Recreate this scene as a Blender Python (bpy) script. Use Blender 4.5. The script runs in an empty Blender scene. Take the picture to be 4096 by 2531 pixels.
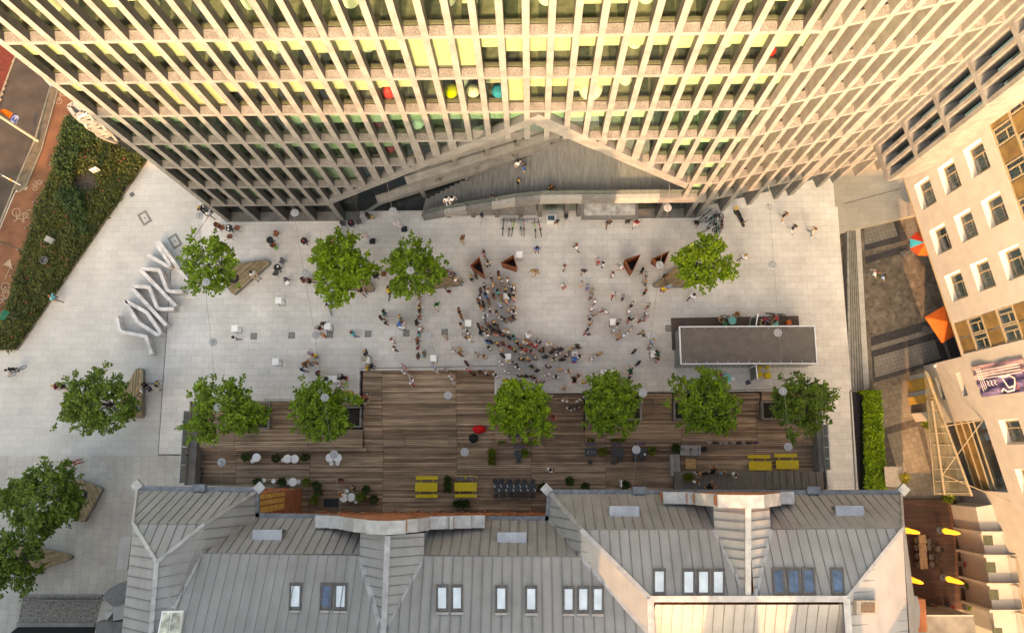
import bpy, bmesh, math, random
from mathutils import Vector, Matrix, noise
random.seed(7)
RD=math.radians
scene=bpy.context.scene
COL=scene.collection
# ------------------------------------------------------------------ camera geometry
F=3186.;CX,CY=2048.,1265.5;H=68.
_n=Vector((77,-574.5,-F)).normalized()
_v=Vector((1,.006,(77-574.5*.006)/F)); _v=(_v-_n*_v.dot(_n)).normalized()
RX=_v; RZ=-_n; RY=RZ.cross(RX)
ROT=Matrix((RX,RY,RZ))          # world = ROT @ camera
def P(px,py,z=0.):
    "point of the photograph (4096 px wide) -> place at height z"
    d=ROT@Vector((px-CX,CY-py,-F)); t=(z-H)/d.z
    return (d.x*t,d.y*t)
def Q(c,r,zx,zy,z=0.): return P(1024*c+zx/1.791,844*r+zy/1.791,z)
cam=bpy.data.cameras.new('camera'); camo=bpy.data.objects.new('camera',cam); COL.objects.link(camo)
cam.sensor_width=36; cam.lens=36*F/4096; cam.clip_end=800; cam.clip_start=.5
camo.matrix_world=Matrix.Translation((0,0,H))@ROT.to_4x4()
scene.camera=camo
# ------------------------------------------------------------------ world and sun
SUN_EL=RD(25.); SUN_AZ=math.atan2(.108,1)       # from the south, a little west
SD=Vector((-math.sin(SUN_AZ)*math.cos(SUN_EL),-math.cos(SUN_AZ)*math.cos(SUN_EL),math.sin(SUN_EL)))
w=bpy.data.worlds.new('World'); scene.world=w; w.use_nodes=True
nt=w.node_tree; bg=nt.nodes['Background']; sky=nt.nodes.new('ShaderNodeTexSky'); sky.sky_type='NISHITA'; sky.sun_disc=False
sky.sun_elevation=SUN_EL; sky.sun_rotation=math.pi+SUN_AZ; sky.dust_density=4.; sky.air_density=1.; sky.ozone_density=.6
nt.links.new(sky.outputs[0],bg.inputs[0]); bg.inputs[1].default_value=.13
sl=bpy.data.lights.new('sun','SUN'); sl.energy=2.0; sl.angle=RD(.5); sl.color=(.76,.45,.28)
so=bpy.data.objects.new('sun',sl); COL.objects.link(so); so.rotation_euler=SD.to_track_quat('Z','Y').to_euler(); so.location=(0,-60,60)
vs=scene.view_settings; vs.view_transform='Standard'; vs.look='None'; vs.gamma=1; vs.exposure=2.68; vs.use_white_balance=True; vs.white_balance_temperature=9300; vs.white_balance_tint=8
# ------------------------------------------------------------------ materials
MATS={}
def mat(name,col,rough=.8,var=.12,scale=6.,metal=0.,spec=.4,bump=0.,col2=None,alpha=None,detail=4.,wood=None,emit=None,obj=True,speck=0.,coat=0.):
    if name in MATS: return MATS[name]
    m=bpy.data.materials.new(name); m.use_nodes=True; t=m.node_tree; b=t.nodes['Principled BSDF']
    b.inputs['Roughness'].default_value=rough; b.inputs['Metallic'].default_value=metal
    b.inputs['Specular IOR Level'].default_value=spec
    if coat: b.inputs['Coat Weight'].default_value=coat
    geo=t.nodes.new('ShaderNodeNewGeometry')
    mp=t.nodes.new('ShaderNodeMapping'); t.links.new(geo.outputs['Position'],mp.inputs['Vector'])
    nz=t.nodes.new('ShaderNodeTexNoise'); nz.inputs['Scale'].default_value=scale; nz.inputs['Detail'].default_value=detail
    t.links.new(mp.outputs[0],nz.inputs['Vector'])
    if wood: mp.inputs['Scale'].default_value=wood
    c2=col2 or tuple(c*(1-var*1.6) for c in col); c1=tuple(min(1,c*(1+var)) for c in col)
    mx=t.nodes.new('ShaderNodeMix'); mx.data_type='RGBA'
    mx.inputs['A'].default_value=(*c2,1); mx.inputs['B'].default_value=(*c1,1)
    rp=t.nodes.new('ShaderNodeMapRange'); rp.inputs[1].default_value=.32; rp.inputs[2].default_value=.68
    t.links.new(nz.outputs['Fac'],rp.inputs[0]); t.links.new(rp.outputs[0],mx.inputs['Factor'])
    out=mx.outputs['Result']
    if speck:
        vz=t.nodes.new('ShaderNodeTexNoise'); vz.inputs['Scale'].default_value=28; vz.inputs['Detail'].default_value=2
        t.links.new(geo.outputs['Position'],vz.inputs['Vector'])
        mr=t.nodes.new('ShaderNodeMapRange'); mr.inputs[1].default_value=.45; mr.inputs[2].default_value=.62; mr.inputs[3].default_value=1-speck; mr.inputs[4].default_value=1+speck
        t.links.new(vz.outputs['Fac'],mr.inputs[0])
        mm=t.nodes.new('ShaderNodeMix'); mm.data_type='RGBA'; mm.blend_type='MULTIPLY'; mm.inputs['Factor'].default_value=1
        t.links.new(out,mm.inputs['A']); t.links.new(mr.outputs[0],mm.inputs['B']); out=mm.outputs['Result']
    t.links.new(out,b.inputs['Base Color'])
    if bump:
        bp=t.nodes.new('ShaderNodeBump'); bp.inputs['Strength'].default_value=bump; bp.inputs['Distance'].default_value=.03
        t.links.new(nz.outputs['Fac'],bp.inputs['Height']); t.links.new(bp.outputs[0],b.inputs['Normal'])
    if emit: b.inputs['Emission Color'].default_value=(*emit[:3],1); b.inputs['Emission Strength'].default_value=emit[3]
    if alpha is not None: b.inputs['Alpha'].default_value=alpha
    MATS[name]=m; return m
def glassmat(name,tint,refl=.06,rough=.02,haze=0.,hazecol=(.5,.6,.55)):
    if name in MATS: return MATS[name]
    m=bpy.data.materials.new(name); m.use_nodes=True; t=m.node_tree
    for n in list(t.nodes): t.nodes.remove(n)
    o=t.nodes.new('ShaderNodeOutputMaterial'); tr=t.nodes.new('ShaderNodeBsdfTransparent'); tr.inputs[0].default_value=(*tint,1)
    g=t.nodes.new('ShaderNodeBsdfGlossy'); g.inputs['Roughness'].default_value=rough
    lw=t.nodes.new('ShaderNodeFresnel'); lw.inputs['IOR'].default_value=1.5
    ad=t.nodes.new('ShaderNodeMath'); ad.operation='ADD'; ad.inputs[1].default_value=refl; t.links.new(lw.outputs[0],ad.inputs[0])
    mx=t.nodes.new('ShaderNodeMixShader'); t.links.new(ad.outputs[0],mx.inputs[0]); t.links.new(tr.outputs[0],mx.inputs[1]); t.links.new(g.outputs[0],mx.inputs[2])
    last=mx
    if haze:
        df=t.nodes.new('ShaderNodeBsdfDiffuse'); df.inputs[0].default_value=(*hazecol,1)
        m2=t.nodes.new('ShaderNodeMixShader'); m2.inputs[0].default_value=haze; t.links.new(mx.outputs[0],m2.inputs[1]); t.links.new(df.outputs[0],m2.inputs[2]); last=m2
    t.links.new(last.outputs[0],o.inputs[0]); MATS[name]=m; return m
def node_mat(name,fn,rough=.85,spec=.3):
    if name in MATS: return MATS[name]
    m=bpy.data.materials.new(name); m.use_nodes=True; t=m.node_tree; b=t.nodes['Principled BSDF']
    b.inputs['Roughness'].default_value=rough; b.inputs['Specular IOR Level'].default_value=spec
    fn(t,b); MATS[name]=m; return m
def _mul(t,a,bv):
    mm=t.nodes.new('ShaderNodeMix'); mm.data_type='RGBA'; mm.blend_type='MULTIPLY'; mm.inputs['Factor'].default_value=1
    t.links.new(a,mm.inputs['A']); t.links.new(bv,mm.inputs['B']); return mm.outputs['Result']
def _noise(t,vec,scale,lo,hi,a=.3,b=.7,detail=4,rough=.5):
    n=t.nodes.new('ShaderNodeTexNoise'); n.inputs['Scale'].default_value=scale; n.inputs['Detail'].default_value=detail; n.inputs['Roughness'].default_value=rough
    t.links.new(vec,n.inputs['Vector']); r=t.nodes.new('ShaderNodeMapRange'); r.inputs[1].default_value=a; r.inputs[2].default_value=b; r.inputs[3].default_value=lo; r.inputs[4].default_value=hi
    t.links.new(n.outputs['Fac'],r.inputs[0]); return r.outputs[0]
def slab_mat(name,col,bw,bh,rot=0.,mortar=.012,mcol=.55,var=.08,stain=.2,off=.5,tint=None,spk=0.):
    "paving laid in rows of slabs, with stains"
    def fn(t,b):
        geo=t.nodes.new('ShaderNodeNewGeometry'); mp=t.nodes.new('ShaderNodeMapping'); mp.inputs['Rotation'].default_value=(0,0,rot)
        t.links.new(geo.outputs['Position'],mp.inputs['Vector'])
        br=t.nodes.new('ShaderNodeTexBrick'); br.inputs['Scale'].default_value=1.; br.inputs['Brick Width'].default_value=bw; br.inputs['Row Height'].default_value=bh
        br.inputs['Mortar Size'].default_value=mortar; br.inputs['Mortar Smooth'].default_value=.3; br.offset=off
        br.inputs['Color1'].default_value=(*[c*(1-var) for c in col],1); br.inputs['Color2'].default_value=(*[min(1,c*(1+var)) for c in (tint or col)],1); br.inputs['Mortar'].default_value=(*[c*mcol for c in col],1)
        t.links.new(mp.outputs[0],br.inputs['Vector'])
        o=_mul(t,br.outputs['Color'],_noise(t,geo.outputs['Position'],.35,1-stain,1+stain*.5,detail=6,rough=.65))
        o=_mul(t,o,_noise(t,geo.outputs['Position'],9.,1-stain*.35,1+stain*.3))
        if spk: o=_mul(t,o,_noise(t,geo.outputs['Position'],1.7,1-spk,1.,.2,.42,detail=2))
        t.links.new(o,b.inputs['Base Color'])
        bp=t.nodes.new('ShaderNodeBump'); bp.inputs['Strength'].default_value=.25; bp.inputs['Distance'].default_value=.02; t.links.new(br.outputs['Fac'],bp.inputs['Height']); bp.invert=True
        t.links.new(bp.outputs[0],b.inputs['Normal'])
    return node_mat(name,fn)
# ------------------------------------------------------------------ mesh builder
class MB:
    def __init__(s): s.v=[];s.f=[];s.m=[];s.M=None
    def add(s,vs,fs,mi=0):
        o=len(s.v)
        if s.M is not None: vs=[s.M@Vector(v) for v in vs]
        s.v.extend([tuple(v) for v in vs]); s.f.extend([tuple(i+o for i in f) for f in fs]); s.m.extend([mi]*len(fs)); return s
    def box(s,x0,x1,y0,y1,z0,z1,mi=0):
        if x0>x1:x0,x1=x1,x0
        if y0>y1:y0,y1=y1,y0
        if z0>z1:z0,z1=z1,z0
        return s.add([(x0,y0,z0),(x1,y0,z0),(x1,y1,z0),(x0,y1,z0),(x0,y0,z1),(x1,y0,z1),(x1,y1,z1),(x0,y1,z1)],
            [(0,3,2,1),(4,5,6,7),(0,1,5,4),(1,2,6,5),(2,3,7,6),(3,0,4,7)],mi)
    def cbox(s,c,sz,rz=0.,mi=0,bev=0.):
        "box by centre and size, turned about z"
        x,y,z=[q/2 for q in sz]; ca,sa=math.cos(rz),math.sin(rz)
        if bev:
            pts=[(-x+bev,-y),(x-bev,-y),(x,-y+bev),(x,y-bev),(x-bev,y),(-x+bev,y),(-x,y-bev),(-x,-y+bev)]
            pts=[(c[0]+a*ca-b*sa,c[1]+a*sa+b*ca) for a,b in pts]
            return s.prism(pts,c[2]-z,c[2]+z,mi)
        vs=[]
        for dz in(-z,z):
            for a,b in((-x,-y),(x,-y),(x,y),(-x,y)): vs.append((c[0]+a*ca-b*sa,c[1]+a*sa+b*ca,c[2]+dz))
        return s.add(vs,[(0,3,2,1),(4,5,6,7),(0,1,5,4),(1,2,6,5),(2,3,7,6),(3,0,4,7)],mi)
    def quad(s,a,b,c,d,mi=0): return s.add([a,b,c,d],[(0,1,2,3)],mi)
    def poly(s,pts,mi=0): return s.add(pts,[tuple(range(len(pts)))],mi)
    def prism(s,pts,z0,z1,mi=0,side=None):
        n=len(pts); a=sum(pts[i][0]*pts[(i+1)%n][1]-pts[(i+1)%n][0]*pts[i][1] for i in range(n))
        if a<0: pts=pts[::-1]
        zf0=z0 if callable(z0) else (lambda x,y:z0); zf1=z1 if callable(z1) else (lambda x,y:z1)
        vs=[(x,y,zf0(x,y)) for x,y in pts]+[(x,y,zf1(x,y)) for x,y in pts]
        s.add(vs,[tuple(range(n))[::-1],tuple(range(n,2*n))],mi)
        return s.add(vs,[(i,(i+1)%n,n+(i+1)%n,n+i) for i in range(n)],mi if side is None else side)
    def slab(s,pts,n,mi=0):
        "planar polygon given thickness along vector n"
        k=len(pts); n=Vector(n); vs=[Vector(p) for p in pts]+[Vector(p)+n for p in pts]
        return s.add(vs,[tuple(range(k))[::-1],tuple(range(k,2*k))]+[(i,(i+1)%k,k+(i+1)%k,k+i) for i in range(k)],mi)
    def cyl(s,c,r,z0,z1,n=16,mi=0,r1=None,cap=True):
        r1=r if r1 is None else r1
        vs=[(c[0]+r*math.cos(2*math.pi*i/n),c[1]+r*math.sin(2*math.pi*i/n),z0) for i in range(n)]+[(c[0]+r1*math.cos(2*math.pi*i/n),c[1]+r1*math.sin(2*math.pi*i/n),z1) for i in range(n)]
        fs=[(i,(i+1)%n,n+(i+1)%n,n+i) for i in range(n)]
        if cap: fs+=[tuple(range(n))[::-1],tuple(range(n,2*n))]
        return s.add(vs,fs,mi)
    def tube(s,pts,r,n=6,mi=0,r1=None):
        pts=[Vector(p) for p in pts]; k=len(pts); vs=[];fs=[]; up=None
        for i,p in enumerate(pts):
            d=(pts[min(i+1,k-1)]-pts[max(i-1,0)]).normalized()
            if up is None: up=Vector((0,0,1)) if abs(d.z)<.9 else Vector((1,0,0))
            a=d.cross(up).normalized(); b=a.cross(d).normalized(); up=b
            rr=r if r1 is None else r+(r1-r)*i/(k-1)
            for j in range(n):
                t=2*math.pi*j/n; vs.append(p+a*(rr*math.cos(t))+b*(rr*math.sin(t)))
        for i in range(k-1):
            for j in range(n): fs.append((i*n+j,i*n+(j+1)%n,(i+1)*n+(j+1)%n,(i+1)*n+j))
        fs+=[tuple(range(n))[::-1],tuple(range((k-1)*n,k*n))]
        return s.add(vs,fs,mi)
    def bar(s,a,b,wd,ht,mi=0,up=(0,0,1)):
        "rectangular bar between two points"
        a=Vector(a);b=Vector(b);d=(b-a).normalized();u=Vector(up); x=d.cross(u).normalized()*wd/2; u=x.cross(d).normalized()*ht/2
        vs=[a-x-u,a+x-u,a+x+u,a-x+u,b-x-u,b+x-u,b+x+u,b-x+u]
        return s.add(vs,[(3,2,1,0),(4,5,6,7),(0,1,5,4),(1,2,6,5),(2,3,7,6),(3,0,4,7)],mi)
    def lathe(s,c,prof,n=16,mi=0):
        vs=[];fs=[];k=len(prof)
        for r,z in prof:
            for i in range(n): vs.append((c[0]+r*math.cos(2*math.pi*i/n),c[1]+r*math.sin(2*math.pi*i/n),c[2]+z))
        for j in range(k-1):
            for i in range(n): fs.append((j*n+i,j*n+(i+1)%n,(j+1)*n+(i+1)%n,(j+1)*n+i))
        fs+=[tuple(range(n))[::-1],tuple(range((k-1)*n,k*n))]
        return s.add(vs,fs,mi)
    def build(s,name,mats,parent=None,smooth=False,auto=None,loc=None,rz=None):
        me=bpy.data.meshes.new(name); me.from_pydata(s.v,[],s.f)
        if not isinstance(mats,(list,tuple)): mats=[mats]
        for m in mats: me.materials.append(m)
        me.polygons.foreach_set('material_index',s.m)
        if smooth: me.polygons.foreach_set('use_smooth',[True]*len(s.f))
        me.update()
        o=bpy.data.objects.new(name,me); COL.objects.link(o)
        if parent is not None:
            o.parent=parent; o.matrix_parent_inverse=Matrix.Identity(4)
        if loc is not None: o.location=loc
        if rz is not None: o.rotation_euler=(0,0,rz)
        return o
def tag(o,label,cat,group=None,kind=None):
    o['label']=label; o['category']=cat
    if group: o['group']=group
    if kind: o['kind']=kind
    return o
def struct(o): o['kind']='structure'; return o
def thing(name,label,cat,loc=(0,0,0),rz=0.,group=None):
    o=bpy.data.objects.new(name,None); COL.objects.link(o); o.location=loc; o.rotation_euler=(0,0,rz); o.empty_display_size=.2
    return tag(o,label,cat,group)
def kids(o): return KID.get(o.name,[]) if False else [c for c in o.children]
def dup(root,loc=None,rz=None,label=None,group=None):
    "copy a thing with its parts and their sub-parts"
    def cp(o,par):
        c=o.copy(); COL.objects.link(c)
        if par is not None: c.parent=par; c.matrix_parent_inverse=o.matrix_parent_inverse.copy()
        for k in o.children: cp(k,c)
        return c
    r=cp(root,None)
    if loc is not None: r.location=loc
    if rz is not None: r.rotation_euler=(0,0,rz)
    if label: r['label']=label
    if group: r['group']=group
    return r
def setmats(o,ms):
    "give this copy its own materials without touching the shared mesh"
    for i,m in ms.items():
        o.material_slots[i].link='OBJECT'; o.material_slots[i].material=m
# ================================================================== OFFICE BUILDING
CONC=mat('speckled_concrete',(.175,.171,.169),.85,.14,1.2,bump=.1,speck=.16)
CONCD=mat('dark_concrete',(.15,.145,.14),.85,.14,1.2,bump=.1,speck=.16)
GLASS=glassmat('green_office_glass',(.74,.87,.75),.03)
FRAME=mat('dark_window_frame',(.02,.022,.025),.4,.1)
BLIND=mat('roller_blind',(.42,.40,.32),.8,.04,3.)
FLOORM=None
def _carpet(t,b):
    geo=t.nodes.new('ShaderNodeNewGeometry'); wv=t.nodes.new('ShaderNodeTexWave'); wv.inputs['Scale'].default_value=.16; wv.inputs['Distortion'].default_value=1.2; wv.inputs['Detail Scale'].default_value=.4
    t.links.new(geo.outputs['Position'],wv.inputs['Vector'])
    cr=t.nodes.new('ShaderNodeValToRGB'); cr.color_ramp.interpolation='CONSTANT'
    cr.color_ramp.elements[0].color=(.26,.25,.22,1); cr.color_ramp.elements[1].position=.55; cr.color_ramp.elements[1].color=(.10,.11,.11,1)
    t.links.new(wv.outputs['Fac'],cr.inputs[0]); t.links.new(_mul(t,cr.outputs[0],_noise(t,geo.outputs['Position'],3.,.7,1.2)),b.inputs['Base Color'])
CARPET=node_mat('office_carpet',_carpet,.95,.1)
CEIL=mat('office_ceiling',(.6,.6,.57),.9,.05)
WHITE=mat('white_laminate',(.78,.77,.72),.5,.04,4.)
WALLIN=mat('office_wall',(.5,.5,.46),.9,.08)
FY=21.0; ST=4.41; PIT=1.27; X0=-.14
LX=[X0+PIT*k for k in range(-20,12)]         # pilaster lines on the straight front
BX,BYY=14.66,21.05                            # bend of the front
RS=[(BX,BYY),(22.9,22.95),(26.85,24.1),(31.2,25.35)]
TOPK=9
office=thing('office_building','large concrete grid office building with a folded triangular entrance opening','office building',(0,FY,0))
OFF=Matrix.Translation((0,-FY,0))             # parts are built in place, the thing stands at y=FY
def OB(): m=MB(); m.M=OFF; return m
fr=OB()
# --- triangular opening: storey windows are kept only above these lines (x -> z)
def cutL(x): return 21.5+(x-.5)*.92           # left edge, rising to the apex
def cutR(x): return 21.7-(x-.5)*1.09          # right edge, falling
def cut(x): return min(cutL(x),cutR(x)) if -16.6<x<12.2 else 4.41
LED=.27; SLR=.22; REC=.46; PW=.36
def frame_at(a,b): # local frame along a straight run of front
    d=(Vector((b[0],b[1],0))-Vector((a[0],a[1],0))); L=d.length; d.normalize(); n=Vector((d.y,-d.x,0))  # outward
    return Vector((a[0],a[1],0)),d,n,L
def lp(fr_,u,out,z): o,d,n,L=fr_; p=o+d*u+n*out; return (p.x,p.y,z)
def ledge(mb,f,u0,u1,z,conc=0):
    "front band and sloping sill behind it, bottom edge at z"
    a=[lp(f,u0,0,z),lp(f,u1,0,z),lp(f,u1,0,z+LED),lp(f,u0,0,z+LED)]
    mb.quad(*a,conc)
    mb.quad(lp(f,u0,0,z+LED),lp(f,u1,0,z+LED),lp(f,u1,-REC,z+LED+SLR),lp(f,u0,-REC,z+LED+SLR),3)
    mb.quad(lp(f,u0,-REC,z),lp(f,u1,-REC,z),lp(f,u1,0,z),lp(f,u0,0,z),conc)
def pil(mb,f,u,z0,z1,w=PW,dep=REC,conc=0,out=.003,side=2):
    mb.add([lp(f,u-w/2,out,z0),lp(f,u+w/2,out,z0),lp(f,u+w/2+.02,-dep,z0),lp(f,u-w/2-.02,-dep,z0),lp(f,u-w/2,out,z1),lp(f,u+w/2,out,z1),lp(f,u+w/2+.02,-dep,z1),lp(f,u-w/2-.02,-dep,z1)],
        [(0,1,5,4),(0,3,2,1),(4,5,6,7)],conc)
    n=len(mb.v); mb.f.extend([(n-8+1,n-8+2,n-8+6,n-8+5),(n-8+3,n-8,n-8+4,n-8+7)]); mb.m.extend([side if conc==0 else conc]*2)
wins=[]     # (area rank, quad, blind drop)
def window(f,u0,u1,z0,z1,dep,drop): wins.append((f,u0,u1,z0,z1,dep,drop))
FM=frame_at((-27.1,FY),(BX,FY)); F0=-27.1
rng=random.Random(3)
def dropfor(k):
    r=rng.random(); pr={1:.6,2:.75,3:.85,4:.7,5:.5,6:.85,7:.3,8:.5}[k]
    return 0 if r>pr else (.95 if r<.1*pr else rng.choice([.5,.55,.58,.46]))
# ledges on the straight front (k>=5 whole, lower ones are cut by the opening)
def spans(z):
    if z>21.4: return [(-27.1,BX)]
    xl=.5+(z-21.5)/.92; xr=.5+(21.7-z)/1.09
    return [(-27.1,max(xl,-16.7)),(min(xr,12.2),BX)]
for k in range(1,TOPK+1):
    z=ST*k
    for a,b in spans(z+.2): ledge(fr,FM,a-F0,b-F0,z)
for k in range(1,TOPK):
    z0=ST*k+LED; z1=ST*(k+1)
    drop_run=dropfor(k)
    for i,x in enumerate(LX):
        lo=max(z0,cut(x)) if z1<21.9 else z0
        if lo<z1-.3:
            w=PW*(1.55 if (z1<21.9 and lo>z0+.2) else 1)
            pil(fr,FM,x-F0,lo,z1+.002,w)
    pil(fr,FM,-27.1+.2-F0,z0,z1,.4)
    ed=[-27.1]+LX+[BX]
    for a,b in zip(ed,ed[1:]):
        if b-a<.6: continue
        if rng.random()<.55: drop_run=dropfor(k)
        m=(a+b)/2
        if z1<21.9 and -16.6<m<12.2:
            ca,cb=max(z0+.3,cut(a)+.25),max(z0+.3,cut(b)+.25)
            if min(ca,cb)>z1-.15: continue
            wins.append((FM,a-F0,b-F0,(min(ca,z1-.02),min(cb,z1-.02)),z1,REC,0 if max(ca,cb)>z0+.5 else drop_run))
        else: window(FM,a-F0,b-F0,z0+SLR,z1,REC,drop_run)
# ground floor, double bays, deeper
GX=[x for i,x in enumerate(LX) if i%2==1]
for x in GX:
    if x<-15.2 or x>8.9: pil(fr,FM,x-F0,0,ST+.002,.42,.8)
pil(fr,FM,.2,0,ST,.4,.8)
fr.M=OFF
for a,b in ((-27.1,-15.2),(9.2,BX)):
    fr.box(a,b,FY+.8,FY+1.0,0,.35); fr.box(a,b,FY-.002,FY+.8,-.02,.1,1)
    n=max(1,round((b-a)/2.54))
    for i in range(n): window(FM,a+(b-a)*i/n-F0,a+(b-a)*(i+1)/n-F0,.35,ST,.8,0)
# the wedge-shaped beams that edge the opening
def band(mb,pts,y0,y1,mi=0): mb.add([(x,y0,z) for x,z in pts]+[(x,y1,z) for x,z in pts],[tuple(range(len(pts)))]+[tuple(range(len(pts),2*len(pts)))[::-1]]+[((i+1)%len(pts),i,i+len(pts),(i+1)%len(pts)+len(pts)) for i in range(len(pts))],mi)
def lb(x,o): return (x,cutL(x)+o)
XL,XA=-17.6,.5
def l2_(a,b,t): return (a[0]+(b[0]-a[0])*t,a[1]+(b[1]-a[1])*t)
band(fr,[(-16.9,4.41),(XA,cutL(XA)-.95),(XA,cutL(XA)+.1),(-17.6,4.75)],FY-.006,FY+.55)
XS={0:-15.4,1:-12.6,2:-9.5,3:-7.2,4:-3.7}; XE={0:3.6,1:3.2,2:2.4,3:1.5,4:.7}
def inner(k,x): return FY+.32*(x-XS[k])
rec=OB()
for k in range(1,5):
    a=Vector((XS[k]-.9,FY+.02 if k<4 else FY+.02,0)); b=Vector((XE[k],inner(k,XE[k]),0)); a=Vector((XS[k],inner(k,XS[k])+.03,0))
    f=frame_at(a,b); L=f[3]; z=ST*k
    fr.quad(lp(f,0,0,z-.15),lp(f,L,0,z-.15),lp(f,L,0,z+.5),lp(f,0,0,z+.5),1)  # bands and posts take the darker concrete to stand in for recess shade
    fr.quad(lp(f,0,0,z+.5),lp(f,L,0,z+.5),lp(f,L,-.5,z+.95),lp(f,0,-.5,z+.95),1)
    fr.quad(lp(f,0,-.5,z-.15),lp(f,L,-.5,z-.15),lp(f,L,0,z-.15),lp(f,0,0,z-.15),1)
for k in range(0,4):
    lo0,lo1=(XS[k],inner(k,XS[k])+.5),(XE[k],inner(k,XE[k])+.5); up0,up1=(XS[k+1],inner(k+1,XS[k+1])+.3),(XE[k+1],inner(k+1,XE[k+1])+.3); z0=ST*k+(.9 if k else 0); z1=ST*(k+1)-.1
    rec.quad((*lo0,z0),(*lo1,z0),(*up1,z1),(*up0,z1))
    n=5
    for i in range(1,n+1):
        t=i/n-.08; p=Vector((*l2_(lo0,lo1,t),z0)); x=p.x+.25; q=Vector((x,inner(k+1,x)+.15,z1)) if x>XS[k+1] else None
        if q is None: continue
        fr.bar(p+Vector((0,-.25,0)),q,.34,.3,1,up=(0,-1,0))
band(fr,[(XA,cutR(XA)+.15),(12.3,8.9),(12.3,7.75),(XA-.1,cutR(XA)-1.5)],FY-.007,FY+.6)
# entrance terrace: landing at first-floor height with seat steps up to it
tr=OB(); TZ=4.9
tr.prism([(.4,FY+.3),(BX,FY+.3),(BX,FY+9),(.4,FY+9)],TZ-.4,TZ)
nst=22
for i in range(nst):
    xa=-9.6+i*10.0/nst; xb=-9.6+(i+1)*10.0/nst; z=.12+(TZ-.1)*(i+1)/nst
    wide=FY+1.9+.33*(xa+9.6)
    tr.prism([(xa,FY+.35+.35*math.sin(i*.14)),(.5,FY+.35+.3*math.sin(i*.14)),(.5,wide),(xa+.35,wide)],z-(TZ/nst)-.02,z-.004*(i%2))
# parapet that follows the steps and the fascia
pb=OB()
pv=[(-9.4,.0,.75),(-7.4,1.1,2.2),(-5.4,1.9,3.05),(-3.2,3.0,4.1),(-1.2,3.8,5.1),(.85,4.4,5.7),(4.3,4.45,5.72),(7,4.45,5.72),(10.6,4.45,5.72),(BX-.3,4.42,5.68)]
for i in range(len(pv)-1):
    (xa,la,ha),(xb,lb_,hb)=pv[i],pv[i+1]
    g=.012
    pb.add([(xa+g,FY-.05,la),(xb-g,FY-.05,lb_),(xb-g,FY-.05,hb),(xa+g,FY-.05,ha),(xa+g,FY+.3,la),(xb-g,FY+.3,lb_),(xb-g,FY+.3,hb),(xa+g,FY+.3,ha)],[(0,1,2,3),(3,2,6,7),(1,0,4,5),(4,7,6,5),(0,3,7,4),(1,5,6,2)],i%2)
gl=OB()
for i in range(len(pv)-1):
    (xa,la,ha),(xb,lb_,hb)=pv[i],pv[i+1]
    n=max(1,round((xb-xa)/1.8))
    for j in range(n):
        t0,t1=j/n,(j+1)/n; x_0=xa+(xb-xa)*t0+.02; x_1=xa+(xb-xa)*t1-.02; h0=ha+(hb-ha)*t0; h1=ha+(hb-ha)*t1
        gl.quad((x_0,FY+.32,h0-.1),(x_1,FY+.32,h1-.1),(x_1,FY+.32,h1+.95),(x_0,FY+.32,h0+.95))
# under the terrace: shop fronts
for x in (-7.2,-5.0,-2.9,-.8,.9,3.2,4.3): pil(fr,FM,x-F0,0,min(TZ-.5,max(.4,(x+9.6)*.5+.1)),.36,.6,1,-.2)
for a,b in ((-.8,.9),(.9,3.2),(3.2,4.3)): window(FM,a-F0,b-F0,.3,4.4,.75,0)
rec2=OB(); rec2.quad((-9.0,FY+1.0,0),(-.8,FY+1.0,0),(-.8,FY+1.0,3.9),(-9.0,FY+1.0,.3))
cn=OB(); cn.box(4.35,9.1,FY-1.0,FY+.6,2.9,3.35); cn.box(4.6,8.85,FY-.75,FY+.5,3.36,3.38,1); cn.box(6.7,6.74,FY-1.0,FY+.5,3.385,3.4,1)
# right-hand run of the front: narrower bays, full height except the passage
rseg=[frame_at(RS[i],RS[i+1]) for i in range(3)]
for si,f in enumerate(rseg):
    L=f[3]; n=max(2,round(L/1.27)); pit=L/n
    for k in range(1,TOPK+1):
        if si==2 and k>2: continue
        ledge(fr,f,0,L,ST*k)
    for k in range(0,TOPK):
        if si==2 and k>=2: continue
        z0=ST*k+(LED if k else 0); z1=ST*(k+1)
        for i in range(n+1):
            if k==0 and i%2: continue
            pil(fr,f,min(max(i*pit,.19),L-.19) if i in(0,n) else i*pit,z0,z1+.002,PW if i else .5,.75 if k else .9,side=1)  # darker sides paint in the dimness of grazing sun
        for i in range(n):
            window(f,i*pit,(i+1)*pit,z0+(SLR if k else .3),z1,.75 if k else .9,rng.choice([0,.4,.9,.9]) if k>1 else 0)
fr.M=OFF
# west-facing wing over the passage: deep frames
W0=Vector((26.85,24.1,0)); WD=Vector((.279,-.96,0)); fw=(W0,WD,Vector((-.96,-.279,0)),3.1)
for k in range(2,TOPK+1):
    z=ST*k-.15
    fr.add([lp(fw,0,0,z),lp(fw,3.1,0,z),lp(fw,3.1,0,z+.42),lp(fw,0,0,z+.42),lp(fw,0,-1.1,z),lp(fw,3.1,-1.1,z),lp(fw,3.1,-1.1,z+.75),lp(fw,0,-1.1,z+.75)],[(0,1,2,3),(3,2,6,7),(1,0,4,5)],0)
    if k<TOPK:
        for i in range(3):
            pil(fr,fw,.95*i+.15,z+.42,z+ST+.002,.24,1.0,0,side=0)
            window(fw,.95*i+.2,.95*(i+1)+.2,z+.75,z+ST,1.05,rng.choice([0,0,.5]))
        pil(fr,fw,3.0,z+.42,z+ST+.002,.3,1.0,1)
ew=OB(); e0=lp(fw,3.1,0,0); e1=(e0[0]+9,e0[1]+2.2,0)
ew.quad((e0[0],e0[1],8.67),(e1[0],e1[1],8.67),(e1[0],e1[1],ST*TOPK+.3),(e0[0],e0[1],ST*TOPK+.3))
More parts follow.
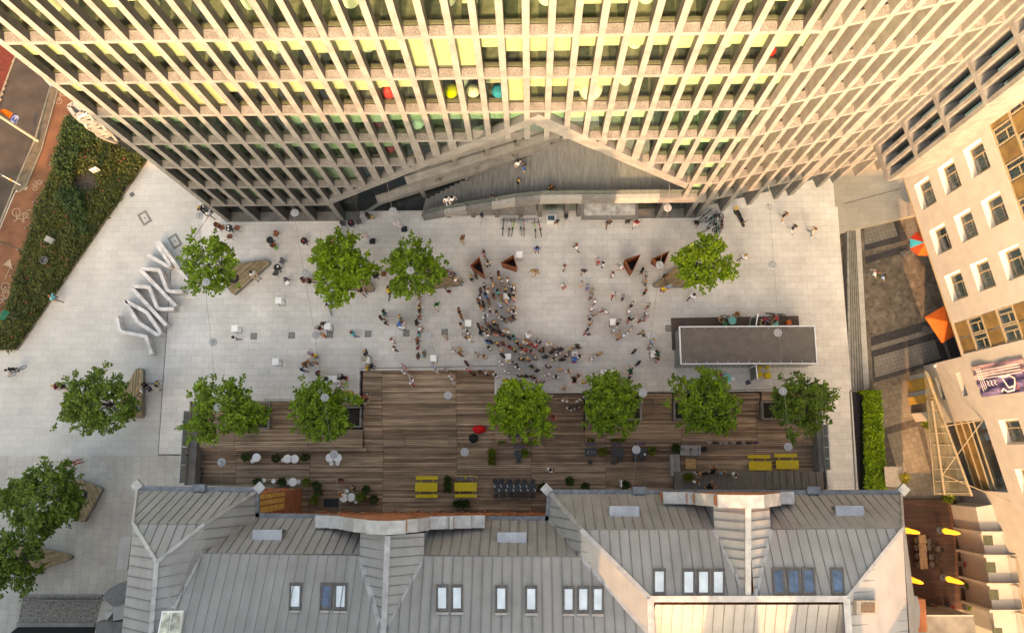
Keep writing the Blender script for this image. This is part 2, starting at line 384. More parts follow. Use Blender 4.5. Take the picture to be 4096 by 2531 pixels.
# west end wall, roof
ew.box(-27.102,-26.8,FY+.01,FY+14,-.1,ST*TOPK+.4)
ew.prism([(-27.1,FY+.6),(BX,FY+.6),(22.9,23.5),(26.9,24.7),(27.7,21.2),(37,23.5),(36,36),(-27.1,36)],ST*TOPK+.1,ST*TOPK+.5)
ew.prism([(26.9,24.2),(27.7,21.25),(36,23.4),(36,26)],8.3,8.66,1)
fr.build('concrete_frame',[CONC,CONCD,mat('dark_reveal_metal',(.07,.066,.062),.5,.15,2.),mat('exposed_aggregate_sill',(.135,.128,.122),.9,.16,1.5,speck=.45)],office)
ew.build('end_wall',[CONC,CONCD],office)
tr.build('terrace_steps',mat('grey_board_concrete',(.20,.197,.193),.85,.16,1.5,wood=(6,.6,1)),office)
pb.build('parapet',[CONC,mat('pale_concrete',(.30,.295,.285),.85,.1,3.,speck=.1)],office)
gl.build('glass_balustrade',glassmat('balustrade_glass',(.72,.86,.78),.05,haze=.12),office)
cn.build('entrance_canopy',[CONCD,mat('canopy_roofing',(.33,.32,.30),.9,.25,2.)],office)
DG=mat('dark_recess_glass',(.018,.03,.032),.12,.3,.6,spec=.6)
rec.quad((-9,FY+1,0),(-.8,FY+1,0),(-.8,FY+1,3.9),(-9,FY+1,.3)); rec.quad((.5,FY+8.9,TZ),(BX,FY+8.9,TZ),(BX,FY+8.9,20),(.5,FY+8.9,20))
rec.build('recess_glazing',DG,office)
# interiors: slabs, back wall, round columns
it=OB()
for k in range(0,TOPK+1):
    z=ST*k+.42 if k else .06
    if k<5 and k>0:
        xl=max(-16.5,.5+(z-21.5)/.92)-.8; xr=min(12.,.5+(21.7-z)/1.09)+.8
        parts=[(-26.7,xl),(xr,BX-.1)]
    elif k==0: parts=[(-26.7,-15.4),(4.4,BX-.1)]
    else: parts=[(-26.7,BX-.1)]
    for a,b in parts:
        it.box(a,b,FY+.6+(.4 if k==0 else 0),FY+7,z-.06,z,0)
        if k: it.box(a,b,FY+.62,FY+7,ST*k+.03,z-.061,1)
    q=[lp(rseg[0],0,-.8,0),lp(rseg[0],rseg[0][3],-.8,0),lp(rseg[1],rseg[1][3],-.8,0),(27.5,31,0),(BX,28,0)]
    it.prism([p[:2] for p in q],z-.06,z,0)
    if k: it.prism([p[:2] for p in q],ST*k+.03,z-.061,1)
it.box(-26.7,BX+1,FY+7,FY+7.2,0,ST*TOPK,2)
for k in range(1,TOPK):
    for a,b in spans(ST*k+.4):
        it.box(a+.4,b-.1,FY+REC+.03,FY+REC+.22,ST*k+.45,ST*k+LED+SLR+.12,3)
it.build('floor_slab',[CARPET,CEIL,WALLIN,mat('inner_sill',(.16,.14,.11),.6,.1)],office)
cl=OB()
for k in range(0,TOPK):
    for i,x in enumerate((-24.2,-19.2,-14.1,-9.0,-4.1,.9,5.9,10.9)):
        if 0<k<5 and -16.<x<11.5 and ST*(k+1)<cut(x)+1: continue
        if k==0 and -15.6<x<4.5: continue
        cl.cyl((x,FY+1.9),.42,ST*k+.43,ST*(k+1)+.02,18)
cl.build('column',WHITE,office,smooth=False)
# windows: the hundred that show largest are parts of their own, the rest one part
def win_mesh(mb,bl,wn):
    f,u0,u1,z0,z1,dep,drop=wn
    za,zb=(z0 if isinstance(z0,tuple) else (z0,z0))
    mb.quad(lp(f,u0,-dep,za),lp(f,u1,-dep,zb),lp(f,u1,-dep,z1),lp(f,u0,-dep,z1),0)
    t=.05
    mb.quad(lp(f,u0,-dep+.012,za),lp(f,u1,-dep+.012,zb),lp(f,u1,-dep+.012,zb+t),lp(f,u0,-dep+.012,za+t),1)
    mb.quad(lp(f,u0,-dep+.012,za+t),lp(f,u0+t+.14,-dep+.012,za+t),lp(f,u0+t+.14,-dep+.012,z1),lp(f,u0,-dep+.012,z1),1)
    mb.quad(lp(f,u1-t-.14,-dep+.012,zb+t),lp(f,u1,-dep+.012,zb+t),lp(f,u1,-dep+.012,z1),lp(f,u1-t-.14,-dep+.012,z1),1)
    if drop:
        zz=z1-(z1-max(za,zb))*drop
        bl.slab([lp(f,u0+.05,-dep-.05,zz),lp(f,u1-.05,-dep-.05,zz),lp(f,u1-.05,-dep-.05,z1),lp(f,u0+.05,-dep-.05,z1)],f[2]*-.01,0)
def isbig(wn): return wn[0] is FM and ST*5<(wn[3] if not isinstance(wn[3],tuple) else 0)<ST*8
big=[w_ for w_ in wins if isbig(w_)][:100]
bigid=set(id(w_) for w_ in big)
for w_ in big:
    a,b=OB(),OB(); win_mesh(a,b,w_); o=a.build('window',[GLASS,FRAME],office)
    if b.f:
        b.build('blind',BLIND,o)
a,b=OB(),OB()
for w_ in wins:
    if id(w_) not in bigid: win_mesh(a,b,w_)
a.build('window',[glassmat('shade_teal_glass',(.66,.93,.83),.03),FRAME],office)['kind']='stuff'; b.build('blind',BLIND,office)['kind']='stuff'  # same office glass, with the teal cast of the shaded rows put into its tint
# ================================================================== GROUND, STEPS, DECK
def Wz(x0,y0,s,zx,zy,z=0.): return P(x0+zx/s,y0+zy/s,z)
def D1(x,y,z=0.): return Wz(700,1520,3.059,x,y,z)
def D2(x,y,z=0.): return Wz(1400,1480,3.059,x,y,z)
def D3(x,y,z=0.): return Wz(1900,1520,3.059,x,y,z)
def D4(x,y,z=0.): return Wz(2600,1520,3.059,x,y,z)
def HB(x,y,z=0.): return Wz(3400,1250,3.516,x,y,z)
def HC(x,y,z=0.): return Wz(3500,1680,4.106,x,y,z)
def HD(x,y,z=0.): return Wz(3500,2048,3.131,x,y,z)
def LG(x,y,z=0.): return Wz(0,150,1.21,x,y,z)
def CC(x,y,z=0.): return Wz(2600,400,2.447,x,y,z)
PAVE=slab_mat('pale_paving',(.57,.54,.505),.98,.56,0.,.012,.66,.06,.19,spk=.12)
PAVE2=slab_mat('pale_large_paving',(.40,.375,.34),1.0,.72,RD(90),.012,.6,.07,.2)
def sheet(name,pts,z,m,th=.3):
    o=MB(); o.prism(pts,z-th,z); return struct(o.build(name,m))
DZ=-1.8
pz=MB()
pz.prism([(-14.7,7.62),(-3.1,7.62),(-3.1,21.9),(-14.7,21.9)],-2.3,0)
pz.prism([(-29.3,5.03),(-14.7,5.03),(-14.7,21.9),(-29.3,21.9)],-2.3,0); pz.prism([(-31.76,.5),(-29.3,.5),(-29.3,19.2),(-31.76,16.5)],-2.3,0)
pz.prism([(-3.1,5.55),(24.5,5.75),(27.1,5.75),(27.1,21.9),(-3.1,21.9)],-2.3,0)
pz.prism([(24.55,-6),(27.0,-6),(27.1,5.75),(24.5,5.75)],-2.3,0)
pz.prism([(26.9,21.9),(26.9,40),(-3.1,40),(-3.1,21.9)],-2.3,-.002)
struct(pz.build('plaza',PAVE)); pq=MB(); pq.prism([(26.9,21.9),(27.1,21.9),(27.1,19.5),(29,20.0),(40,22.5),(45,40),(26.9,40)],-2.3,-.002); struct(pq.build('passage_paving',slab_mat('shaded_passage_paving',(.30,.27,.23),.98,.56,0.,.010,.70,.05,.2,spk=.06))); pz=MB(); pz.prism([(-60,0.45),(-31.76,.45),(-31.76,16.5),(-29.3,19.2),(-29.3,40),(-60,40)],-2.3,-.001)  # passage paving is coloured darker to stand in for shade
struct(pz.build('plaza',slab_mat('dimmed_west_paving',(.43,.415,.39),.98,.56,0.,.010,.70,.05,.15,spk=.06)))  # same paving as the square, darkened to offset the brighter open sky
pw=MB(); pw.prism([(-60,-40),(-22,-40),(-22,-2.2),(-29.3,-2.0),(-29.3,.45),(-60,.45)],-2.3,0); struct(pw.build('pavement',PAVE2))
gb=MB(); gb.prism([(-250,-250),(250,-250),(250,250),(-250,250)],-3.2,-2.6); struct(gb.build('ground',mat('street_asphalt',(.06,.06,.06),.9,.2,1.)))
# drains: dark slots set in the plaza
DR=mat('drain_slot',(.012,.012,.013),.7,.2)
dr=MB()
def slot(a,b,w=.045,z=.004):
    a=Vector((*a,z));b=Vector((*b,z)); dr.bar(a,b,w,.006)
slot((-25.75*1.236,13.4*1.236),(-25.66*1.236,.47*1.236)); slot((-25.66*1.236,.45*1.236),D1(165,912)); slot((-25.75*1.236,13.4*1.236),Wz(700,780,3.059,430,235))
slot(Q(1,1,740,1127),Q(1,1,1730,1108)); slot(D1(1085,238),D1(1420,236)); slot(D3(860,165),D3(1370,160)); slot(D4(-200,150),D4(380,135)); slot(D4(970,122),D4(2350,95))
slot(CC(1900,1015),CC(2447,870))
struct(dr.build('drain_channel',DR))
# ---------------- timber deck
def _deck(t,b):
    geo=t.nodes.new('ShaderNodeNewGeometry'); br=t.nodes.new('ShaderNodeTexBrick'); br.inputs['Scale'].default_value=1.; br.inputs['Brick Width'].default_value=6.4; br.inputs['Row Height'].default_value=.165; br.inputs['Mortar Size'].default_value=.014; br.offset=0; br.inputs['Bias'].default_value=-.1
    br.inputs['Color1'].default_value=(.22,.145,.096,1); br.inputs['Color2'].default_value=(.46,.33,.23,1); br.inputs['Mortar'].default_value=(.03,.02,.014,1)
    t.links.new(geo.outputs['Position'],br.inputs['Vector'])
    mp=t.nodes.new('ShaderNodeMapping'); mp.inputs['Scale'].default_value=(.5,7,7); t.links.new(geo.outputs['Position'],mp.inputs['Vector'])
    o=_mul(t,br.outputs['Color'],_noise(t,mp.outputs[0],1.,.62,1.3))
    o=_mul(t,o,_noise(t,geo.outputs['Position'],.28,.72,1.22,detail=5))
    t.links.new(o,b.inputs['Base Color'])
DECK=node_mat('weathered_deck_boards',_deck,.85,.25)
dk=MB()
dk.prism([(-28.6,1.2),(24.05,1.2),(24.05,-4.6),(-28.6,-4.6)],-2.3,DZ)
# west end: steps between planters, platform, bench step
for i,y in enumerate((5.03,4.37,3.99,3.6,3.22)):
    yb=(4.37,3.99,3.6,3.22,2.63)[i]
    dk.box(-22.34,-16.6,yb,y,-2.2,-.15*(i+1)-.001*i)
dk.box(-28.6,-14.5,1.1,2.64,-2.25,-.9); dk.box(-22.2,-14.25,.74,1.097,-2.25,-1.35); dk.box(-28.6,-22.2,.85,1.097,-2.25,-1.36)
dk.box(-28.6,-22.5,2.645,5.0,-2.24,-.895)
# middle: broad seat steps then stairs
ys=[7.62,5.75,4.83,3.86,2.9,2.55,2.18,1.83,1.49,1.17,.79]; zs=[-.05,-.25,-.48,-.71,-.94,-1.08,-1.22,-1.37,-1.51,-1.66]
for i in range(10): dk.box(-14.44,-3.09,ys[i+1]+.002,ys[i],-2.26,zs[i])
dk.box(-14.44,-14.2,.74,1.2,-2.25,-1.78)
# east half: platforms in front of the planters, stairs between
dk.box(-3.085,.79,1.44,3.4,-2.25,-.9); dk.box(-3.085,1.11,1.03,1.437,-2.25,-1.35)
dk.box(-3.08,-2.6,3.4,5.54,-2.25,-.3)
for i,y in enumerate((5.54,5.05,4.6,4.15)): dk.box(1.05 if i<3 else .8,4.5,(5.05,4.6,4.15,2.9)[i],y,-2.2,-.2*(i+1))
dk.box(.8,4.5,2.5,2.9,-2.25,-.98)
for i in range(4): dk.box(.8 if i<3 else 1.12,4.59,2.5-.36*(i+1),2.5-.36*i,-2.25,-1.1-.17*i)
dk.box(4.6,23.15,1.56,3.3,-2.25,-.9); dk.box(4.21,23.15,1.12,1.557,-2.25,-1.35); dk.box(23.16,24.05,1.2,2.3,-2.25,-1.3); dk.box(23.155,24.05,2.303,3.3,-2.25,-.95)
for i,y in enumerate((5.56,5.1,4.65,4.2,3.75)):
    yb=(5.1,4.65,4.2,3.75,3.3)[i]
    dk.box(9.4,12.02,yb,y,-2.2,-.17*(i+1)); dk.box(16.9,19.4,yb,y,-2.2,-.17*(i+1)-.001)
dk.box(19.55,24.4,4.9,5.7,-2.2,-.06); dk.box(12.15,13.0,4.9,5.55,-2.2,-.06); dk.box(-16.6,-14.75,4.6,5.02,-2.2,-.061); dk.box(-23.5,-22.55,4.4,5.02,-2.2,-.061)
struct(dk.build('deck',DECK))
# retaining walls and edgings of the sunken deck
CW=mat('grey_cast_concrete',(.20,.195,.185),.85,.15,1.2,bump=.1)
rw=MB()
rw.box(-29.25,-28.6,-2.4,4.9,-2.3,-.35); rw.box(24.06,24.5,-1.0,5.5,-2.3,-.3)
struct(rw.build('retaining_wall',CW))
# planters: sunken boxes holding the trees
SOIL=mat('dark_planter_soil',(.028,.024,.02),.95,.4,9.,bump=.5)
def planter(x0,x1,y0,y1,label,z=0.):
    t=thing('planter',label,'planter',((x0+x1)/2,(y0+y1)/2,-.9),0,'concrete tree planters set into the deck')
    w=.14; M=Matrix.Translation((-(x0+x1)/2,-(y0+y1)/2,.9))
    m=MB(); m.M=M
    m.box(x0,x0+w,y0,y1,-2.2,z+.02); m.box(x1-w,x1,y0,y1,-2.2,z+.02); m.box(x0+w,x1-w,y0,y0+w,-2.2,z+.018); m.box(x0+w,x1-w,y1-w,y1,-2.2,z-.03)
    m.build('wall',CW,t); s=MB(); s.M=M; s.box(x0+w,x1-w,y0+w,y1-w,-2.0,z-.35); s.build('soil',SOIL,t)
planter(-25.3,-22.35,2.66,4.98,'grey concrete planter at the west end of the timber deck under the widest tree')
planter(-17.9,-14.46,2.78,4.55,'grey concrete planter west of the broad seat steps, beside the cardboard box')
planter(-2.6,.98,3.42,5.5,'grey concrete planter east of the broad seat steps, under the roundest tree')
planter(4.62,9.35,3.32,5.5,'grey concrete planter between two stair flights under the tree beside the long white table')
planter(12.08,16.85,3.31,4.88,'grey concrete planter south of the glass pavilion between two stair flights')
planter(19.46,23.9,3.32,4.88,'grey concrete planter at the east end of the timber deck')
# bar terrace in grey boards beside the brick house, with a stair up to the plaza
bt=MB(); BZ=-.9
bt.box(12.1,19.7,-2.6,-.96,-2.28,BZ); 
for i in range(8): bt.box(19.7+i*.57,19.7+(i+1)*.57,-2.4,-.96,-2.27,BZ+.1*(i+1)+.002)
struct(bt.build('bar_terrace',mat('grey_boards',(.16,.145,.125),.85,.18,2.,wood=(8,.5,1))))
# ---------------- east steps down to the hotel court
LZ=-.75
def l2(a,b,t): return (a[0]+(b[0]-a[0])*t,a[1]+(b[1]-a[1])*t)
stq=MB(); n=5
STC=mat('step_stone',(.24,.23,.21),.85,.16,2.,speck=.08); KERB=mat('pale_kerb_stone',(.40,.38,.35),.85,.1,2.)
def sl(i,zz):
    t=i/n
    return [l2(Q(3,1,563,-20,zz),Q(3,1,632,35,zz),t) if 0 else l2(CC(1928,1092,zz),CC(2030,1150,zz),t),l2(Q(3,1,578,1290,zz),Q(3,1,705,1285,zz),t),l2(CC(2447,955,zz),CC(2447,1035,zz),t)]
for i in range(n):
    z=LZ*(i)/n-.02; a=sl(i,0); b=sl(i+1,0)
    stq.prism([a[0],a[1],b[1],b[0]],-1.6,z); 
    d=(a[2][0]-a[0][0],a[2][1]-a[0][1]); e=(a[0][0]+d[0]*2.2,a[0][1]+d[1]*2.2); d2=(b[2][0]-b[0][0],b[2][1]-b[0][1]); e2=(b[0][0]+d2[0]*2.2,b[0][1]+d2[1]*2.2)
    stq.prism([a[0],b[0],e2,e],-1.6,z)
for i in range(1,n+1):
    z=LZ*(i-1)/n-.02; a=sl(i,0); d=(a[2][0]-a[0][0],a[2][1]-a[0][1])
    for p,q in ((a[0],a[1]),(a[0],(a[0][0]+d[0]*2.2,a[0][1]+d[1]*2.2))): stq.bar((*p,z-.01),(*q,z-.01),.07,.04,1)
struct(stq.build('stone_steps',[STC,mat('step_nosing',(.09,.085,.078),.85,.2,3.)]))
kb=MB(); kb.prism([sl(n,0)[0],sl(n,0)[1],Q(3,1,752,1256),Q(3,1,683,60)],-1.6,LZ+.03); struct(kb.build('kerb',KERB))
def _cob(t,b):
    geo=t.nodes.new('ShaderNodeNewGeometry'); vo=t.nodes.new('ShaderNodeTexVoronoi'); vo.inputs['Scale'].default_value=3.2; t.links.new(geo.outputs['Position'],vo.inputs['Vector'])
    cr=t.nodes.new('ShaderNodeValToRGB'); cr.color_ramp.elements[0].color=(.075,.06,.048,1); cr.color_ramp.elements[1].color=(.165,.135,.108,1); t.links.new(vo.outputs['Color'],cr.inputs[0])
    t.links.new(_mul(t,cr.outputs[0],_noise(t,geo.outputs['Position'],1.1,.75,1.2)),b.inputs['Base Color'])
COB=node_mat('brown_cobbles',_cob)
GRID=slab_mat('square_grey_setts',(.165,.15,.135),.33,.33,RD(-16),.018,.55,.08,.2,off=0.)
DARK=mat('dark_basalt_paving',(.038,.036,.038),.8,.25,4.)
TAN=slab_mat('tan_pavers',(.19,.158,.122),.42,.42,RD(-16),.016,.6,.14,.2,off=0.)
LGREY=mat('grey_paving_band',(.15,.135,.12),.85,.12,3.)
ct=MB(); ct.prism([Q(3,1,683,60,LZ),Q(3,1,752,1256,LZ),HB(1600,690,LZ),(45,6),(45,30),(30,24),sl(n,0)[0],sl(n,0)[0]],-1.6,LZ-.0) if 0 else ct.prism([(26.0,20.8),(28.2,5.4),(31,6.2),(34.5,7.5),(45,10),(45,24),(38,23.5)],-1.6,LZ)
struct(ct.build('hotel_court',COB))
def patch(name,f,pts,m,k=1,z=None):
    o=MB(); zz=(LZ if z is None else z)+.004*k; o.prism([f(x,y,zz) for x,y in pts],zz-.02,zz); return struct(o.build(name,m))
R31=lambda x,y,z=0.: Q(3,1,x,y,z)
patch('paving_band',HB,[(290,345),(1200,82),(1222,205),(298,470)],DARK)
patch('paving_band',HB,[(298,474),(1222,209),(1250,260),(300,538)],LGREY)
patch('paving_band',HB,[(300,540),(1250,262),(1405,665),(325,990)],DARK)
patch('paving_field',HB,[(335,625),(1190,378),(1280,640),(355,910)],GRID,2)
patch('paving_band',HB,[(1254,258),(1302,272),(1425,662),(1392,670)],LGREY,2)
patch('paving_band',HB,[(1306,274),(1460,240),(1640,600),(1429,662)],DARK)
patch('paving_band',R31,[(682,78),(920,12),(1005,205),(692,285)],DARK)
patch('paving_field',R31,[(686,100),(890,45),(930,178),(692,242)],GRID,2)
patch('paving_band',R31,[(697,327),(1000,238),(1017,285),(700,378)],DARK)
patch('paving_band',R31,[(945,5),(1030,0),(1075,150),(1030,210)],LGREY,1)
# two steps below the court, then the lane towards the garden deck
LN=-1.2
sp=MB()
sp.prism([HB(325,992),HB(1640,600),HB(1640,690),HB(335,1045)],-2,LZ-.15); sp.prism([HB(335,1047),HB(860,905),HB(865,955),HB(300,1105)],-2,LZ-.3)
struct(sp.build('stone_steps',mat('dark_step_stone',(.13,.11,.10),.85,.2,3.)))
ln=MB(); ln.prism([(27.8,6.2),(36,8.4),(42,8),(40,-30),(27.8,-30)],-2.4,LN); struct(ln.build('lane',TAN))
patch('paving_band',HC,[(120,135),(620,-15),(780,20),(960,860),(950,1000),(700,95),(195,235),(350,760),(190,760)],mat('brown_paving_band',(.075,.06,.05),.85,.2,3.),1,LN)
# gravel strip and edging beside the hedge
gv=MB(); gv.prism([HB(0,1108),HB(330,1108),Q(3,2,860,500),Q(3,2,628,500)],-2,-.4); struct(gv.build('gravel_strip',mat('dark_gravel',(.05,.045,.05),.95,.4,14.,bump=.6)))
eg=MB(); eg.bar((*HB(0,1100),-.2),(*HB(330,1100),-.2),.12,.5); eg.bar((*HB(0,1108),-.2),(*Q(3,2,628,500),-.2),.1,.5); struct(eg.build('kerb',LGREY))
# garden deck at the foot of the hotel, dark stained
gd=MB(); GZ=-.9
GDP=[HC(480,1305,GZ),HC(1310,1310,GZ),HD(1130,1180,GZ),HD(400,1215,GZ)]
gd.prism([(Q(3,2,900,555,GZ)),(Q(3,2,1350,555,GZ)),(Q(3,2,1425,1340,GZ)),(Q(3,2,900,1340,GZ))],-2.3,GZ)
def _gdk(t,b):
    geo=t.nodes.new('ShaderNodeNewGeometry'); br=t.nodes.new('ShaderNodeTexBrick'); br.inputs['Scale'].default_value=1.; br.inputs['Brick Width'].default_value=2.; br.inputs['Row Height'].default_value=.14; br.inputs['Mortar Size'].default_value=.008
    br.inputs['Color1'].default_value=(.05,.022,.012,1); br.inputs['Color2'].default_value=(.085,.036,.02,1); br.inputs['Mortar'].default_value=(.012,.007,.004,1); t.links.new(geo.outputs['Position'],br.inputs['Vector'])
    t.links.new(_mul(t,br.outputs['Color'],_noise(t,geo.outputs['Position'],.8,.6,1.25)),b.inputs['Base Color'])
struct(gd.build('garden_deck',node_mat('dark_stained_boards',_gdk,.7,.4)))
yc=MB(); ycp=[Q(3,2,1060,1385,3.6),Q(3,2,1470,1385,3.6),Q(3,2,1560,1900,3.6),Q(3,2,1060,1900,3.6)]; yc.prism(ycp,-1.8,3.6); yb=yc.build('outbuilding',mat('grey_flat_roof',(.17,.165,.155),.9,.2,1.)); yb.location=(0,0,0); tag(yb,'low grey flat roofed outbuilding south of the dark garden deck','outbuilding'); ye=MB(); ye.bar((*Q(3,2,1060,1383,3.7),3.66),(*Q(3,2,1472,1383,3.7),3.66),.09,.12); ye.build('roof_edge',mat('pale_roof_edge',(.4,.38,.34),.6,.1),yb)
# ---------------- road, cycle track and planted bed on the west
ROAD=mat('road_asphalt',(.042,.032,.026),.9,.22,.8,detail=6); CYC=mat('red_cycle_asphalt',(.125,.052,.026),.9,.2,.8,detail=6)
rd_=MB(); rd_.prism([LG(90,70),LG(430,40),LG(330,-400),LG(100,-400),LG(-700,1200),LG(-250,1500),LG(-60,1000),LG(80,735),LG(250,245)],.02-.2,.008); struct(rd_.build('road',ROAD))
cy=MB(); cy.prism([LG(285,255),LG(420,-60),LG(600,-60),LG(345,400),LG(300,560),LG(270,640),LG(195,800),LG(80,1175),LG(10,1400),LG(-80,1700),LG(-300,1700),LG(-150,1300),LG(0,930),LG(75,750),LG(130,735)],-.2,.012); struct(cy.build('cycle_track',CYC))
isl=MB(); isl.prism([LG(250,240),LG(285,250),LG(205,545),LG(130,720),LG(95,748),LG(70,735),LG(175,500)],-.2,.11); struct(isl.build('traffic_island',mat('island_paving',(.085,.066,.045),.9,.2,2.)))
ip=MB(); ip.prism([LG(0,-20),LG(75,92),LG(0,300),LG(-300,700),LG(-300,0)],-.2,.12); struct(ip.build('pavement',slab_mat('red_brick_paving',(.11,.02,.012),.22,.11,RD(20),.01,.4,.25,.2)))
kk=MB()
for a,b in ((LG(78,96),LG(0,300)),(LG(248,240),LG(172,500)),(LG(172,500),LG(68,738)),(LG(68,738),LG(-40,1010))): kk.bar((*a,.03),(*b,.03),.14,.22)
for a,b in ((LG(285,252),LG(205,545)),(LG(205,545),LG(130,722)),(LG(130,722),LG(95,750)),(LG(350,395),LG(272,640)),(LG(272,640),LG(195,800)),(LG(195,800),LG(80,1172)),(LG(80,1172),LG(5,1400)),(LG(710,600),LG(85,1512))): kk.bar((*a,.05),(*b,.05),.1,.2)
struct(kk.build('kerb',mat('worn_road_kerb',(.17,.145,.11),.85,.15,2.)))
mk=MB()
PAINT=mat('worn_road_paint',(.24,.18,.12),.8,.2,6.)
def ring(c,r,w=.035,n=18,ax=1.,an=0.):
    for i in range(n):
        t0,t1=2*math.pi*i/n,2*math.pi*(i+1)/n
        pts=[]
        for t,rr in ((t0,r-w),(t0,r+w),(t1,r+w),(t1,r-w)):
            x,y=rr*math.cos(t),rr*math.sin(t)*ax; pts.append((c[0]+x*math.cos(an)-y*math.sin(an),c[1]+x*math.sin(an)+y*math.cos(an),.018))
        mk.quad(*pts)
def stroke(a,b,w=.07): 
    mk.bar((*a,.015),(*b,.015),w,.006)
def bikemark(c,an,s=1.):
    T=lambda x,y:(c[0]+s*(x*math.cos(an)-y*math.sin(an)),c[1]+s*(x*math.sin(an)+y*math.cos(an)))
    ring(T(-.55,0),.33*s);ring(T(.55,0),.33*s)
    for a,b in (((-.55,0),(-.2,.55)),((-.2,.55),(.4,.5)),((.55,0),(.35,.72)),((-.05,-.02),(.4,.5)),((-.05,-.02),(-.24,.7)),((-.55,0),(-.05,-.02)),((-.38,.72),(-.1,.72)),((.35,.72),(.6,.74))): stroke(T(*a),T(*b),.07*s)
bikemark(LG(110,850),RD(172),1.1); bikemark(LG(12,1235),RD(250),1.1); bikemark(LG(296,290),RD(70),.8); bikemark(LG(180,716),RD(60),.6)
a0,a1=LG(25,1170),LG(52,1105); stroke(a0,a1,.07)
mk.add([(*LG(15,1100),.016),(*LG(50,1070),.016),(*LG(62,1125),.016),(*LG(45,1110),.016)],[(0,1,2,3)])
for i in range(9): 
    a=LG(70-i*8.5,110+i*27); mk.bar((*a,.13),(a[0]-.1,a[1]-.28,.13),.12,.01)
struct(mk.build('road_marking',PAINT))
bed=MB(); BEDP=[LG(345,395),LG(275,632),LG(190,820),LG(85,1175),LG(0,1440),LG(-40,1512),LG(80,1512),LG(708,602),LG(820,420),LG(500,250)]
bed.prism(BEDP,-.3,.05); struct(bed.build('planting_bed',mat('bed_soil',(.06,.048,.036),.95,.35,5.,bump=.4)))
# west ramp strip by the brick house
rp_=MB()
L5=lambda x,y,z=0.: Wz(0,2000,2.848,x,y,z)
rp_.prism([L5(260,1085),L5(1180,1080),L5(1090,1410),L5(200,1410)],-.5,.004); struct(rp_.build('cobbled_ramp',mat('grey_cobbles',(.2,.185,.165),.9,.3,5.,bump=.6,speck=.25)))
rq=MB(); rq.bar((*L5(260,1085),.12),(*L5(1180,1080),.12),.12,.3); rq.bar((*L5(460,1135),.08),(*L5(1180,1135),.08),.1,.2); rq.bar((*L5(200,1410),.08),(*L5(1090,1412),.08),.3,.2); struct(rq.build('kerb',CW))
rz_=MB(); rz_.prism([L5(200,1440),L5(1090,1440),L5(1060,1700),L5(-100,1700)],-.5,.006); struct(rz_.build('stair_pit',mat('dark_pit',(.012,.012,.012),.9)))
# ================================================================== BRICK HOUSE WITH ZINC ROOF
EZ=11.5; BR=15.8
def q3(c,r,x,y,z): return Vector((*Q(c,r,x,y,z),z))
def _zinc(t,b):
    geo=t.nodes.new('ShaderNodeNewGeometry')
    base=t.nodes.new('ShaderNodeRGB'); base.outputs[0].default_value=(.275,.266,.255,1)
    o=_mul(t,base.outputs[0],_noise(t,geo.outputs['Position'],.45,.86,1.12,detail=6,rough=.6))
    mp=t.nodes.new('ShaderNodeMapping'); mp.inputs['Scale'].default_value=(2.2,.25,.4); t.links.new(geo.outputs['Position'],mp.inputs['Vector'])
    o=_mul(t,o,_noise(t,mp.outputs[0],1.,.92,1.07)); t.links.new(o,b.inputs['Base Color'])
    b.inputs['Metallic'].default_value=.0
    t.links.new(_noise(t,geo.outputs['Position'],1.2,.66,.85),b.inputs['Roughness'])
ZINC=node_mat('weathered_zinc',_zinc,.5,.25)
SEAM=mat('zinc_seam',(.15,.145,.14),.6,.15,3.,metal=.2)
CAPZ=mat('zinc_flashing',(.36,.35,.34),.5,.14,2.,metal=.25)
GUT=mat('gutter_lead',(.16,.17,.185),.55,.2,3.,metal=.3)
BRICK=slab_mat('orange_brick',(.42,.14,.055),.26,.08,0,.008,.6,.16,.2)
def _brick(t,b):
    geo=t.nodes.new('ShaderNodeNewGeometry'); mp=t.nodes.new('ShaderNodeMapping'); mp.inputs['Rotation'].default_value=(RD(90),0,0); t.links.new(geo.outputs['Position'],mp.inputs['Vector'])
    br=t.nodes.new('ShaderNodeTexBrick'); br.inputs['Scale'].default_value=1.; br.inputs['Brick Width'].default_value=.26; br.inputs['Row Height'].default_value=.08; br.inputs['Mortar Size'].default_value=.008
    br.inputs['Color1'].default_value=(.36,.11,.045,1); br.inputs['Color2'].default_value=(.48,.17,.07,1); br.inputs['Mortar'].default_value=(.3,.2,.14,1); t.links.new(mp.outputs[0],br.inputs['Vector'])
    t.links.new(_mul(t,br.outputs['Color'],_noise(t,geo.outputs['Position'],.8,.8,1.15)),b.inputs['Base Color'])
BRICKW=node_mat('orange_brick_wall',_brick)
YEL=mat('ochre_render',(.62,.36,.10),.85,.12,2.)
house=thing('brick_house','long brick house with standing seam zinc roof, curved gables and skylights','house',(0,-3.9,-1.8))
HM=Matrix.Translation((0,3.9,1.8))
def HBm(): m=MB(); m.M=HM; return m
roof=HBm()
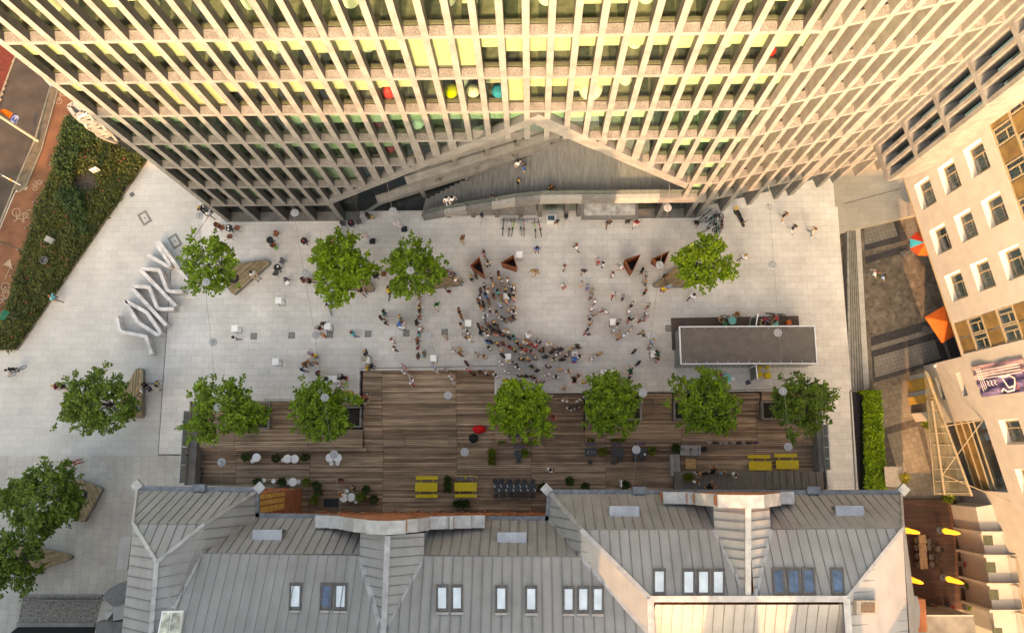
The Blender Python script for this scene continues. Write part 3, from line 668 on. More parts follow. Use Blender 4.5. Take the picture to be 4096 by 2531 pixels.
def face(pts,step=.62,seam=True,off=.3):
    pts=[Vector(p) for p in pts]
    nrm=Vector((0,0,0))
    for i in range(len(pts)): nrm+=pts[i].cross(pts[(i+1)%len(pts)])
    nrm.normalize()
    if nrm.z<0: pts=pts[::-1]; nrm=-nrm
    roof.poly(pts,0)
    if not seam: return
    up=Vector((0,0,1)); v=(up-nrm*up.dot(nrm)); 
    if v.length<.05: v=Vector((0,1,0))
    v.normalize(); u=v.cross(nrm).normalized(); c=pts[0]
    P2=[((p-c).dot(u),(p-c).dot(v)) for p in pts]; us=[p[0] for p in P2]
    k=math.ceil((min(us)-off)/step)
    while k*step+off<max(us):
        uu=k*step+off; k+=1; vs=[]
        for i in range(len(P2)):
            a,b=P2[i],P2[(i+1)%len(P2)]
            if (a[0]-uu)*(b[0]-uu)<0: t=(uu-a[0])/(b[0]-a[0]); vs.append(a[1]+(b[1]-a[1])*t)
        vs.sort()
        for i in range(0,len(vs)-1,2):
            if vs[i+1]-vs[i]>.15:
                A=c+u*uu+v*(vs[i]+.02)+nrm*.025; B=c+u*uu+v*(vs[i+1]-.02)+nrm*.025
                roof.bar(A,B,.03,.05,1,up=nrm)
def cap(a,b,w=.24,h=.1,mi=2,lift=.03): 
    a=Vector(a)+Vector((0,0,lift)); b=Vector(b)+Vector((0,0,lift)); roof.bar(a,b,w,h,mi)
S0=-30.
# west tower
A=q3(0,2,985,485,EZ);B=q3(0,2,1832,500,EZ);C=q3(0,2,1465,730,BR);D=q3(0,2,955,725,BR);AP=q3(0,2,1125,1000,17.6)
tr_=AP+Vector((-.05,-14,0)); wE=q3(0,2,890,1215,BR); wE2=wE+Vector((-.1,-8,0)); 
face([A,B,C,D]); face([D,C,AP])
face([D,AP,tr_,wE2]); face([A,D,wE2,Vector((A.x-.4,wE2.y,EZ))],seam=False)
VE=q3(0,2,1832,680,EZ); VB=q3(0,2,1445,935,BR)     # valley between tower and main range
face([B,VE,VB,C]); 
VT=q3(0,2,1240,1330,17.4); face([C,VB,VT,Vector((tr_.x+.9,VT.y-3,17.5)),tr_,AP])
cap(D,AP);cap(C,AP);cap(B,C,.2);cap(AP,tr_,.3);cap(VE,VB,.34,.04);cap(VB,VT,.34,.04)
cap(D,C,.03,.03,1); cap(A,D,.2,.1)
# main range
def mainup(px,r): return None
ME0=VE; ME1=q3(2,2,262,702,EZ)
MB0=VB; MB1=q3(2,2,495,962,BR)
face([ME0,ME1,MB1,MB0])
slope=.46
def up(p,y): return Vector((p.x,y,BR+(MB0.y-y)*slope))
GL=q3(1,2,742,952,BR); GR=q3(1,2,1203,955,BR); GVe=Vector((q3(1,2,905,1500,17.8).x,0,0)); gy=q3(1,2,905,1505,17.8).y
GV=up(GVe,gy); 
YB=-16.
RV=q3(2,2,980,1505,17.9)          # valley towards the right wing
face([MB0,GL,GV,up(GV,YB),Vector((VT.x+1.2,YB,up(MB0,YB).z)),VT])
face([GR,MB1,up(RV,RV.y),up(RV+Vector((2.2,0,0)),YB),up(GV,YB),GV])
GAP=q3(1,2,945,812,17.75)
ge=GAP.y
face([Vector((GL.x,ge,BR)),GL,GV,Vector((GAP.x,GV.y,17.78)),GAP],.55)
face([Vector((GR.x,ge,BR)),GAP,Vector((GAP.x,GV.y,17.78)),GV,GR],.55)
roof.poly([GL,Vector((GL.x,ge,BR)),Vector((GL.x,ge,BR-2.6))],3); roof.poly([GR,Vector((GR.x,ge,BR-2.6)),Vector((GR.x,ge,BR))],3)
cap(GAP,(GAP.x-.1,GV.y-.2,17.8),.34,.1); cap(GL,GV,.34,.04); cap(GR,GV,.34,.04)
cap(GL,MB0,.03,.03,1); cap(GR,MB1,.03,.03,1)
# right wing
RA=q3(2,2,278,512,EZ);RB=q3(3,2,952,515,EZ);RC=q3(3,2,965,758,BR);RD_=q3(2,2,495,768,BR)
RG0=q3(2,2,990,1263,17.9);RG1=q3(3,2,560,1262,17.9)
face([RA,RB,RC,RD_])
face([RA,RD_,MB1,ME1])
HL=q3(2,2,1450,767,BR);HR=q3(3,2,20,767,BR);HV=q3(2,2,1690,1255,17.85);HV2=q3(2,2,1735,1255,17.85)
face([RD_,HL,HV,RG0]); face([HR,RC,RG1,HV2])
face([RD_,RG0,RG0+Vector((0,-6,0)),RV+Vector((0,-1.5,.1)),MB1])
HA=q3(2,2,1690,612,17.9); hy=HA.y
face([Vector((HL.x,hy,BR)),HL,HV,HA],.55); face([Vector((HR.x,hy,BR)),HA,HV2,HR],.55)
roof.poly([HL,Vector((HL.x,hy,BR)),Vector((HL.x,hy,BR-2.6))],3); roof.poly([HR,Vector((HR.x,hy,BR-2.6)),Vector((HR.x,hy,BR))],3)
EE=q3(3,2,1005,1505,BR); EE2=EE+Vector((-.05,-6,0))
face([RC,EE,EE2,RG1+Vector((.1,-8,0)),RG1])
face([RB,RC,EE2,Vector((RB.x+.6,EE2.y,EZ))],seam=False)
sb=-14.
face([RG0+Vector((.3,-.35,-.05)),RG1+Vector((-.3,-.35,-.05)),RG1+Vector((3.2,-6,-3)),RG0+Vector((-.2,-6,-3))])
cap(RA,RD_,.3);cap(RD_,RG0,.3);cap(RG0,RG1,.36,.14,2);cap(RB,RC,.2);cap(RC,RG1,.2);cap(ME1,MB1,.34,.04);cap(MB1,RV,.34,.04);cap(HA,HV,.34,.12);cap(HL,HV,.3,.04);cap(HR,HV2,.3,.04)
cap(RG0,RG0+Vector((0,-6,0)),.4,.1); cap(RG1,RG1+Vector((0,-6,0)),.4,.1)
k1=q3(2,2,1030,1310,17.6);k2=q3(2,2,1290,1512,16.6);cap(k1,k2,.4,.06);k3=q3(3,2,540,1310,17.6);k4=q3(3,2,200,1512,16.6);cap(k3,k4,.4,.06)
cap(RD_,HL,.03,.03,1); cap(HR,RC,.03,.03,1)
# gutters and cornices
def gut(a,b): roof.bar(Vector(a)+Vector((0,.12,-.05)),Vector(b)+Vector((0,.12,-.05)),.34,.22,4)
gut(A,B);gut(ME0,(GL.x-2.3,ME0.y-.1,EZ));gut((GR.x+2.3,ME1.y,EZ),ME1);gut(RA,RB)
roof.bar(Vector(B)+Vector((.1,0,-.05)),Vector(VE)+Vector((.1,0,-.05)),.3,.22,4); roof.bar(Vector(RA)+Vector((-.1,0,-.05)),Vector(ME1)+Vector((-.1,0,-.05)),.3,.22,4)
for p,dx in ((A,-.05),(B,.25),(RA,-.3),(RB,.2)): roof.cbox((p.x+dx,p.y+.3,EZ-.05),(.62,.62,.3),RD(45),2)
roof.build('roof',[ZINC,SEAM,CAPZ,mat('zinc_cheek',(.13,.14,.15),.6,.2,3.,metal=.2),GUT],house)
# walls
wl=HBm()
def wallbox(x0,x1,y0,y1,z0=-1.8,z1=EZ-.15): wl.box(x0,x1,y0,y1,z0,z1)
wallbox(-26.9,-19.75,-16,-2.35); wallbox(-19.75,1.6,-16,-4.3); wallbox(1.6,25.0,-16,-2.65)
for x0,x1,y in ((-26.9,-19.75,-2.35),(-19.75,1.6,-4.3),(1.6,25.0,-2.65)):
    for z in (10.7,6.2,2.2): wl.box(x0,x1,y,y+.16,z,z+.22,0)
    n=int((x1-x0)/1.9)
    for i in range(n):
        x=x0+(i+.5)*(x1-x0)/n
        wl.box(x-.75,x-.55,y,y+.1,-1.8,10.7,0)
wl.build('wall',[BRICKW],house)
yp=HBm()
for y0,y1 in ((-2.75,-2.45),(-3.2,-2.85),(-3.75,-3.3)): yp.box(-19.74,-19.62,y0,y1,3.5,10.4)
yp.build('render_panel',YEL,house)
wt=q3(0,2,0,0,0)
nw=0
for x0,x1,y in ((-26.9,-19.75,-2.35),(-19.75,1.6,-4.3),(1.6,25.0,-2.65)):
    n=int((x1-x0)/1.9)
    for i in range(n):
        x=x0+(i+.5)*(x1-x0)/n+.35
        for z0,z1 in ((-.6,1.7),(3.2,5.6),(7.2,9.8)):
            m=HBm(); m.box(x-.42,x+.42,y-.02,y+.05,z0,z1,0); m.box(x-.34,x+.34,y+.052,y+.06,z0+.1,z1-.1,1); o=m.build('window',[mat('cream_window_frame',(.55,.48,.36),.6,.1),mat('dark_pane',(.03,.035,.04),.08,.2,spec=.6)],house); nw+=1
# curved gables: coping and brick behind
def gable(prof,yw,th,zz):
    for i in range(len(prof)-1):
        co=HBm(); wa=HBm()
        (xa,za),(xb,zb)=prof[i],prof[i+1]
        if xb-xa<.03: continue
        n=6
        for j in range(n):
            t0,t1=j/n,(j+1)/n; x_0=xa+(xb-xa)*t0;x_1=xa+(xb-xa)*t1;z_0=za+(zb-za)*t0;z_1=za+(zb-za)*t1
            co.add([(x_0,yw-th,z_0),(x_1,yw-th,z_1),(x_1,yw,z_1),(x_0,yw,z_0),(x_0,yw-th,z_0-.16),(x_1,yw-th,z_1-.16),(x_1,yw,z_1-.16),(x_0,yw,z_0-.16)],[(0,1,2,3),(7,6,5,4),(3,2,6,7),(1,0,4,5),(0,3,7,4),(2,1,5,6)],0)
        wa.add([(xa,yw-th+.1,zz),(xb,yw-th+.1,zz),(xb,yw-th+.1,zb-.162),(xa,yw-th+.1,za-.162),(xa,yw-.08,zz),(xb,yw-.08,zz),(xb,yw-.08,zb-.162),(xa,yw-.08,za-.162)],[(3,2,1,0),(4,5,6,7),(0,4,7,3),(1,2,6,5)],0)
        co.build('gable_coping',CAPZ,house); wa.build('gable_wall',BRICKW,house)
def prof(pts,c,r): return [(q3(cc,2,x,715,z).x,z) for cc,x,z in pts]
gable(prof([(1,425,13.2),(1,525,13.2),(1,526,13.6),(1,598,13.9),(1,599,14.4),(1,625,14.4),(1,626,14.8),(1,700,16.2),(1,788,17.0),(1,789,17.6),(1,930,18.3),(1,1072,17.6),(1,1073,17.0),(1,1160,16.3),(1,1243,14.9),(1,1244,14.4),(1,1385,13.9),(1,1386,14.1),(1,1410,14.1),(1,1411,13.6),(1,1540,13.5),(1,1541,13.2),(1,1640,13.2)],1,2),-3.62,.82,EZ-.2)
gable(prof([(2,1090,13.2),(2,1265,13.4),(2,1266,13.9),(2,1315,13.9),(2,1320,14.7),(2,1480,16.6),(2,1481,17.4),(2,1690,18.2),(3,-20,18.0),(3,0,17.2),(3,100,15.2),(3,105,13.6),(3,200,13.4)],2,2),-2.1,.78,EZ-.2)
for c,x,y in ((1,470,0),(1,1590,0)): pass
# raised rain-pipe heads on the gutter line
ph=HBm()
for c,x,z,yy in ((0,1420,11.8,-1.75),(2,915,11.8,-1.95),(3,330,11.8,-1.95)): p=q3(c,2,x,500,z); ph.box(p.x-.45,p.x+.45,yy-.35,yy+.15,EZ-.1,z)
ph.build('gutter_box',GUT,house)
# eyebrow dormers
def dormer(c,x0,x1,y0,y1,yb):
    o=HBm(); z=14.3
    a=q3(c,2,x0,y0,z);b=q3(c,2,x1,y0,z); L=b.x-a.x; y_b=q3(c,2,(x0+x1)/2,y1,z).y; yf=a.y
    n=10; arc=[(a.x+L*i/n,y_b+ (q3(c,2,x0,yb,z).y-y_b)*((2*i/n-1)**2)) for i in range(n+1)]
    o.prism([(a.x,yf),(b.x,yf)]+arc[::-1],z-.14,z,0)
    o.box(a.x+.12,b.x-.12,yf-1.2,yf-.1,z-1.9,z-.142,1)
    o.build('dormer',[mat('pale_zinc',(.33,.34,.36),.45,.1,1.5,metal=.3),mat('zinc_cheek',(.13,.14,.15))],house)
dormer(1,-22,186,769,882,862); dormer(2,-105,104,788,906,884); dormer(2,697,911,600,714,692); dormer(3,483,686,598,711,690)
# skylights: set flush in the roof planes
FR_=mat('skylight_frame',(.10,.09,.085),.5,.2,4.)
PW=mat('skylight_white_blind',(.62,.68,.72),.3,.1,1.2,spec=.6,coat=.5); PB=mat('skylight_blue_glass',(.06,.10,.17),.12,.35,1.5,spec=.8)
FLASH=mat('warm_grey_flashing',(.36,.33,.30),.5,.1,3.,metal=.2)  # warm grey strip across one edge of every skylight
def onplane(c,x,y,p0,nrm):
    a=q3(c,2,x,y,0); b=q3(c,2,x,y,20); d=b-a; t=(p0-a).dot(nrm)/d.dot(nrm); return a+d*t
nM=Vector((0,slope,1)).normalized(); nR=(HL-RD_).cross(RG0-RD_).normalized(); 
if nR.z<0:nR=-nR
def skylight(c,x0,x1,y0,y1,p0,nr,sk,pane):
    pts=[onplane(c,x0+sk,y0,p0,nr),onplane(c,x1+sk,y0,p0,nr),onplane(c,x1,y1,p0,nr),onplane(c,x0,y1,p0,nr)]
    ctr=sum(pts,Vector())/4
    def ring_(f,h): return [ctr+(p-ctr)*f+nr*h for p in pts]
    m=HBm(); o=ring_(1.,.0);t_=ring_(.98,.09);
    for i in range(4):
        j=(i+1)%4; m.quad(o[j],o[i],t_[i],t_[j],0)
    ii=[ctr+(p-ctr)*1.+nr*.09 for p in pts]
    gx=.13
    inn=[]
    ex=(pts[1]-pts[0]).normalized(); ey=(pts[3]-pts[0]).normalized()
    inn=[pts[0]+ex*gx+ey*.22,pts[1]-ex*gx+ey*.22,pts[2]-ex*gx-ey*.2,pts[3]+ex*gx-ey*.2]; inn=[p+nr*.09 for p in inn]
    for i in range(4):
        j=(i+1)%4; m.quad(t_[i],inn[i],inn[j],t_[j],0)
    m.bar(pts[3]+nr*.06+ey*.1,pts[2]+nr*.06+ey*.1,.14,.03,1,up=nr)
    fo=m.build('skylight',[FR_,FLASH],house)
    g=HBm(); g.poly([p-nr*.02 for p in inn],0); 
    o=g.build('pane',[pane],fo)
p0=Vector(MB0); pr=Vector(RD_)
for c,x0,x1,y0,y1,w in ((1,235,325,1148,1345,0),(1,455,545,1148,1345,1),(1,558,650,1148,1348,0),(1,1290,1378,1160,1358,0),(1,1398,1484,1160,1358,0),(1,1714,1801,1165,1362,0),(2,93,182,1168,1365,0),(2,362,449,1170,1368,0),(2,466,554,1170,1368,0),(2,572,658,1170,1370,0)):
    skylight(c,x0,x1,y0,y1,p0,nM,6 if c==1 and x0<700 else 0,PB if w else PW)
for c,x0,x1,y0,y1,w in ((2,1008,1102,1046,1240,0),(2,1218,1312,1048,1245,0),(2,1324,1418,1048,1245,0),(2,1430,1524,1048,1245,0),(3,38,128,1040,1240,1),(3,142,238,1040,1240,1),(3,248,345,1040,1242,1),(3,455,552,1040,1240,1)):
    skylight(c,x0,x1,y0,y1,pr,nR,-14 if c==3 else 0,PB if w else PW)
# side roofs, turret and roof light at the west end, bay roof and hatch at the east end
SRM=[ZINC,mat('zinc_dark',(.12,.118,.115),.6,.15,3.,metal=.2)]
def L53(x,y,z): return Vector((*L5(x,y,z),z))
sd=HBm(); sd.prism([L5(1380,420,9.5),L5(1500,400,9.5),L5(1450,790,9.5),L5(1330,780,9.5),L5(1345,560,9.5)],8.8,9.5); sd.build('side_roof',SRM,house)
n=12; c0=L5(1500,1100,9.); tp=[L5(1440,915,9.)]+[L5(1440-255*math.sin(math.pi*i/n)**.8,915+355*i/n,9.) for i in range(1,n)]+[L5(1215,1268,9.),L5(1750,1268,9.),L5(1700,1130,9.)]
sd=HBm(); sd.prism(tp,8.2,9.0,1); sd.build('side_roof',SRM,house)
sd=HBm(); sd.prism([L5(1290,1220,12),L5(1640,1205,12),L5(1640,1310,12),L5(1290,1370,12)],9,lambda x,y:12+.3*math.sin(x),0); sd.build('side_roof',SRM,house)
sd=HBm(); sd.prism([L5(1170,1275,11),L5(1290,1270,11),L5(1210,1370,11)],9,11,0); sd.build('side_roof',SRM,house)
sd=HBm(); sd.prism([L5(1090,1390,10.5),L5(1590,1370,10.5),L5(1500,1540,10.5),L5(1090,1540,10.5)],9,10.5,1); sd.build('side_roof',SRM,house)
sd=HBm(); sd.prism([L5(1620,1310,12.5),L5(1750,1262,12.5),L5(1750,1520,12.5),L5(1580,1520,12.5)],9,12.5,0); sd.build('side_roof',SRM,house)
def Q32(x,y,z): return Q(3,2,x,y,z)
sd=HBm(); sd.prism([Q32(1003,1245,9),Q32(1070,1245,9),Q32(1090,1330,9),Q32(1085,1470,9),Q32(1012,1475,9)],8.3,9,0); sd.build('side_roof',SRM,house)
tw=HBm(); tw.prism(tp,-.0,8.19); tw.build('bay_wall',BRICKW,house)
tw=HBm(); tw.prism([Q32(1003,1245,7),Q32(1065,1245,7),Q32(1080,1470,7),Q32(1012,1475,7)],-2,8.29); tw.build('bay_wall',BRICKW,house)
rl=HBm(); zz=17.6
rl.slab([L53(1845,1260,zz),L53(2080,1260,zz),L53(2040,1540,zz+.6),L53(1790,1540,zz+.6)],(0,0,-.5),0); 
rl.slab([L53(1860,1275,zz+.05),L53(1945,1275,zz+.05),L53(1905,1540,zz+.65),L53(1805,1540,zz+.65)],(0,0,.02),1); rl.slab([L53(1965,1275,zz+.05),L53(2066,1275,zz+.05),L53(2028,1540,zz+.65),L53(1920,1540,zz+.65)],(0,0,.02),1)
rl.build('roof_light',[WHITE,mat('dirty_roof_glass',(.62,.60,.48),.3,.3,1.6,col2=(.18,.17,.14))],house)
hh=HBm(); pE=Vector(RC); nE=(EE-RC).cross(RG1-RC).normalized(); nE=nE if nE.z>0 else -nE
hp=[onplane(3,x,y,pE,nE) for x,y in ((608,1270),(755,1270),(755,1365),(608,1365))]
hh.slab([p+nE*.01 for p in hp],nE*.28,0); hh.slab([onplane(3,x,y,pE,nE)+nE*.3 for x,y in ((640,1285),(735,1285),(735,1355),(640,1355))],nE*.02,1)
hh.build('roof_hatch',[mat('hatch_frame',(.30,.25,.2),.6,.1),mat('hatch_glass',(.12,.075,.04),.2,.2)],house)
# unseen neighbours inferred from their shade; extra blocks and gaps shaped to cast it
nb=thing('unseen_shade_building','unseen plain building south of the brick house, shaped to shade the square','building',(-25,-24,-1.8))
m=MB(); m.M=Matrix.Translation((25,24,1.8))
m.box(-37.5,-2.2,-34,-20.2,-1.8,40.4); m.box(-62,-37.52,-34,-20.6,-1.8,22.); m.box(-2.0,1.2,-34,-20.4,-1.8,35.5); m.box(1.3,9.,-34,-20.4,-1.8,17.5); m.box(9.2,11.6,-30,-20.5,-1.8,26); m.box(14.3,17.6,-30,-20.5,-1.8,26.5); m.box(11.7,27.6,-34,-21,-1.8,21.6); m.box(-9,-4,-30,-24,40.4,42); m.box(-33,-30.5,-30,-20.3,40.4,42)
m.build('wall',mat('beige_render',(.42,.38,.33),.9,.1,1.),nb)
m=MB(); m.M=Matrix.Translation((25,24,1.8))
for i in range(22):
    for k in range(9): m.box(-37+i*1.55,-36.1+i*1.55,-20.15,-20.22,1+k*3.5,3+k*3.5)
m.build('window',mat('dark_pane',(.03,.035,.04)),nb)['kind']='stuff'
# ================================================================== HOTEL ON THE EAST SIDE
HO=Vector((30.3,22.92,0)); HD_=Vector((.217,-.976,0)).normalized(); HN=Vector((HD_.y,-HD_.x,0)); HN=Vector((-.976,-.217,0)).normalized()
fh=(HO,HD_,HN,60.)
hotel=thing('hotel_building','cream rendered hotel with ochre panel strips, banner and overhanging upper floors','hotel',(30.3,22.92,-1.2))
HT=Matrix.Translation((-30.3,-22.92,1.2))
def HM_(): m=MB(); m.M=HT; return m
CREAM=mat('cream_render',(.35,.325,.30),.85,.05,1.2)
OCHRE=mat('ochre_panel',(.15,.095,.035),.5,.22,1.4,spec=.5)
GOLDF=mat('gold_window_frame',(.26,.21,.14),.5,.1)
def _curt(t,b):
    geo=t.nodes.new('ShaderNodeNewGeometry'); wv=t.nodes.new('ShaderNodeTexWave'); wv.bands_direction='Y'; wv.inputs['Scale'].default_value=2.2; wv.inputs['Distortion'].default_value=1.5; wv.inputs['Detail Scale'].default_value=.6
    t.links.new(geo.outputs['Position'],wv.inputs['Vector']); cr=t.nodes.new('ShaderNodeValToRGB'); cr.color_ramp.elements[0].color=(.16,.16,.13,1); cr.color_ramp.elements[1].color=(.6,.6,.5,1); t.links.new(wv.outputs['Fac'],cr.inputs[0]); t.links.new(cr.outputs[0],b.inputs['Base Color'])
CURT=node_mat('pleated_curtain',_curt)
HGL=glassmat('hotel_glass',(.55,.68,.70),.04)
DPANE=mat('dark_interior',(.03,.03,.035),.6,.3,1.)
holes=[]
for z0,z1 in ((6.65,8.92),(10.32,12.52),(13.95,16.2)):
    for u0,u1 in ((1.5,3.65),(5.35,7.4),(9.1,11.2)): holes.append((u0,u1,z0,z1,'w'))
for u0,u1,z0 in ((20.55,22.4,7.45),(24.2,26.05,7.45),(27.9,29.8,7.45),(20.55,22.4,11.2),(24.2,26.05,11.2)): holes.append((u0,u1,z0,z0+2.45,'w'))
holes+=[(16.56,18.45,.46,1.12,'s'),(16.55,18.43,3.86,4.56,'s')]
holes+=[(12.75,15.25,5.7,17.2,'p'),(.25,15.2,17.42,21.6,'q'),(20.4,26.0,-.9,5.65,'g')]
wm=HM_()
us=sorted(set([0,60.]+[h[0] for h in holes]+[h[1] for h in holes]+[15.4])); zs=sorted(set([-1.2,5.6,22.4]+[h[2] for h in holes]+[h[3] for h in holes]))
for i in range(len(us)-1):
    for j in range(len(zs)-1):
        um=(us[i]+us[i+1])/2; zm=(zs[j]+zs[j+1])/2
        if zm<5.6 and um<15.4: continue
        if any(h[0]<um<h[1] and h[2]<zm<h[3] for h in holes): continue
        wm.quad(lp(fh,us[i],0,zs[j]),lp(fh,us[i+1],0,zs[j]),lp(fh,us[i+1],0,zs[j+1]),lp(fh,us[i],0,zs[j+1]))
for u0,u1,z0,z1,k in holes:
    if k in 'pqg': d=.12 if k!='g' else .5
    else: d=.42 if k=='w' else .5
    a=[lp(fh,u0,0,z0),lp(fh,u1,0,z0),lp(fh,u1,0,z1),lp(fh,u0,0,z1)]; s_=.12 if k=='w' else .1
    if k in 'pqg': s_=0
    b=[lp(fh,u0+s_,-d,z0+s_),lp(fh,u1-s_,-d,z0+s_),lp(fh,u1-s_,-d,z1-s_),lp(fh,u0+s_,-d,z1-s_)]
    for i in range(4): j=(i+1)%4; wm.quad(a[i],a[j],b[j],b[i],0 if k!='w' else 1)
# underside of the overhang, north end, roof
wm.quad(lp(fh,0,0,5.6),lp(fh,15.4,0,5.6),lp(fh,15.4,-6,5.6),lp(fh,0,-6,5.6)); wm.quad(lp(fh,15.4,0,-1.2),lp(fh,15.4,0,5.6),lp(fh,15.4,-6,5.6),lp(fh,15.4,-6,-1.2)); wm.quad(lp(fh,0,-6,-1.2),lp(fh,15.4,-6,-1.2),lp(fh,15.4,-6,5.6),lp(fh,0,-6,5.6))
wm.quad(lp(fh,0,0,5.6),lp(fh,0,-14,5.6),lp(fh,0,-14,22.4),lp(fh,0,0,22.4)); wm.quad(lp(fh,0,0,22.4),lp(fh,60,0,22.4),lp(fh,60,-14,22.4),lp(fh,0,-14,22.4))
wm.build('wall',[CREAM,mat('pale_reveal',(.55,.50,.45),.8,.04)],hotel)
pl=HM_(); pl.slab([lp(fh,-.1,.06,5.5),lp(fh,15.5,.06,5.5),lp(fh,15.5,.06,5.62),lp(fh,-.1,.06,5.62)],HN*-.3); pl.bar(lp(fh,15.42,.02,-1),lp(fh,15.42,.02,5.5),.16,.16)
pl.build('edge_trim',GOLDF,hotel)
def hwin(u0,u1,z0,z1,d,curtain=1.,dark=False):
    f=HM_(); w=.11
    def fr_(a,b,c,e,t=.05,o=.0): f.slab([lp(fh,a,-d+o,c),lp(fh,b,-d+o,c),lp(fh,b,-d+o,e),lp(fh,a,-d+o,e)],HN*t)
    fr_(u0,u0+w,z0,z1);fr_(u1-w,u1,z0,z1);fr_(u0+w,u1-w,z0,z0+w);fr_(u0+w,u1-w,z1-w,z1)
    um=u0+(u1-u0)*.36; zm=z0+(z1-z0)*.62
    fr_(um-.05,um+.05,z0+w,z1-w,.045); fr_(um+.05,u1-w,zm-.05,zm+.05,.04)
    o=f.build('window',GOLDF,hotel)
    g=HM_(); g.quad(lp(fh,u0+w,-d+.01,z0+w),lp(fh,u1-w,-d+.01,z0+w),lp(fh,u1-w,-d+.01,z1-w),lp(fh,u0+w,-d+.01,z1-w)); g.build('pane',HGL,o)
    c=HM_(); c.quad(lp(fh,u0,-d-.5,z0),lp(fh,u1,-d-.5,z0),lp(fh,u1,-d-.5,z1),lp(fh,u0,-d-.5,z1),1); 
    if curtain: n=14; uw=(u1-u0)*curtain
    if curtain:
        for i in range(n):
            a=u0+uw*i/n;b=u0+uw*(i+1)/n; c.quad(lp(fh,a,-d-.18-.05*(i%2),z0),lp(fh,b,-d-.18-.05*((i+1)%2),z0),lp(fh,b,-d-.18-.05*((i+1)%2),z1),lp(fh,a,-d-.18-.05*(i%2),z1),0)
    c.build('curtain',[CURT,DPANE],o)
rg=random.Random(5)
for u0,u1,z0,z1,k in holes:
    if k=='w': hwin(u0+.12,u1-.12,z0+.12,z1-.12,.42,rg.choice([1.,1.,.75,1.]) if z0>9 or u0>12 else rg.choice([.6,.3,1.]))
    if k=='s':
        f=HM_(); f.quad(lp(fh,u0,-.5,z0),lp(fh,u1,-.5,z0),lp(fh,u1,-.5,z1),lp(fh,u0,-.5,z1)); f.build('slit_window',DPANE,hotel)
# checkered strips of ochre panels and windows
def cells(u0,u1,z0,z1,cu,cz,par):
    nu=round((u1-u0)/cu); nz=round((z1-z0)/cz)
    for i in range(nu):
        for j in range(nz):
            a=u0+(u1-u0)*i/nu;b=u0+(u1-u0)*(i+1)/nu;c=z0+(z1-z0)*j/nz;e=z0+(z1-z0)*(j+1)/nz
            if (j+par*i)%2==0:
                m=HM_(); m.slab([lp(fh,a+.05,-.12,c+.05),lp(fh,b-.05,-.12,c+.05),lp(fh,b-.05,-.12,e-.05),lp(fh,a+.05,-.12,e-.05)],HN*.05); m.build('ochre_panel',OCHRE,hotel)
            else: hwin(a+.03,b-.03,c+.03,e-.03,.12)
    m=HM_()
    for i in range(nu+1):
        u=u0+(u1-u0)*i/nu; m.bar(lp(fh,u,-.05,z0),lp(fh,u,-.05,z1),.09,.16)
    for j in range(nz+1):
        z=z0+(z1-z0)*j/nz; m.bar(lp(fh,u0,-.06,z),lp(fh,u1,-.06,z),.07,.15)
    m.build('panel_frame',GOLDF,hotel)
cells(12.75,15.25,5.7,17.2,1.25,1.85,0); cells(.25,15.2,17.42,21.6,1.25,2.09,1)
# stretched banner: dark violet printed cloth, white and rose folds
bn=thing('banner','violet printed cloth banner with white lettering and ships, stretched across the hotel wall','banner',lp(fh,17.5,.1,6.4))
M=Matrix.Translation(-Vector(lp(fh,17.5,.1,6.4)))
def _ban(t,b):
    geo=t.nodes.new('ShaderNodeNewGeometry'); n=t.nodes.new('ShaderNodeTexNoise'); n.inputs['Scale'].default_value=.9; n.inputs['Detail'].default_value=5; n.inputs['Distortion'].default_value=1.; t.links.new(geo.outputs['Position'],n.inputs['Vector'])
    cr=t.nodes.new('ShaderNodeValToRGB'); cr.color_ramp.elements[0].position=.35; cr.color_ramp.elements[0].color=(.05,.035,.10,1); cr.color_ramp.elements[1].position=.62; cr.color_ramp.elements[1].color=(.13,.10,.2,1); t.links.new(n.outputs['Fac'],cr.inputs[0]); t.links.new(cr.outputs[0],b.inputs['Base Color'])
m=MB(); m.M=M
nu,nz=14,26
for i in range(nu):
    for j in range(nz):
        q=[]
        for a,b in ((i,j),(i+1,j),(i+1,j+1),(i,j+1)):
            u=16.35+2.35*a/nu; z=6.45+6.4*b/nz; q.append(lp(fh,u,.10+.05*math.sin(u*9+z*.8)+.04*math.sin(z*2+u*3),z))
        u=16.35+2.35*(i+.5)/nu
        m.quad(*q,1 if u<17.35 else 0)
m.build('cloth',[node_mat('violet_print',_ban),mat('rose_print',(.36,.22,.24),.7,.2,2.)],bn,smooth=True)
BW_=mat('white_print',(.72,.68,.68),.7,.06); BO=mat('orange_print',(.5,.14,.05),.7,.1)
m=MB(); m.M=M
def bl_(pts,w,mi=0):
    for (u0,z0),(u1,z1) in zip(pts,pts[1:]): m.bar(lp(fh,u0,.20,z0),lp(fh,u1,.20,z1),w,.012,mi,up=HN)
for u in (16.75,16.95,17.15,17.35): bl_([(u,7.),(u+.02,12.4)],.05)
for z in (7.1,7.35,7.6): bl_([(16.5,z),(18.3-(z-7)*.3,z+.1)],.05)
for k,z in enumerate((8.1,8.55,9.0)): bl_([(17.55,z-.15),(17.65,z+.1),(17.8,z-.1)],.06); bl_([(17.85,z-.1),(17.95,z+.13)],.06)
bl_([(17.4,9.6),(17.5,10.2),(17.45,10.9),(17.7,11.4),(18.1,11.2),(18.5,10.9),(18.55,10.1),(18.3,9.7),(18.5,9.4)],.12); bl_([(17.6,10.0),(18.3,10.4),(18.2,11.2)],.12); bl_([(17.5,10.9),(17.55,11.3),(18.4,11.55),(18.45,11.2)],.05,1)
m.build('print',[BW_,BO],bn)
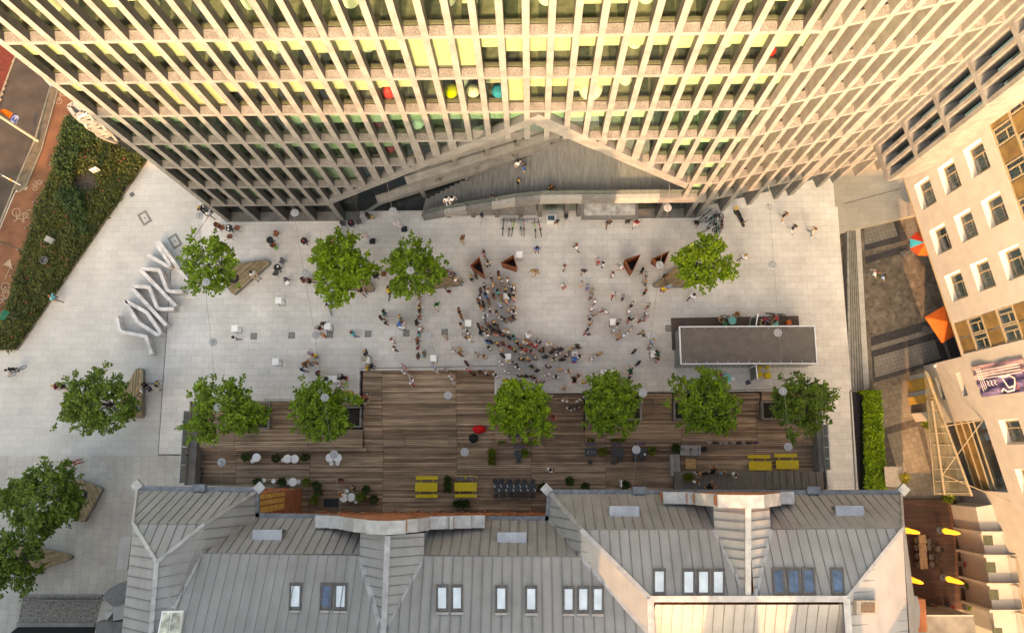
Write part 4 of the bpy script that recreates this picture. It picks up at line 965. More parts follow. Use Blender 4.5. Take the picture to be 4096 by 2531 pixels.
# glazed ground-floor hall
gh=HM_(); gi=HM_(); gy_=HM_()
gi.quad(lp(fh,20.4,-4,-.9),lp(fh,26,-4,-.9),lp(fh,26,-4,5.6),lp(fh,20.4,-4,5.6),0); gi.quad(lp(fh,20.4,-.55,2.95),lp(fh,26,-.55,2.95),lp(fh,26,-4,2.95),lp(fh,20.4,-4,2.95),1); gi.quad(lp(fh,20.4,-.5,-.85),lp(fh,26,-.5,-.85),lp(fh,26,-4,-.85),lp(fh,20.4,-4,-.85),1)
rgh=random.Random(2)
for i in range(14):
    u=20.7+rgh.random()*5; o=-1.-rgh.random()*2; x,y,z=lp(fh,u,o,2.96); gi.cbox((x,y,z+.35),(.5+rgh.random()*.5,.5,.7),rgh.random()*3,2+i%2)
gi.build('hall_interior',[mat('hall_wall',(.20,.17,.13),.8,.2,2.),mat('hall_floor',(.09,.075,.06),.7,.3,3.,wood=(1,8,1)),mat('hall_white',(.6,.6,.58),.6,.1),mat('hall_grey',(.2,.24,.27),.5,.2)],hotel)
for z0,z1,mi in ((-.9,.9,0),(3.0,3.7,0),(3.75,5.6,0)): gh.quad(lp(fh,20.4,-.3,z0),lp(fh,26,-.3,z0),lp(fh,26,-.3,z1),lp(fh,20.4,-.3,z1))
gh.build('hall_glazing',HGL,hotel)
gy_.slab([lp(fh,20.45,-.3,.92),lp(fh,25.95,-.3,.92),lp(fh,25.95,-.3,2.9),lp(fh,20.45,-.3,2.9)],HN*.06); gy_.build('ochre_panel',OCHRE,hotel)
gf=HM_()
for u in (20.45,21.85,24.45,25.95): gf.bar(lp(fh,u,-.2,-.9),lp(fh,u,-.2,5.6),.16,.2); 
for z in (.9,1.9,2.95,3.72,5.55): gf.bar(lp(fh,20.4,-.2,z),lp(fh,26,-.2,z),.1,.1)
gf.build('hall_frame',GOLDF,hotel)
# glass canopy over the hall entrance, hung on rods
gc=thing('glass_canopy','glass canopy on gold steel arms hung by rods from the hotel wall','canopy',lp(fh,20,1.2,3.6))
M=Matrix.Translation(-Vector(lp(fh,20,1.2,3.6)))
m=MB(); m.M=M; zc=3.6
pi_=[HB(1050,822,zc),HB(1235,1240,zc),HC(1150,0,zc),HC(1400,700,zc),HC(1580,1240,zc)]; po=[HB(1050,822,zc),HB(1080,1240,zc),HC(880,0,zc),HC(940,700,zc),HC(975,1225,zc)]
m.prism([pi_[0],pi_[2],pi_[4],po[4],po[2],po[1]],zc,zc+.03); m.build('pane',glassmat('canopy_glass',(.70,.68,.55),.06,haze=.10,hazecol=(.5,.45,.32)),gc)
m=MB(); m.M=M
def V3(p,z): return Vector((p[0],p[1],z))
m.bar(V3(pi_[0],zc+.05),V3(pi_[4],zc+.05),.15,.2); m.bar(V3(HB(1140,1240,zc),zc+.09),V3(HC(1130,1225,zc),zc+.09),.15,.12)
m.bar(V3(po[1],zc+.02),V3(po[4],zc+.02),.05,.06)
m.build('beam',GOLDF,gc)
for f,x0,x1,y in ((HB,1095,1150,1035),(HB,1105,1215,1195),(HB,1115,1260,1362),(HC,920,1190,210),(HC,940,1265,405),(HC,955,1330,600),(HC,968,1400,797),(HC,980,1475,1000),(HC,990,1545,1200)):
    m=MB(); m.M=M; m.bar(V3(f(x0,y,zc),zc+.07),V3(f(x1,y,zc),zc+.07),.045,.06); m.build('arm',GOLDF,gc)
for a,b in ((HC(1100,890,zc),lp(fh,20.43,0,5.5)),(HC(1100,890,zc),lp(fh,26.75,0,5.6)),(HC(1050,110,zc),lp(fh,20.43,0,5.52))):
    m=MB(); m.M=M; m.tube([V3(a,zc+.1),b],.035,6); m.build('rod',GOLDF,gc)
cam_=thing('wall_camera','small white security camera on the north corner of the low hotel wall','camera',HB(1180,760,1.2)+(1.2,))
m=MB(); m.cbox((.16,.12,.05),(.42,.14,.14),RD(35)); m.build('housing',WHITE,cam_); m=MB(); m.bar((0,0,-.1),(.02,0,.0),.05,.06); m.build('bracket',GOLDF,cam_)
# low entrance lobby in cream and ochre under the canopy
lo=thing('entrance_lobby','low cream and ochre lobby boxes between lane and hotel wall under the canopy','lobby',HB(950,1000,LN)+(LN,))
M=Matrix.Translation(-Vector(HB(950,1000,LN)+(LN,)))
def lobby(name,pts,z0,z1,mm): o=MB(); o.M=M; o.prism([HB(x,y,z0 if i in(0,3) else 1.9) for i,(x,y) in enumerate(pts)],z0,1.9-z1*.05); o.build(name,mm,lo)
lobby('cream_box',[(845,887),(1050,838),(1055,905),(880,945)],LN,1.0,CREAM); lobby('ochre_box',[(885,950),(1055,910),(1065,1075),(930,1100)],LN,.7,mat('ochre_cladding',(.52,.30,.07),.6,.12,2.)); lobby('cream_box',[(930,1105),(1060,1085),(1065,1150),(950,1170)],LN,.9,CREAM); lobby('ochre_box',[(955,1172),(1060,1152),(1090,1265),(985,1272)],LN,.7,MATS['ochre_cladding'])
lobby('cream_box',[(1040,1405),(1110,1390),(1180,1512),(1080,1512)],LN,.8,CREAM)
# low wing with terrace balconies behind the garden deck
lw=thing('terrace_wing','low cream wing with glass balcony screens and a timber roof terrace beside the garden deck','house',(35.4,-8,-.9))
M=Matrix.Translation((-35.4,8,.9))
m=MB(); m.M=M; m.prism([(34.9,-3.7),(35.3,-7.5),(35.4,-13),(40,-30),(45,-30),(38,-3.2)],-1.2,2.9)
for y in (-5.6,-7.35,-9.45,-11.4): m.box(34.95,37.3,y-.1,y+.1,-1,3.25)
m.build('wall',[CREAM],lw)
m=MB(); m.M=M; m.prism([(37.1,-5.5),(38.9,-4),(42,-30),(37.8,-30)],2.95,3.02); m.build('roof_terrace',mat('terrace_boards',(.20,.12,.06),.8,.25,2.,wood=(8,.6,1)),lw)
for y0,y1 in ((-5.5,-7.25),(-7.45,-9.35),(-9.55,-11.3),(-11.5,-15)):
    m=MB(); m.M=M; m.slab([(36.9+(y0+5)*-.03,y0,2.95),(36.9+(y1+5)*-.03,y1,2.95),(36.9+(y1+5)*-.03,y1,4.0),(36.9+(y0+5)*-.03,y0,4.0)],(.03,0,0)); m.build('glass_screen',MATS['canopy_glass'],lw)
    m=MB(); m.M=M; m.box(34.93,35.08,(y0+y1)/2-.15,(y0+y1)/2-.55,-.2,2.2) if 0 else m.prism([(35.2,(y0+y1)/2+.55),(35.95,(y0+y1)/2+.55),(35.95,(y0+y1)/2-.2),(35.2,(y0+y1)/2-.2)],2.9,2.915); m.build('roof_window',mat('green_roof_glass',(.07,.08,.055),.15,.2),lw)
m=MB(); m.M=M
for y0 in (-5.5,-7.4,-9.5,-11.5): m.bar((36.9,y0,4.02),(37.05,y0-1.9,4.02),.06,.06); m.bar((35.2,y0-.0,2.98),(37.3,y0-.0,3.3),.08,.1)
m.build('handrail',GOLDF,lw)
# little garden roof between hedge and deck
# ================================================================== TREES AND PLANTS
def leafmat(name,c0,c1,trans=.25):
    if name in MATS: return MATS[name]
    m=bpy.data.materials.new(name); m.use_nodes=True; t=m.node_tree; b=t.nodes['Principled BSDF']; b.inputs['Roughness'].default_value=.55; b.inputs['Specular IOR Level'].default_value=.3
    g=t.nodes.new('ShaderNodeNewGeometry'); oi=t.nodes.new('ShaderNodeObjectInfo')
    mx=t.nodes.new('ShaderNodeMix'); mx.data_type='RGBA'; mx.inputs['A'].default_value=(*c0,1); mx.inputs['B'].default_value=(*c1,1); t.links.new(g.outputs['Random Per Island'],mx.inputs['Factor'])
    n=_noise(t,g.outputs['Position'],1.3,.75,1.35)
    o=_mul(t,mx.outputs['Result'],n); t.links.new(o,b.inputs['Base Color'])
    ts=t.nodes.new('ShaderNodeBsdfTranslucent'); t.links.new(o,ts.inputs[0]); ms=t.nodes.new('ShaderNodeMixShader'); ms.inputs[0].default_value=trans
    out=t.nodes['Material Output']; t.links.new(b.outputs[0],ms.inputs[1]); t.links.new(ts.outputs[0],ms.inputs[2]); t.links.new(ms.outputs[0],out.inputs[0]); MATS[name]=m; return m
LEAFA=leafmat('bright_leaf',(.06,.125,.004),(.20,.30,.010)); LEAFB=leafmat('mid_leaf',(.045,.10,.004),(.17,.26,.012)); LEAFC=leafmat('dark_leaf',(.036,.08,.006),(.11,.165,.013))
BARK=mat('grey_bark',(.12,.10,.08),.9,.25,6.,bump=.4)
def leaf(mb,p,d,s,r):
    "one folded leaf"
    d=d.normalized(); a=d.cross(Vector((0,0,1)))
    if a.length<.1: a=Vector((1,0,0))
    a.normalize(); n=a.cross(d); w=s*.36; p2=p+d*s
    k=n*s*.1
    mb.add([p,p+d*s*.45+a*w+k,p2,p+d*s*.45-a*w+k],[(0,1,2),(0,2,3)])
def tree(label,cpx,cpy,rx,ry,base,hc,leafm,seed,dens=1.,loose=0.,zb=0.):
    r=random.Random(seed)
    t=thing('deciduous_tree',label,'tree',(base[0],base[1],zb),0,'young trees around the square')
    c=Vector((*P(cpx,cpy,hc),hc)); c=c-Vector((base[0],base[1],zb))
    tk=MB(); top=Vector((c.x*.7,c.y*.7,c.z*.62)); tk.tube([(0,0,0),(c.x*.2,c.y*.2,c.z*.3),top],.13,8,r1=.075)
    lf=MB()
    sc=F/(H-hc)*1.0
    RX_,RY_=rx/sc,ry/sc; RZ_=min(RX_,RY_)*.82
    nb=int(17+loose*4); tips=[]
    for i in range(nb):
        th=i*2.399963+r.random()*.5; ph=math.acos(1-1.75*(i+.5)/nb)
        k=(.50+.42*r.random()) if r.random()>.15 else 1.02
        e=Vector((math.cos(th)*math.sin(ph)*RX_*k,math.sin(th)*math.sin(ph)*RY_*k,math.cos(ph)*RZ_*.85*k))
        end=c+e; m1=top*.5+end*.5+Vector((r.uniform(-.15,.15),r.uniform(-.15,.15),.1)); tk.tube([top*.8,m1,end],.05,5,r1=.012); tips.append((end,e))
        for q in range(2):
            e2=end+Vector((r.uniform(-1,1),r.uniform(-1,1),r.uniform(-.5,.6)))*.5; tk.tube([m1,(m1+e2)/2+Vector((0,0,.06)),e2],.022,4,r1=.008); tips.append((e2,e2-c))
    ncl=int(270*dens*(RX_*RY_)/3.2)
    for i in range(ncl):
        tip,e=r.choice(tips)
        o=tip+Vector((r.gauss(0,.34),r.gauss(0,.34),r.gauss(0,.26)))
        out=(o-c); 
        if out.length>1e-3: out=out.normalized()
        nl=r.randint(13,19); sz=.19+.09*r.random()
        tw=Vector((r.uniform(-1,1),r.uniform(-1,1),r.uniform(-.2,.5)))+out*1.1; tw.normalize()
        for j in range(nl):
            s=j/nl; p=o+tw*(s*.42)+Vector((r.gauss(0,.085),r.gauss(0,.085),r.gauss(0,.07)))
            d=tw*.5+Vector((r.uniform(-1,1),r.uniform(-1,1),r.uniform(-.75,.35)))
            leaf(lf,p,d,sz*r.uniform(.75,1.25),r)
    tk.build('trunk',BARK,t,smooth=True); lf.build('crown',leafm,t); return t
def base_of(cpx,cpy,hc=5.,dx=0,dy=0): x,y=P(cpx,cpy,hc); return (x+dx,y+dy)
K=1.674
for n,(x,y,rx,ry,hc,lm,de,lo,lab,b) in enumerate((
 (505,632,72,78,5.2,LEAFB,.62,1,'loose dark green tree with gaps beside the last of the giant stone letters',Q(0,1,1680,480)),
 (815,634,80,78,5.2,LEAFA,1.25,0,'brightest yellow green tree, on the square in front of the office windows',Q(1,1,745,480)),
 (990,640,72,60,5.0,LEAFB,1.15,0,'mid green tree with a disc lamp over it, beside a single brown chair',Q(1,1,1250,430)),
 (1677,630,66,66,5.0,LEAFA,1.0,.4,'compact green tree on the square beside the people sitting on a wedge bench',Q(2,1,1265,430)),
 (228,966,94,74,5.2,LEAFB,.85,.5,'wide green tree west of the long drain slot, above a wooden wedge bench',Q(0,1,930,1375)),
 (532,985,104,74,5.2,LEAFB,.95,.6,'widest tree, over the planter at the west end of the timber deck',(-23.6,3.9)),
 (770,985,80,76,5.0,LEAFB,.9,.4,'tree over the planter beside the broad timber seat steps and cardboard box',(-16.2,3.7)),
 (1240,975,77,66,5.0,LEAFA,1.35,0,'densest round tree, over the planter east of the broad timber seat steps',(-.7,4.5)),
 (1460,963,76,72,5.0,LEAFB,1.3,0,'dense green tree over the planter beside the long white buffet table',(7.0,4.4)),
 (1687,962,72,74,5.0,LEAFB,1.0,.3,'tree over the planter just south of the glass pavilion',(14.5,4.1)),
 (1915,970,78,62,5.0,LEAFC,.8,.5,'dark open tree at the east end of the timber deck',(21.7,4.1)),
 (103,1190,106,84,5.2,LEAFC,.95,.6,'big dark tree at the west edge above the wedge bench beside the zinc roof',Q(0,2,590,520)),
 (15,1338,76,66,5.0,LEAFC,.9,.5,'dark tree cut by the picture edge in the southwest corner',Q(0,2,185,975)))):
    tree(lab,x*K,y*K,rx*K*(.88 if x<300 else .80),ry*K*(.88 if x<300 else .80),b,hc,LEAFC if x<300 else lm,100+n,de,lo,-.9 if y>900 and 400<x<2000 else 0.)
# planted bed: shrubs in rows, with small flowers
def shrubs(name,label,cat,poly,n,hh,lm,seed,sz=.16,z0=.05,fl=0,kind=None,gap=None,obj=None):
    r=random.Random(seed); mb=MB(); fb=MB()
    xs=[p[0] for p in poly]; ys=[p[1] for p in poly]
    def inside(x,y):
        c=False
        for i in range(len(poly)):
            a,b=poly[i],poly[i-1]
            if (a[1]>y)!=(b[1]>y) and x<(b[0]-a[0])*(y-a[1])/(b[1]-a[1])+a[0]: c=not c
        return c
    k=0
    while k<n:
        x=r.uniform(min(xs),max(xs)); y=r.uniform(min(ys),max(ys))
        if not inside(x,y) or (gap and gap(x,y)): k+=.15; continue
        k+=1
        hz=hh*(.55+.6*noise.noise(Vector((x*.55,y*.55,seed)))+.3*r.random())
        for j in range(10):
            p=Vector((x+r.gauss(0,.15),y+r.gauss(0,.15),z0+max(.05,hz*(.5+.55*r.random()))))
            leaf(mb,p,Vector((r.uniform(-1,1),r.uniform(-1,1),r.uniform(-.2,.9))),sz*r.uniform(.7,1.3),r)
        if fl and r.random()<fl: fb.cyl((x,y),.05,z0+hz+.05,z0+hz+.1,6)
    o=mb.build(name,lm); tag(o,label,cat,None,kind)
    if fb.f:
        fb.build('flowers',mat('pink_petals',(.45,.05,.09),.6,.2),o)
    return o
BEDL=leafmat('shrub_leaf',(.018,.032,.004),(.07,.075,.010),.15); BEDD=leafmat('dark_shrub_leaf',(.010,.026,.004),(.032,.058,.008),.15)
gc_=LG(425,705); 
def gap(x,y): return ((x-gc_[0])/1.2)**2+((y-gc_[1])/1.0)**2<1
tag(bpy.data.objects['planting_bed'],'x','x') if 0 else None
shrubs('flower_bed','low green shrub bed with pink flowers between cycle track and paving','flower bed',BEDP[:8],4200,.6,BEDL,1,.19,.05,.012,'stuff',gap)
shrubs('hedge_clump','dark dense shrub clump beside the cycle track at the north of the bed','shrub',[LG(345,400),LG(470,440),LG(500,500),LG(390,560),LG(360,700),LG(290,660),LG(285,600)],700,1.1,BEDD,2,.2)
shrubs('hedge_clump','dark dense shrub clump in the middle of the bed south of the bare soil patch','shrub',[LG(330,720),LG(400,760),LG(450,930),LG(430,960),LG(350,860),LG(300,780)],420,1.1,BEDD,3,.2)
# clipped hedge beside the hotel lane
def box_hedge(name,label,pts,z0,z1,lm,seed,n):
    r=random.Random(seed); mb=MB(); P0,P1,P2,P3=[Vector((*p,0)) for p in pts]
    core=MB(); 
    for i in range(n):
        u,v=r.random(),r.random()
        a=P0.lerp(P1,u); b=P3.lerp(P2,u); side=r.random()
        if side<.5: p=a.lerp(b,v); z=z1+r.gauss(0,.06)-(.12 if noise.noise(Vector((p.x*2,p.y*2,3)))<-.1 else 0)
        else: p=a.lerp(b,0 if side<.75 else 1)+Vector((r.gauss(0,.07),0,0)); z=z0+(z1-z0)*r.random()
        leaf(mb,Vector((p.x,p.y,z)),Vector((r.uniform(-1,1),r.uniform(-1,1),r.uniform(-.3,1))),.2*r.uniform(.7,1.3),r)
    o=mb.build(name,lm); tag(o,label,'hedge')
    c=MB(); c.prism([tuple(P0.lerp(P2,.07).xy),tuple(P1.lerp(P3,.07).xy),tuple(P2.lerp(P0,.07).xy),tuple(P3.lerp(P1,.07).xy)],z0,z1-.1); c.build('core',mat('hedge_core',(.012,.022,.006),.95,.3,6.),o)
box_hedge('hedge','long clipped green hedge between gravel strip and hotel lane',[Q(3,1,685,1295,.7),Q(3,1,805,1295,.7),Q(3,2,848,500,.7),Q(3,2,695,500,.7)],-1.2,.75,LEAFA,5,9000)
# ================================================================== THINGS ON THE SQUARE
def WS(x,y,z=0.): return Wz(700,780,3.059,x,y,z)
def R01(x,y,z=0.): return Q(0,1,x,y,z)
def R11(x,y,z=0.): return Q(1,1,x,y,z)
def R21(x,y,z=0.): return Q(2,1,x,y,z)
def R00(x,y,z=0.): return Q(0,0,x,y,z)
def R02(x,y,z=0.): return Q(0,2,x,y,z)
def R12(x,y,z=0.): return Q(1,2,x,y,z)
def R22(x,y,z=0.): return Q(2,2,x,y,z)
def R32(x,y,z=0.): return Q(3,2,x,y,z)
def PV(x,y,z=0.): return Wz(2600,1230,3.059,x,y,z)
def mid(pts): return (sum(p[0] for p in pts)/len(pts),sum(p[1] for p in pts)/len(pts))
BLK=mat('black_metal',(.018,.018,.02),.45,.15,4.); STEEL=mat('brushed_steel',(.35,.35,.36),.35,.1,8.,metal=.8); GREY=mat('grey_plastic',(.09,.09,.095),.6,.15)
WHT=mat('white_paint',(.78,.77,.76),.4,.03); WOODP=mat('bench_slat_wood',(.27,.185,.095),.8,.3,1.6,wood=(1,1,1)); DWOOD=mat('brown_leather',(.22,.075,.035),.6,.2,5.)
# --- giant stone letters
STONE=mat('veined_pale_stone',(.56,.53,.52),.7,.10,1.6,col2=(.36,.34,.335),detail=9)
def strip(mb,pts,w,z0,z1,closed=False,mi=0):
    pts=[Vector((p[0],p[1])) for p in pts]; n=len(pts); L=[];Rr=[]
    for i in range(n):
        a=pts[(i-1)%n] if (closed or i>0) else None; b=pts[(i+1)%n] if (closed or i<n-1) else None; p=pts[i]
        d1=(p-a).normalized() if a is not None else (b-p).normalized(); d2=(b-p).normalized() if b is not None else d1
        t=(d1+d2); t=t.normalized() if t.length>.2 else Vector((-d1.y,d1.x)); nn=Vector((-t.y,t.x)); k=max(.35,abs(nn.dot(Vector((-d1.y,d1.x)))))
        L.append(p+nn*w/2/k); Rr.append(p-nn*w/2/k)
    for i in range(n if closed else n-1):
        j=(i+1)%n; q=[L[i],Rr[i],Rr[j],L[j]]
        vs=[(v.x,v.y,z0) for v in q]+[(v.x,v.y,z1) for v in q]
        f=[(4,5,6,7),(3,2,1,0),(1,2,6,5),(3,0,4,7)]
        if not closed and i==0: f.append((0,1,5,4))
        if not closed and i==n-2: f.append((2,3,7,6))
        mb.add(vs,f,mi)
def smooth_path(pts,closed=False,r=.22):
    out=[]; n=len(pts)
    for i in range(n):
        if not closed and i in(0,n-1): out.append(pts[i]); continue
        a,p,b=Vector(pts[i-1]),Vector(pts[i]),Vector(pts[(i+1)%n]); da=(a-p);db=(b-p); ra=min(r,da.length*.45);rb=min(r,db.length*.45)
        s,e=p+da.normalized()*ra,p+db.normalized()*rb
        for k in range(5): t=k/4; out.append(tuple((s*(1-t)*(1-t)+p*2*t*(1-t)+e*t*t)))
    return out
LZT=.85
for nm,pts,cl,lab in (('S',[(835,750),(853,852),(875,868),(1045,897),(1052,925),(1085,1025)],0,'giant stone letter S, lowest of the word SORRY on the paving'),
  ('O',[(890,638),(985,795),(1130,888),(1148,868),(1050,725)],1,'giant stone letter O, closed ring between the S and first R'),
  ('R',[(1190,818),(938,545),(955,538),(1068,543),(1122,690),(1145,701),(1245,701)],0,'giant stone letter R standing next to the O'),
  ('R',[(1256,678),(1008,422),(1022,413),(1140,420),(1196,566),(1218,576),(1312,576)],0,'giant stone letter R standing next to the Y'),
  ('Y',[(1055,312),(1205,398),(1216,380),(1118,235),(1140,222),(1345,505)],0,'giant stone letter Y, last of the word, beside the tree')):
    w_=[R01(x,y,LZT) for x,y in pts]; c=mid(w_); w_=[(x-c[0],y-c[1]) for x,y in w_]
    m=MB(); strip(m,smooth_path(w_,bool(cl),.2),.30,0,LZT,bool(cl))
    o=m.build('stone_letter',STONE); o.location=(c[0],c[1],.002); tag(o,lab,'letter','stone letters spelling SORRY')
# --- wedge benches with tree pits
def slat(t,b,ang):
    geo=t.nodes.new('ShaderNodeNewGeometry'); mp=t.nodes.new('ShaderNodeMapping'); mp.inputs['Rotation'].default_value=(0,0,ang); t.links.new(geo.outputs['Position'],mp.inputs['Vector'])
    br=t.nodes.new('ShaderNodeTexBrick'); br.inputs['Scale'].default_value=1.; br.inputs['Brick Width'].default_value=9.; br.inputs['Row Height'].default_value=.11; br.inputs['Mortar Size'].default_value=.012
    br.inputs['Color1'].default_value=(.17,.12,.07,1); br.inputs['Color2'].default_value=(.36,.27,.165,1); br.inputs['Mortar'].default_value=(.05,.035,.02,1); t.links.new(mp.outputs[0],br.inputs['Vector'])
    t.links.new(_mul(t,br.outputs['Color'],_noise(t,geo.outputs['Position'],3.,.8,1.2)),b.inputs['Base Color'])
for i,(f,pts,pit,ang,lab) in enumerate(((WS,[(1110,785),(1158,812),(1160,835),(725,1217),(690,1205),(600,1080),(680,850)],(722,1020),-42,'wedge bench with slatted top beside the first giant-letter tree, one person sitting on it'),
  (R11,[(620,410),(800,480),(850,550),(842,570),(820,576),(640,560)],(700,500),25,'wedge bench under the brightest tree, tip pointing right'),
  (R11,[(1228,530),(1275,554),(1455,530),(1470,512),(1390,440),(1240,430)],(1270,480),12,'wedge bench with a person in white at its blunt tip, right of the lamp tree'),
  (R21,[(1010,525),(1160,405),(1280,400),(1310,520),(1268,543),(1020,541)],(1255,455),-38,'wedge bench with people in yellow and pale blue beside it, under the lone right tree'),
  (R01,[(975,1127),(995,1120),(1024,1130),(1024,1470),(1000,1484),(920,1480),(850,1400),(890,1270)],(930,1375),90,'wedge bench pointing up the picture, several people resting on its right edge'),
  (R02,[(575,405),(725,465),(731,485),(605,712),(575,716),(480,640),(490,420)],(590,520),62,'wedge bench under the big west tree, opposite the zinc roof'),
  (R02,[(90,845),(490,945),(515,962),(500,985),(200,1085),(30,1050)],(170,980),-18,'wedge bench in the southwest corner of the square'))):
    top=[f(x,y,.45) for x,y in pts]; c=mid(top); t=thing('wedge_bench',lab,'bench',(c[0],c[1],0),0,'wooden wedge benches round the trees')
    loc=[(x-c[0],y-c[1]) for x,y in top]; loc=smooth_path([Vector(p) for p in loc],True,.12); inn=[(x*.965,y*.965) for x,y in loc]
    m=MB(); m.prism(loc,0,.40); m.build('concrete_base',CW,t)
    m=MB(); m.prism(inn,.402,.46); m.build('slatted_seat',node_mat('bench_slats_%d'%i,lambda t_,b_,a=ang:slat(t_,b_,RD(a))),t)
    p=f(*pit,.45); q=(p[0]-c[0],p[1]-c[1])
    m=MB(); m.cyl(q,.46,.462,.475,24,0); m.cyl((q[0]+.05,q[1]),.06,.476,.49,10,1); m.build('tree_pit',[SOIL,WHT],t)
# --- white standing tables
tb=thing('standing_table','x','table'); m=MB(); m.cbox((0,0,1.1),(.54,.54,.04)); m.build('table_top',WHT,tb)
m=MB()
for a in (-.25,.25):
    for b in (-.25,.25): m.bar((a,b,.0),(a,b,1.08),.03,.03)
    m.bar((a,-.25,.015),(a,.25,.015),.03,.03); m.bar((-.25,a,.015),(.25,a,.015),.03,.03)
m.build('frame',BLK,tb)
first=True
for f,x,y,lab in ((R11,160,640,'bare white standing table left of the cyclist in white'),(R11,510,825,'white standing table with dark clad group at its left side'),(R11,1040,815,'white standing table with a person in blue leaning on it'),(R11,138,1078,'bare white standing table nearest the deck on the left'),(R11,790,1065,'white standing table just above the corner of the broad deck steps'),(R11,1270,1053,'white standing table at the top edge of the broad deck steps'),(R11,1520,803,'white standing table at the left fringe of the crowd'),(R11,1795,610,'white standing table in the thick of the left crowd'),(R11,1805,1043,'white standing table in the lower crowd, people in white beside it'),(R01,1680,840,'white standing table with a person in white pulling a chair below it'),(R21,52,312,'white standing table alone, above the performers'),(R21,725,793,'white standing table inside the right crowd arc'),(R21,450,1028,'white standing table with the person in bright blue'),(R21,1020,1023,'white standing table nearest the glass pavilion')):
    p=f(x,y,1.1); o=tb if first else dup(tb); first=False; o.location=(p[0],p[1],0); tag(o,lab,'table','white standing tables')
lt=thing('buffet_table','long white buffet table with two speakers on it, left of the cardboard box','table',(*R11(548,1202,.9),0),RD(1),'long white tables')
m=MB(); m.cbox((0,0,.88),(1.35,.55,.05)); m.build('table_top',WHT,lt)
for a in (-.6,.6):
    for b in (-.22,.22): m=MB(); m.bar((a,b,0),(a,b,.86),.05,.05); m.build('leg',WHT,lt)
dup(lt,(*R21(692,1163,.9),0),RD(-2),'long white buffet table with small plates, above the dense deck tree')
for (x,y) in ((500,1200),(597,1195)):
    p=R11(x,y,1.1); o=MB(); o.lathe((0,0,0),[(.15,0),(.2,.05),(.2,.22),(.12,.3)],14); tag(o.build('speaker',BLK,loc=(*p,.906)),'black round loudspeaker on the %s end of the long white table'%('left' if x<550 else 'right'),'loudspeaker')
for k in range(7):
    p=R21(655+k*9,1150+(k*37)%25,.9); o=MB(); o.lathe((0,0,0),[(.03,0),(.05,.02),(.05,.06)],8); tag(o.build('cup',mat('dark_red_glass',(.15,.02,.02),.2,.1),loc=(*p,.906)),'small dark cup on the buffet table above the dense tree','cup','cups on the buffet table')
# --- cafe tables and chairs
ct_=thing('cafe_table','x','table'); m=MB(); m.cyl((0,0),.31,.71,.74,24); m.build('table_top',BLK,ct_); m=MB(); m.cyl((0,0),.035,.03,.71,8); m.build('pedestal',BLK,ct_); m=MB(); m.bar((-.3,0,.015),(.3,0,.015),.09,.03); m.bar((0,-.3,.016),(0,.3,.016),.09,.032); m.build('foot',BLK,ct_)
first=True
for f,x,y,lab in ((WS,660,400,'round black cafe table with two white cups by the office corner'),(WS,1160,550,'bare round black cafe table between two brown chairs'),(WS,1577,558,'round black cafe table with a red flower pot, standing alone'),(WS,1248,885,'round black cafe table with a white cup between two grey chairs'),(R11,680,85,'round black cafe table with a red pot between two grey chairs at the office front'),(R11,855,455,'round black cafe table next to a single brown chair between trees')):
    p=f(x,y,.73); o=ct_ if first else dup(ct_); first=False; o.location=(p[0],p[1],0); o.rotation_euler=(0,0,.6); tag(o,lab,'table','round black cafe tables')
for f,x,y,lab,cm in ((WS,652,385,'white cup on the cafe table by the office corner','w'),(WS,655,422,'second white cup on the cafe table by the office corner','w'),(WS,1572,556,'red flower pot on the lone cafe table','r'),(WS,1258,875,'white cup on the cafe table between grey chairs','w'),(R11,678,80,'red flower pot on the cafe table at the office front','r')):
    p=f(x,y,.78); o=MB(); o.lathe((0,0,0),[(.05,0),(.08,.03),(.085,.1),(.04,.13)],12); tag(o.build('cup' if cm=='w' else 'flower_pot',WHT if cm=='w' else mat('red_petals',(.5,.03,.03),.5,.2,9.),loc=(*p,.742)),lab,'cup' if cm=='w' else 'flowers')
def chair_proto(m1,name='cafe_chair'):
    t=thing(name,'x','chair'); m=MB(); m.cbox((0,0,.45),(.46,.44,.05),0,0,.1); m.build('seat',m1,t)
    m=MB(); 
    for i in range(6):
        a0,a1=math.pi*(.12+.76*i/6),math.pi*(.12+.76*(i+1)/6); f=lambda a,z:(.24*math.cos(a),.23*math.sin(a)+.02*(z>.6),z)
        m.slab([f(a0,.47),f(a1,.47),f(a1,.82),f(a0,.82)],(0,.02,0))
    m.build('backrest',m1,t)
    for a in (-.19,.19):
        for b in (-.19,.19): m=MB(); m.tube([(a,b,.44),(a*1.35,b*1.35,0)],.014,6); m.build('leg',BLK,t)
    return t
chb=chair_proto(DWOOD); chg=chair_proto(GREY); ub=ug=True
for f,x,y,rz,lab,k in ((WS,577,397,100,'brown shell chair left of the two-cup table','b'),(WS,760,402,-100,'brown shell chair right of the two-cup table','b'),(WS,670,505,180,'brown shell chair at the top of the first tree crown','b'),(WS,525,372,75,'brown shell chair, leftmost, tipped beside its neighbour','b'),(WS,1237,478,-25,'brown shell chair above the bare black table','b'),(WS,1205,615,150,'brown shell chair with a green cushion below the bare table','b'),(R11,915,450,-90,'single brown shell chair between the two round trees','b'),(WS,1312,810,-30,'grey chair above the cup table, back to the building','g'),(WS,1235,955,165,'grey chair below the cup table','g'),(WS,1365,1050,-10,'grey chair with a white sheet on it, standing apart','g'),(R11,627,90,90,'grey chair left of the red pot table at the office front','g'),(R11,735,75,-70,'grey chair right of the red pot table at the office front','g')):
    p=f(x,y,.45)
    if k=='b': o=chb if ub else dup(chb); ub=False
    else: o=chg if ug else dup(chg); ug=False
    o.location=(p[0],p[1],0); o.rotation_euler=(0,0,RD(rz)); tag(o,lab,'chair','chairs at the cafe tables')
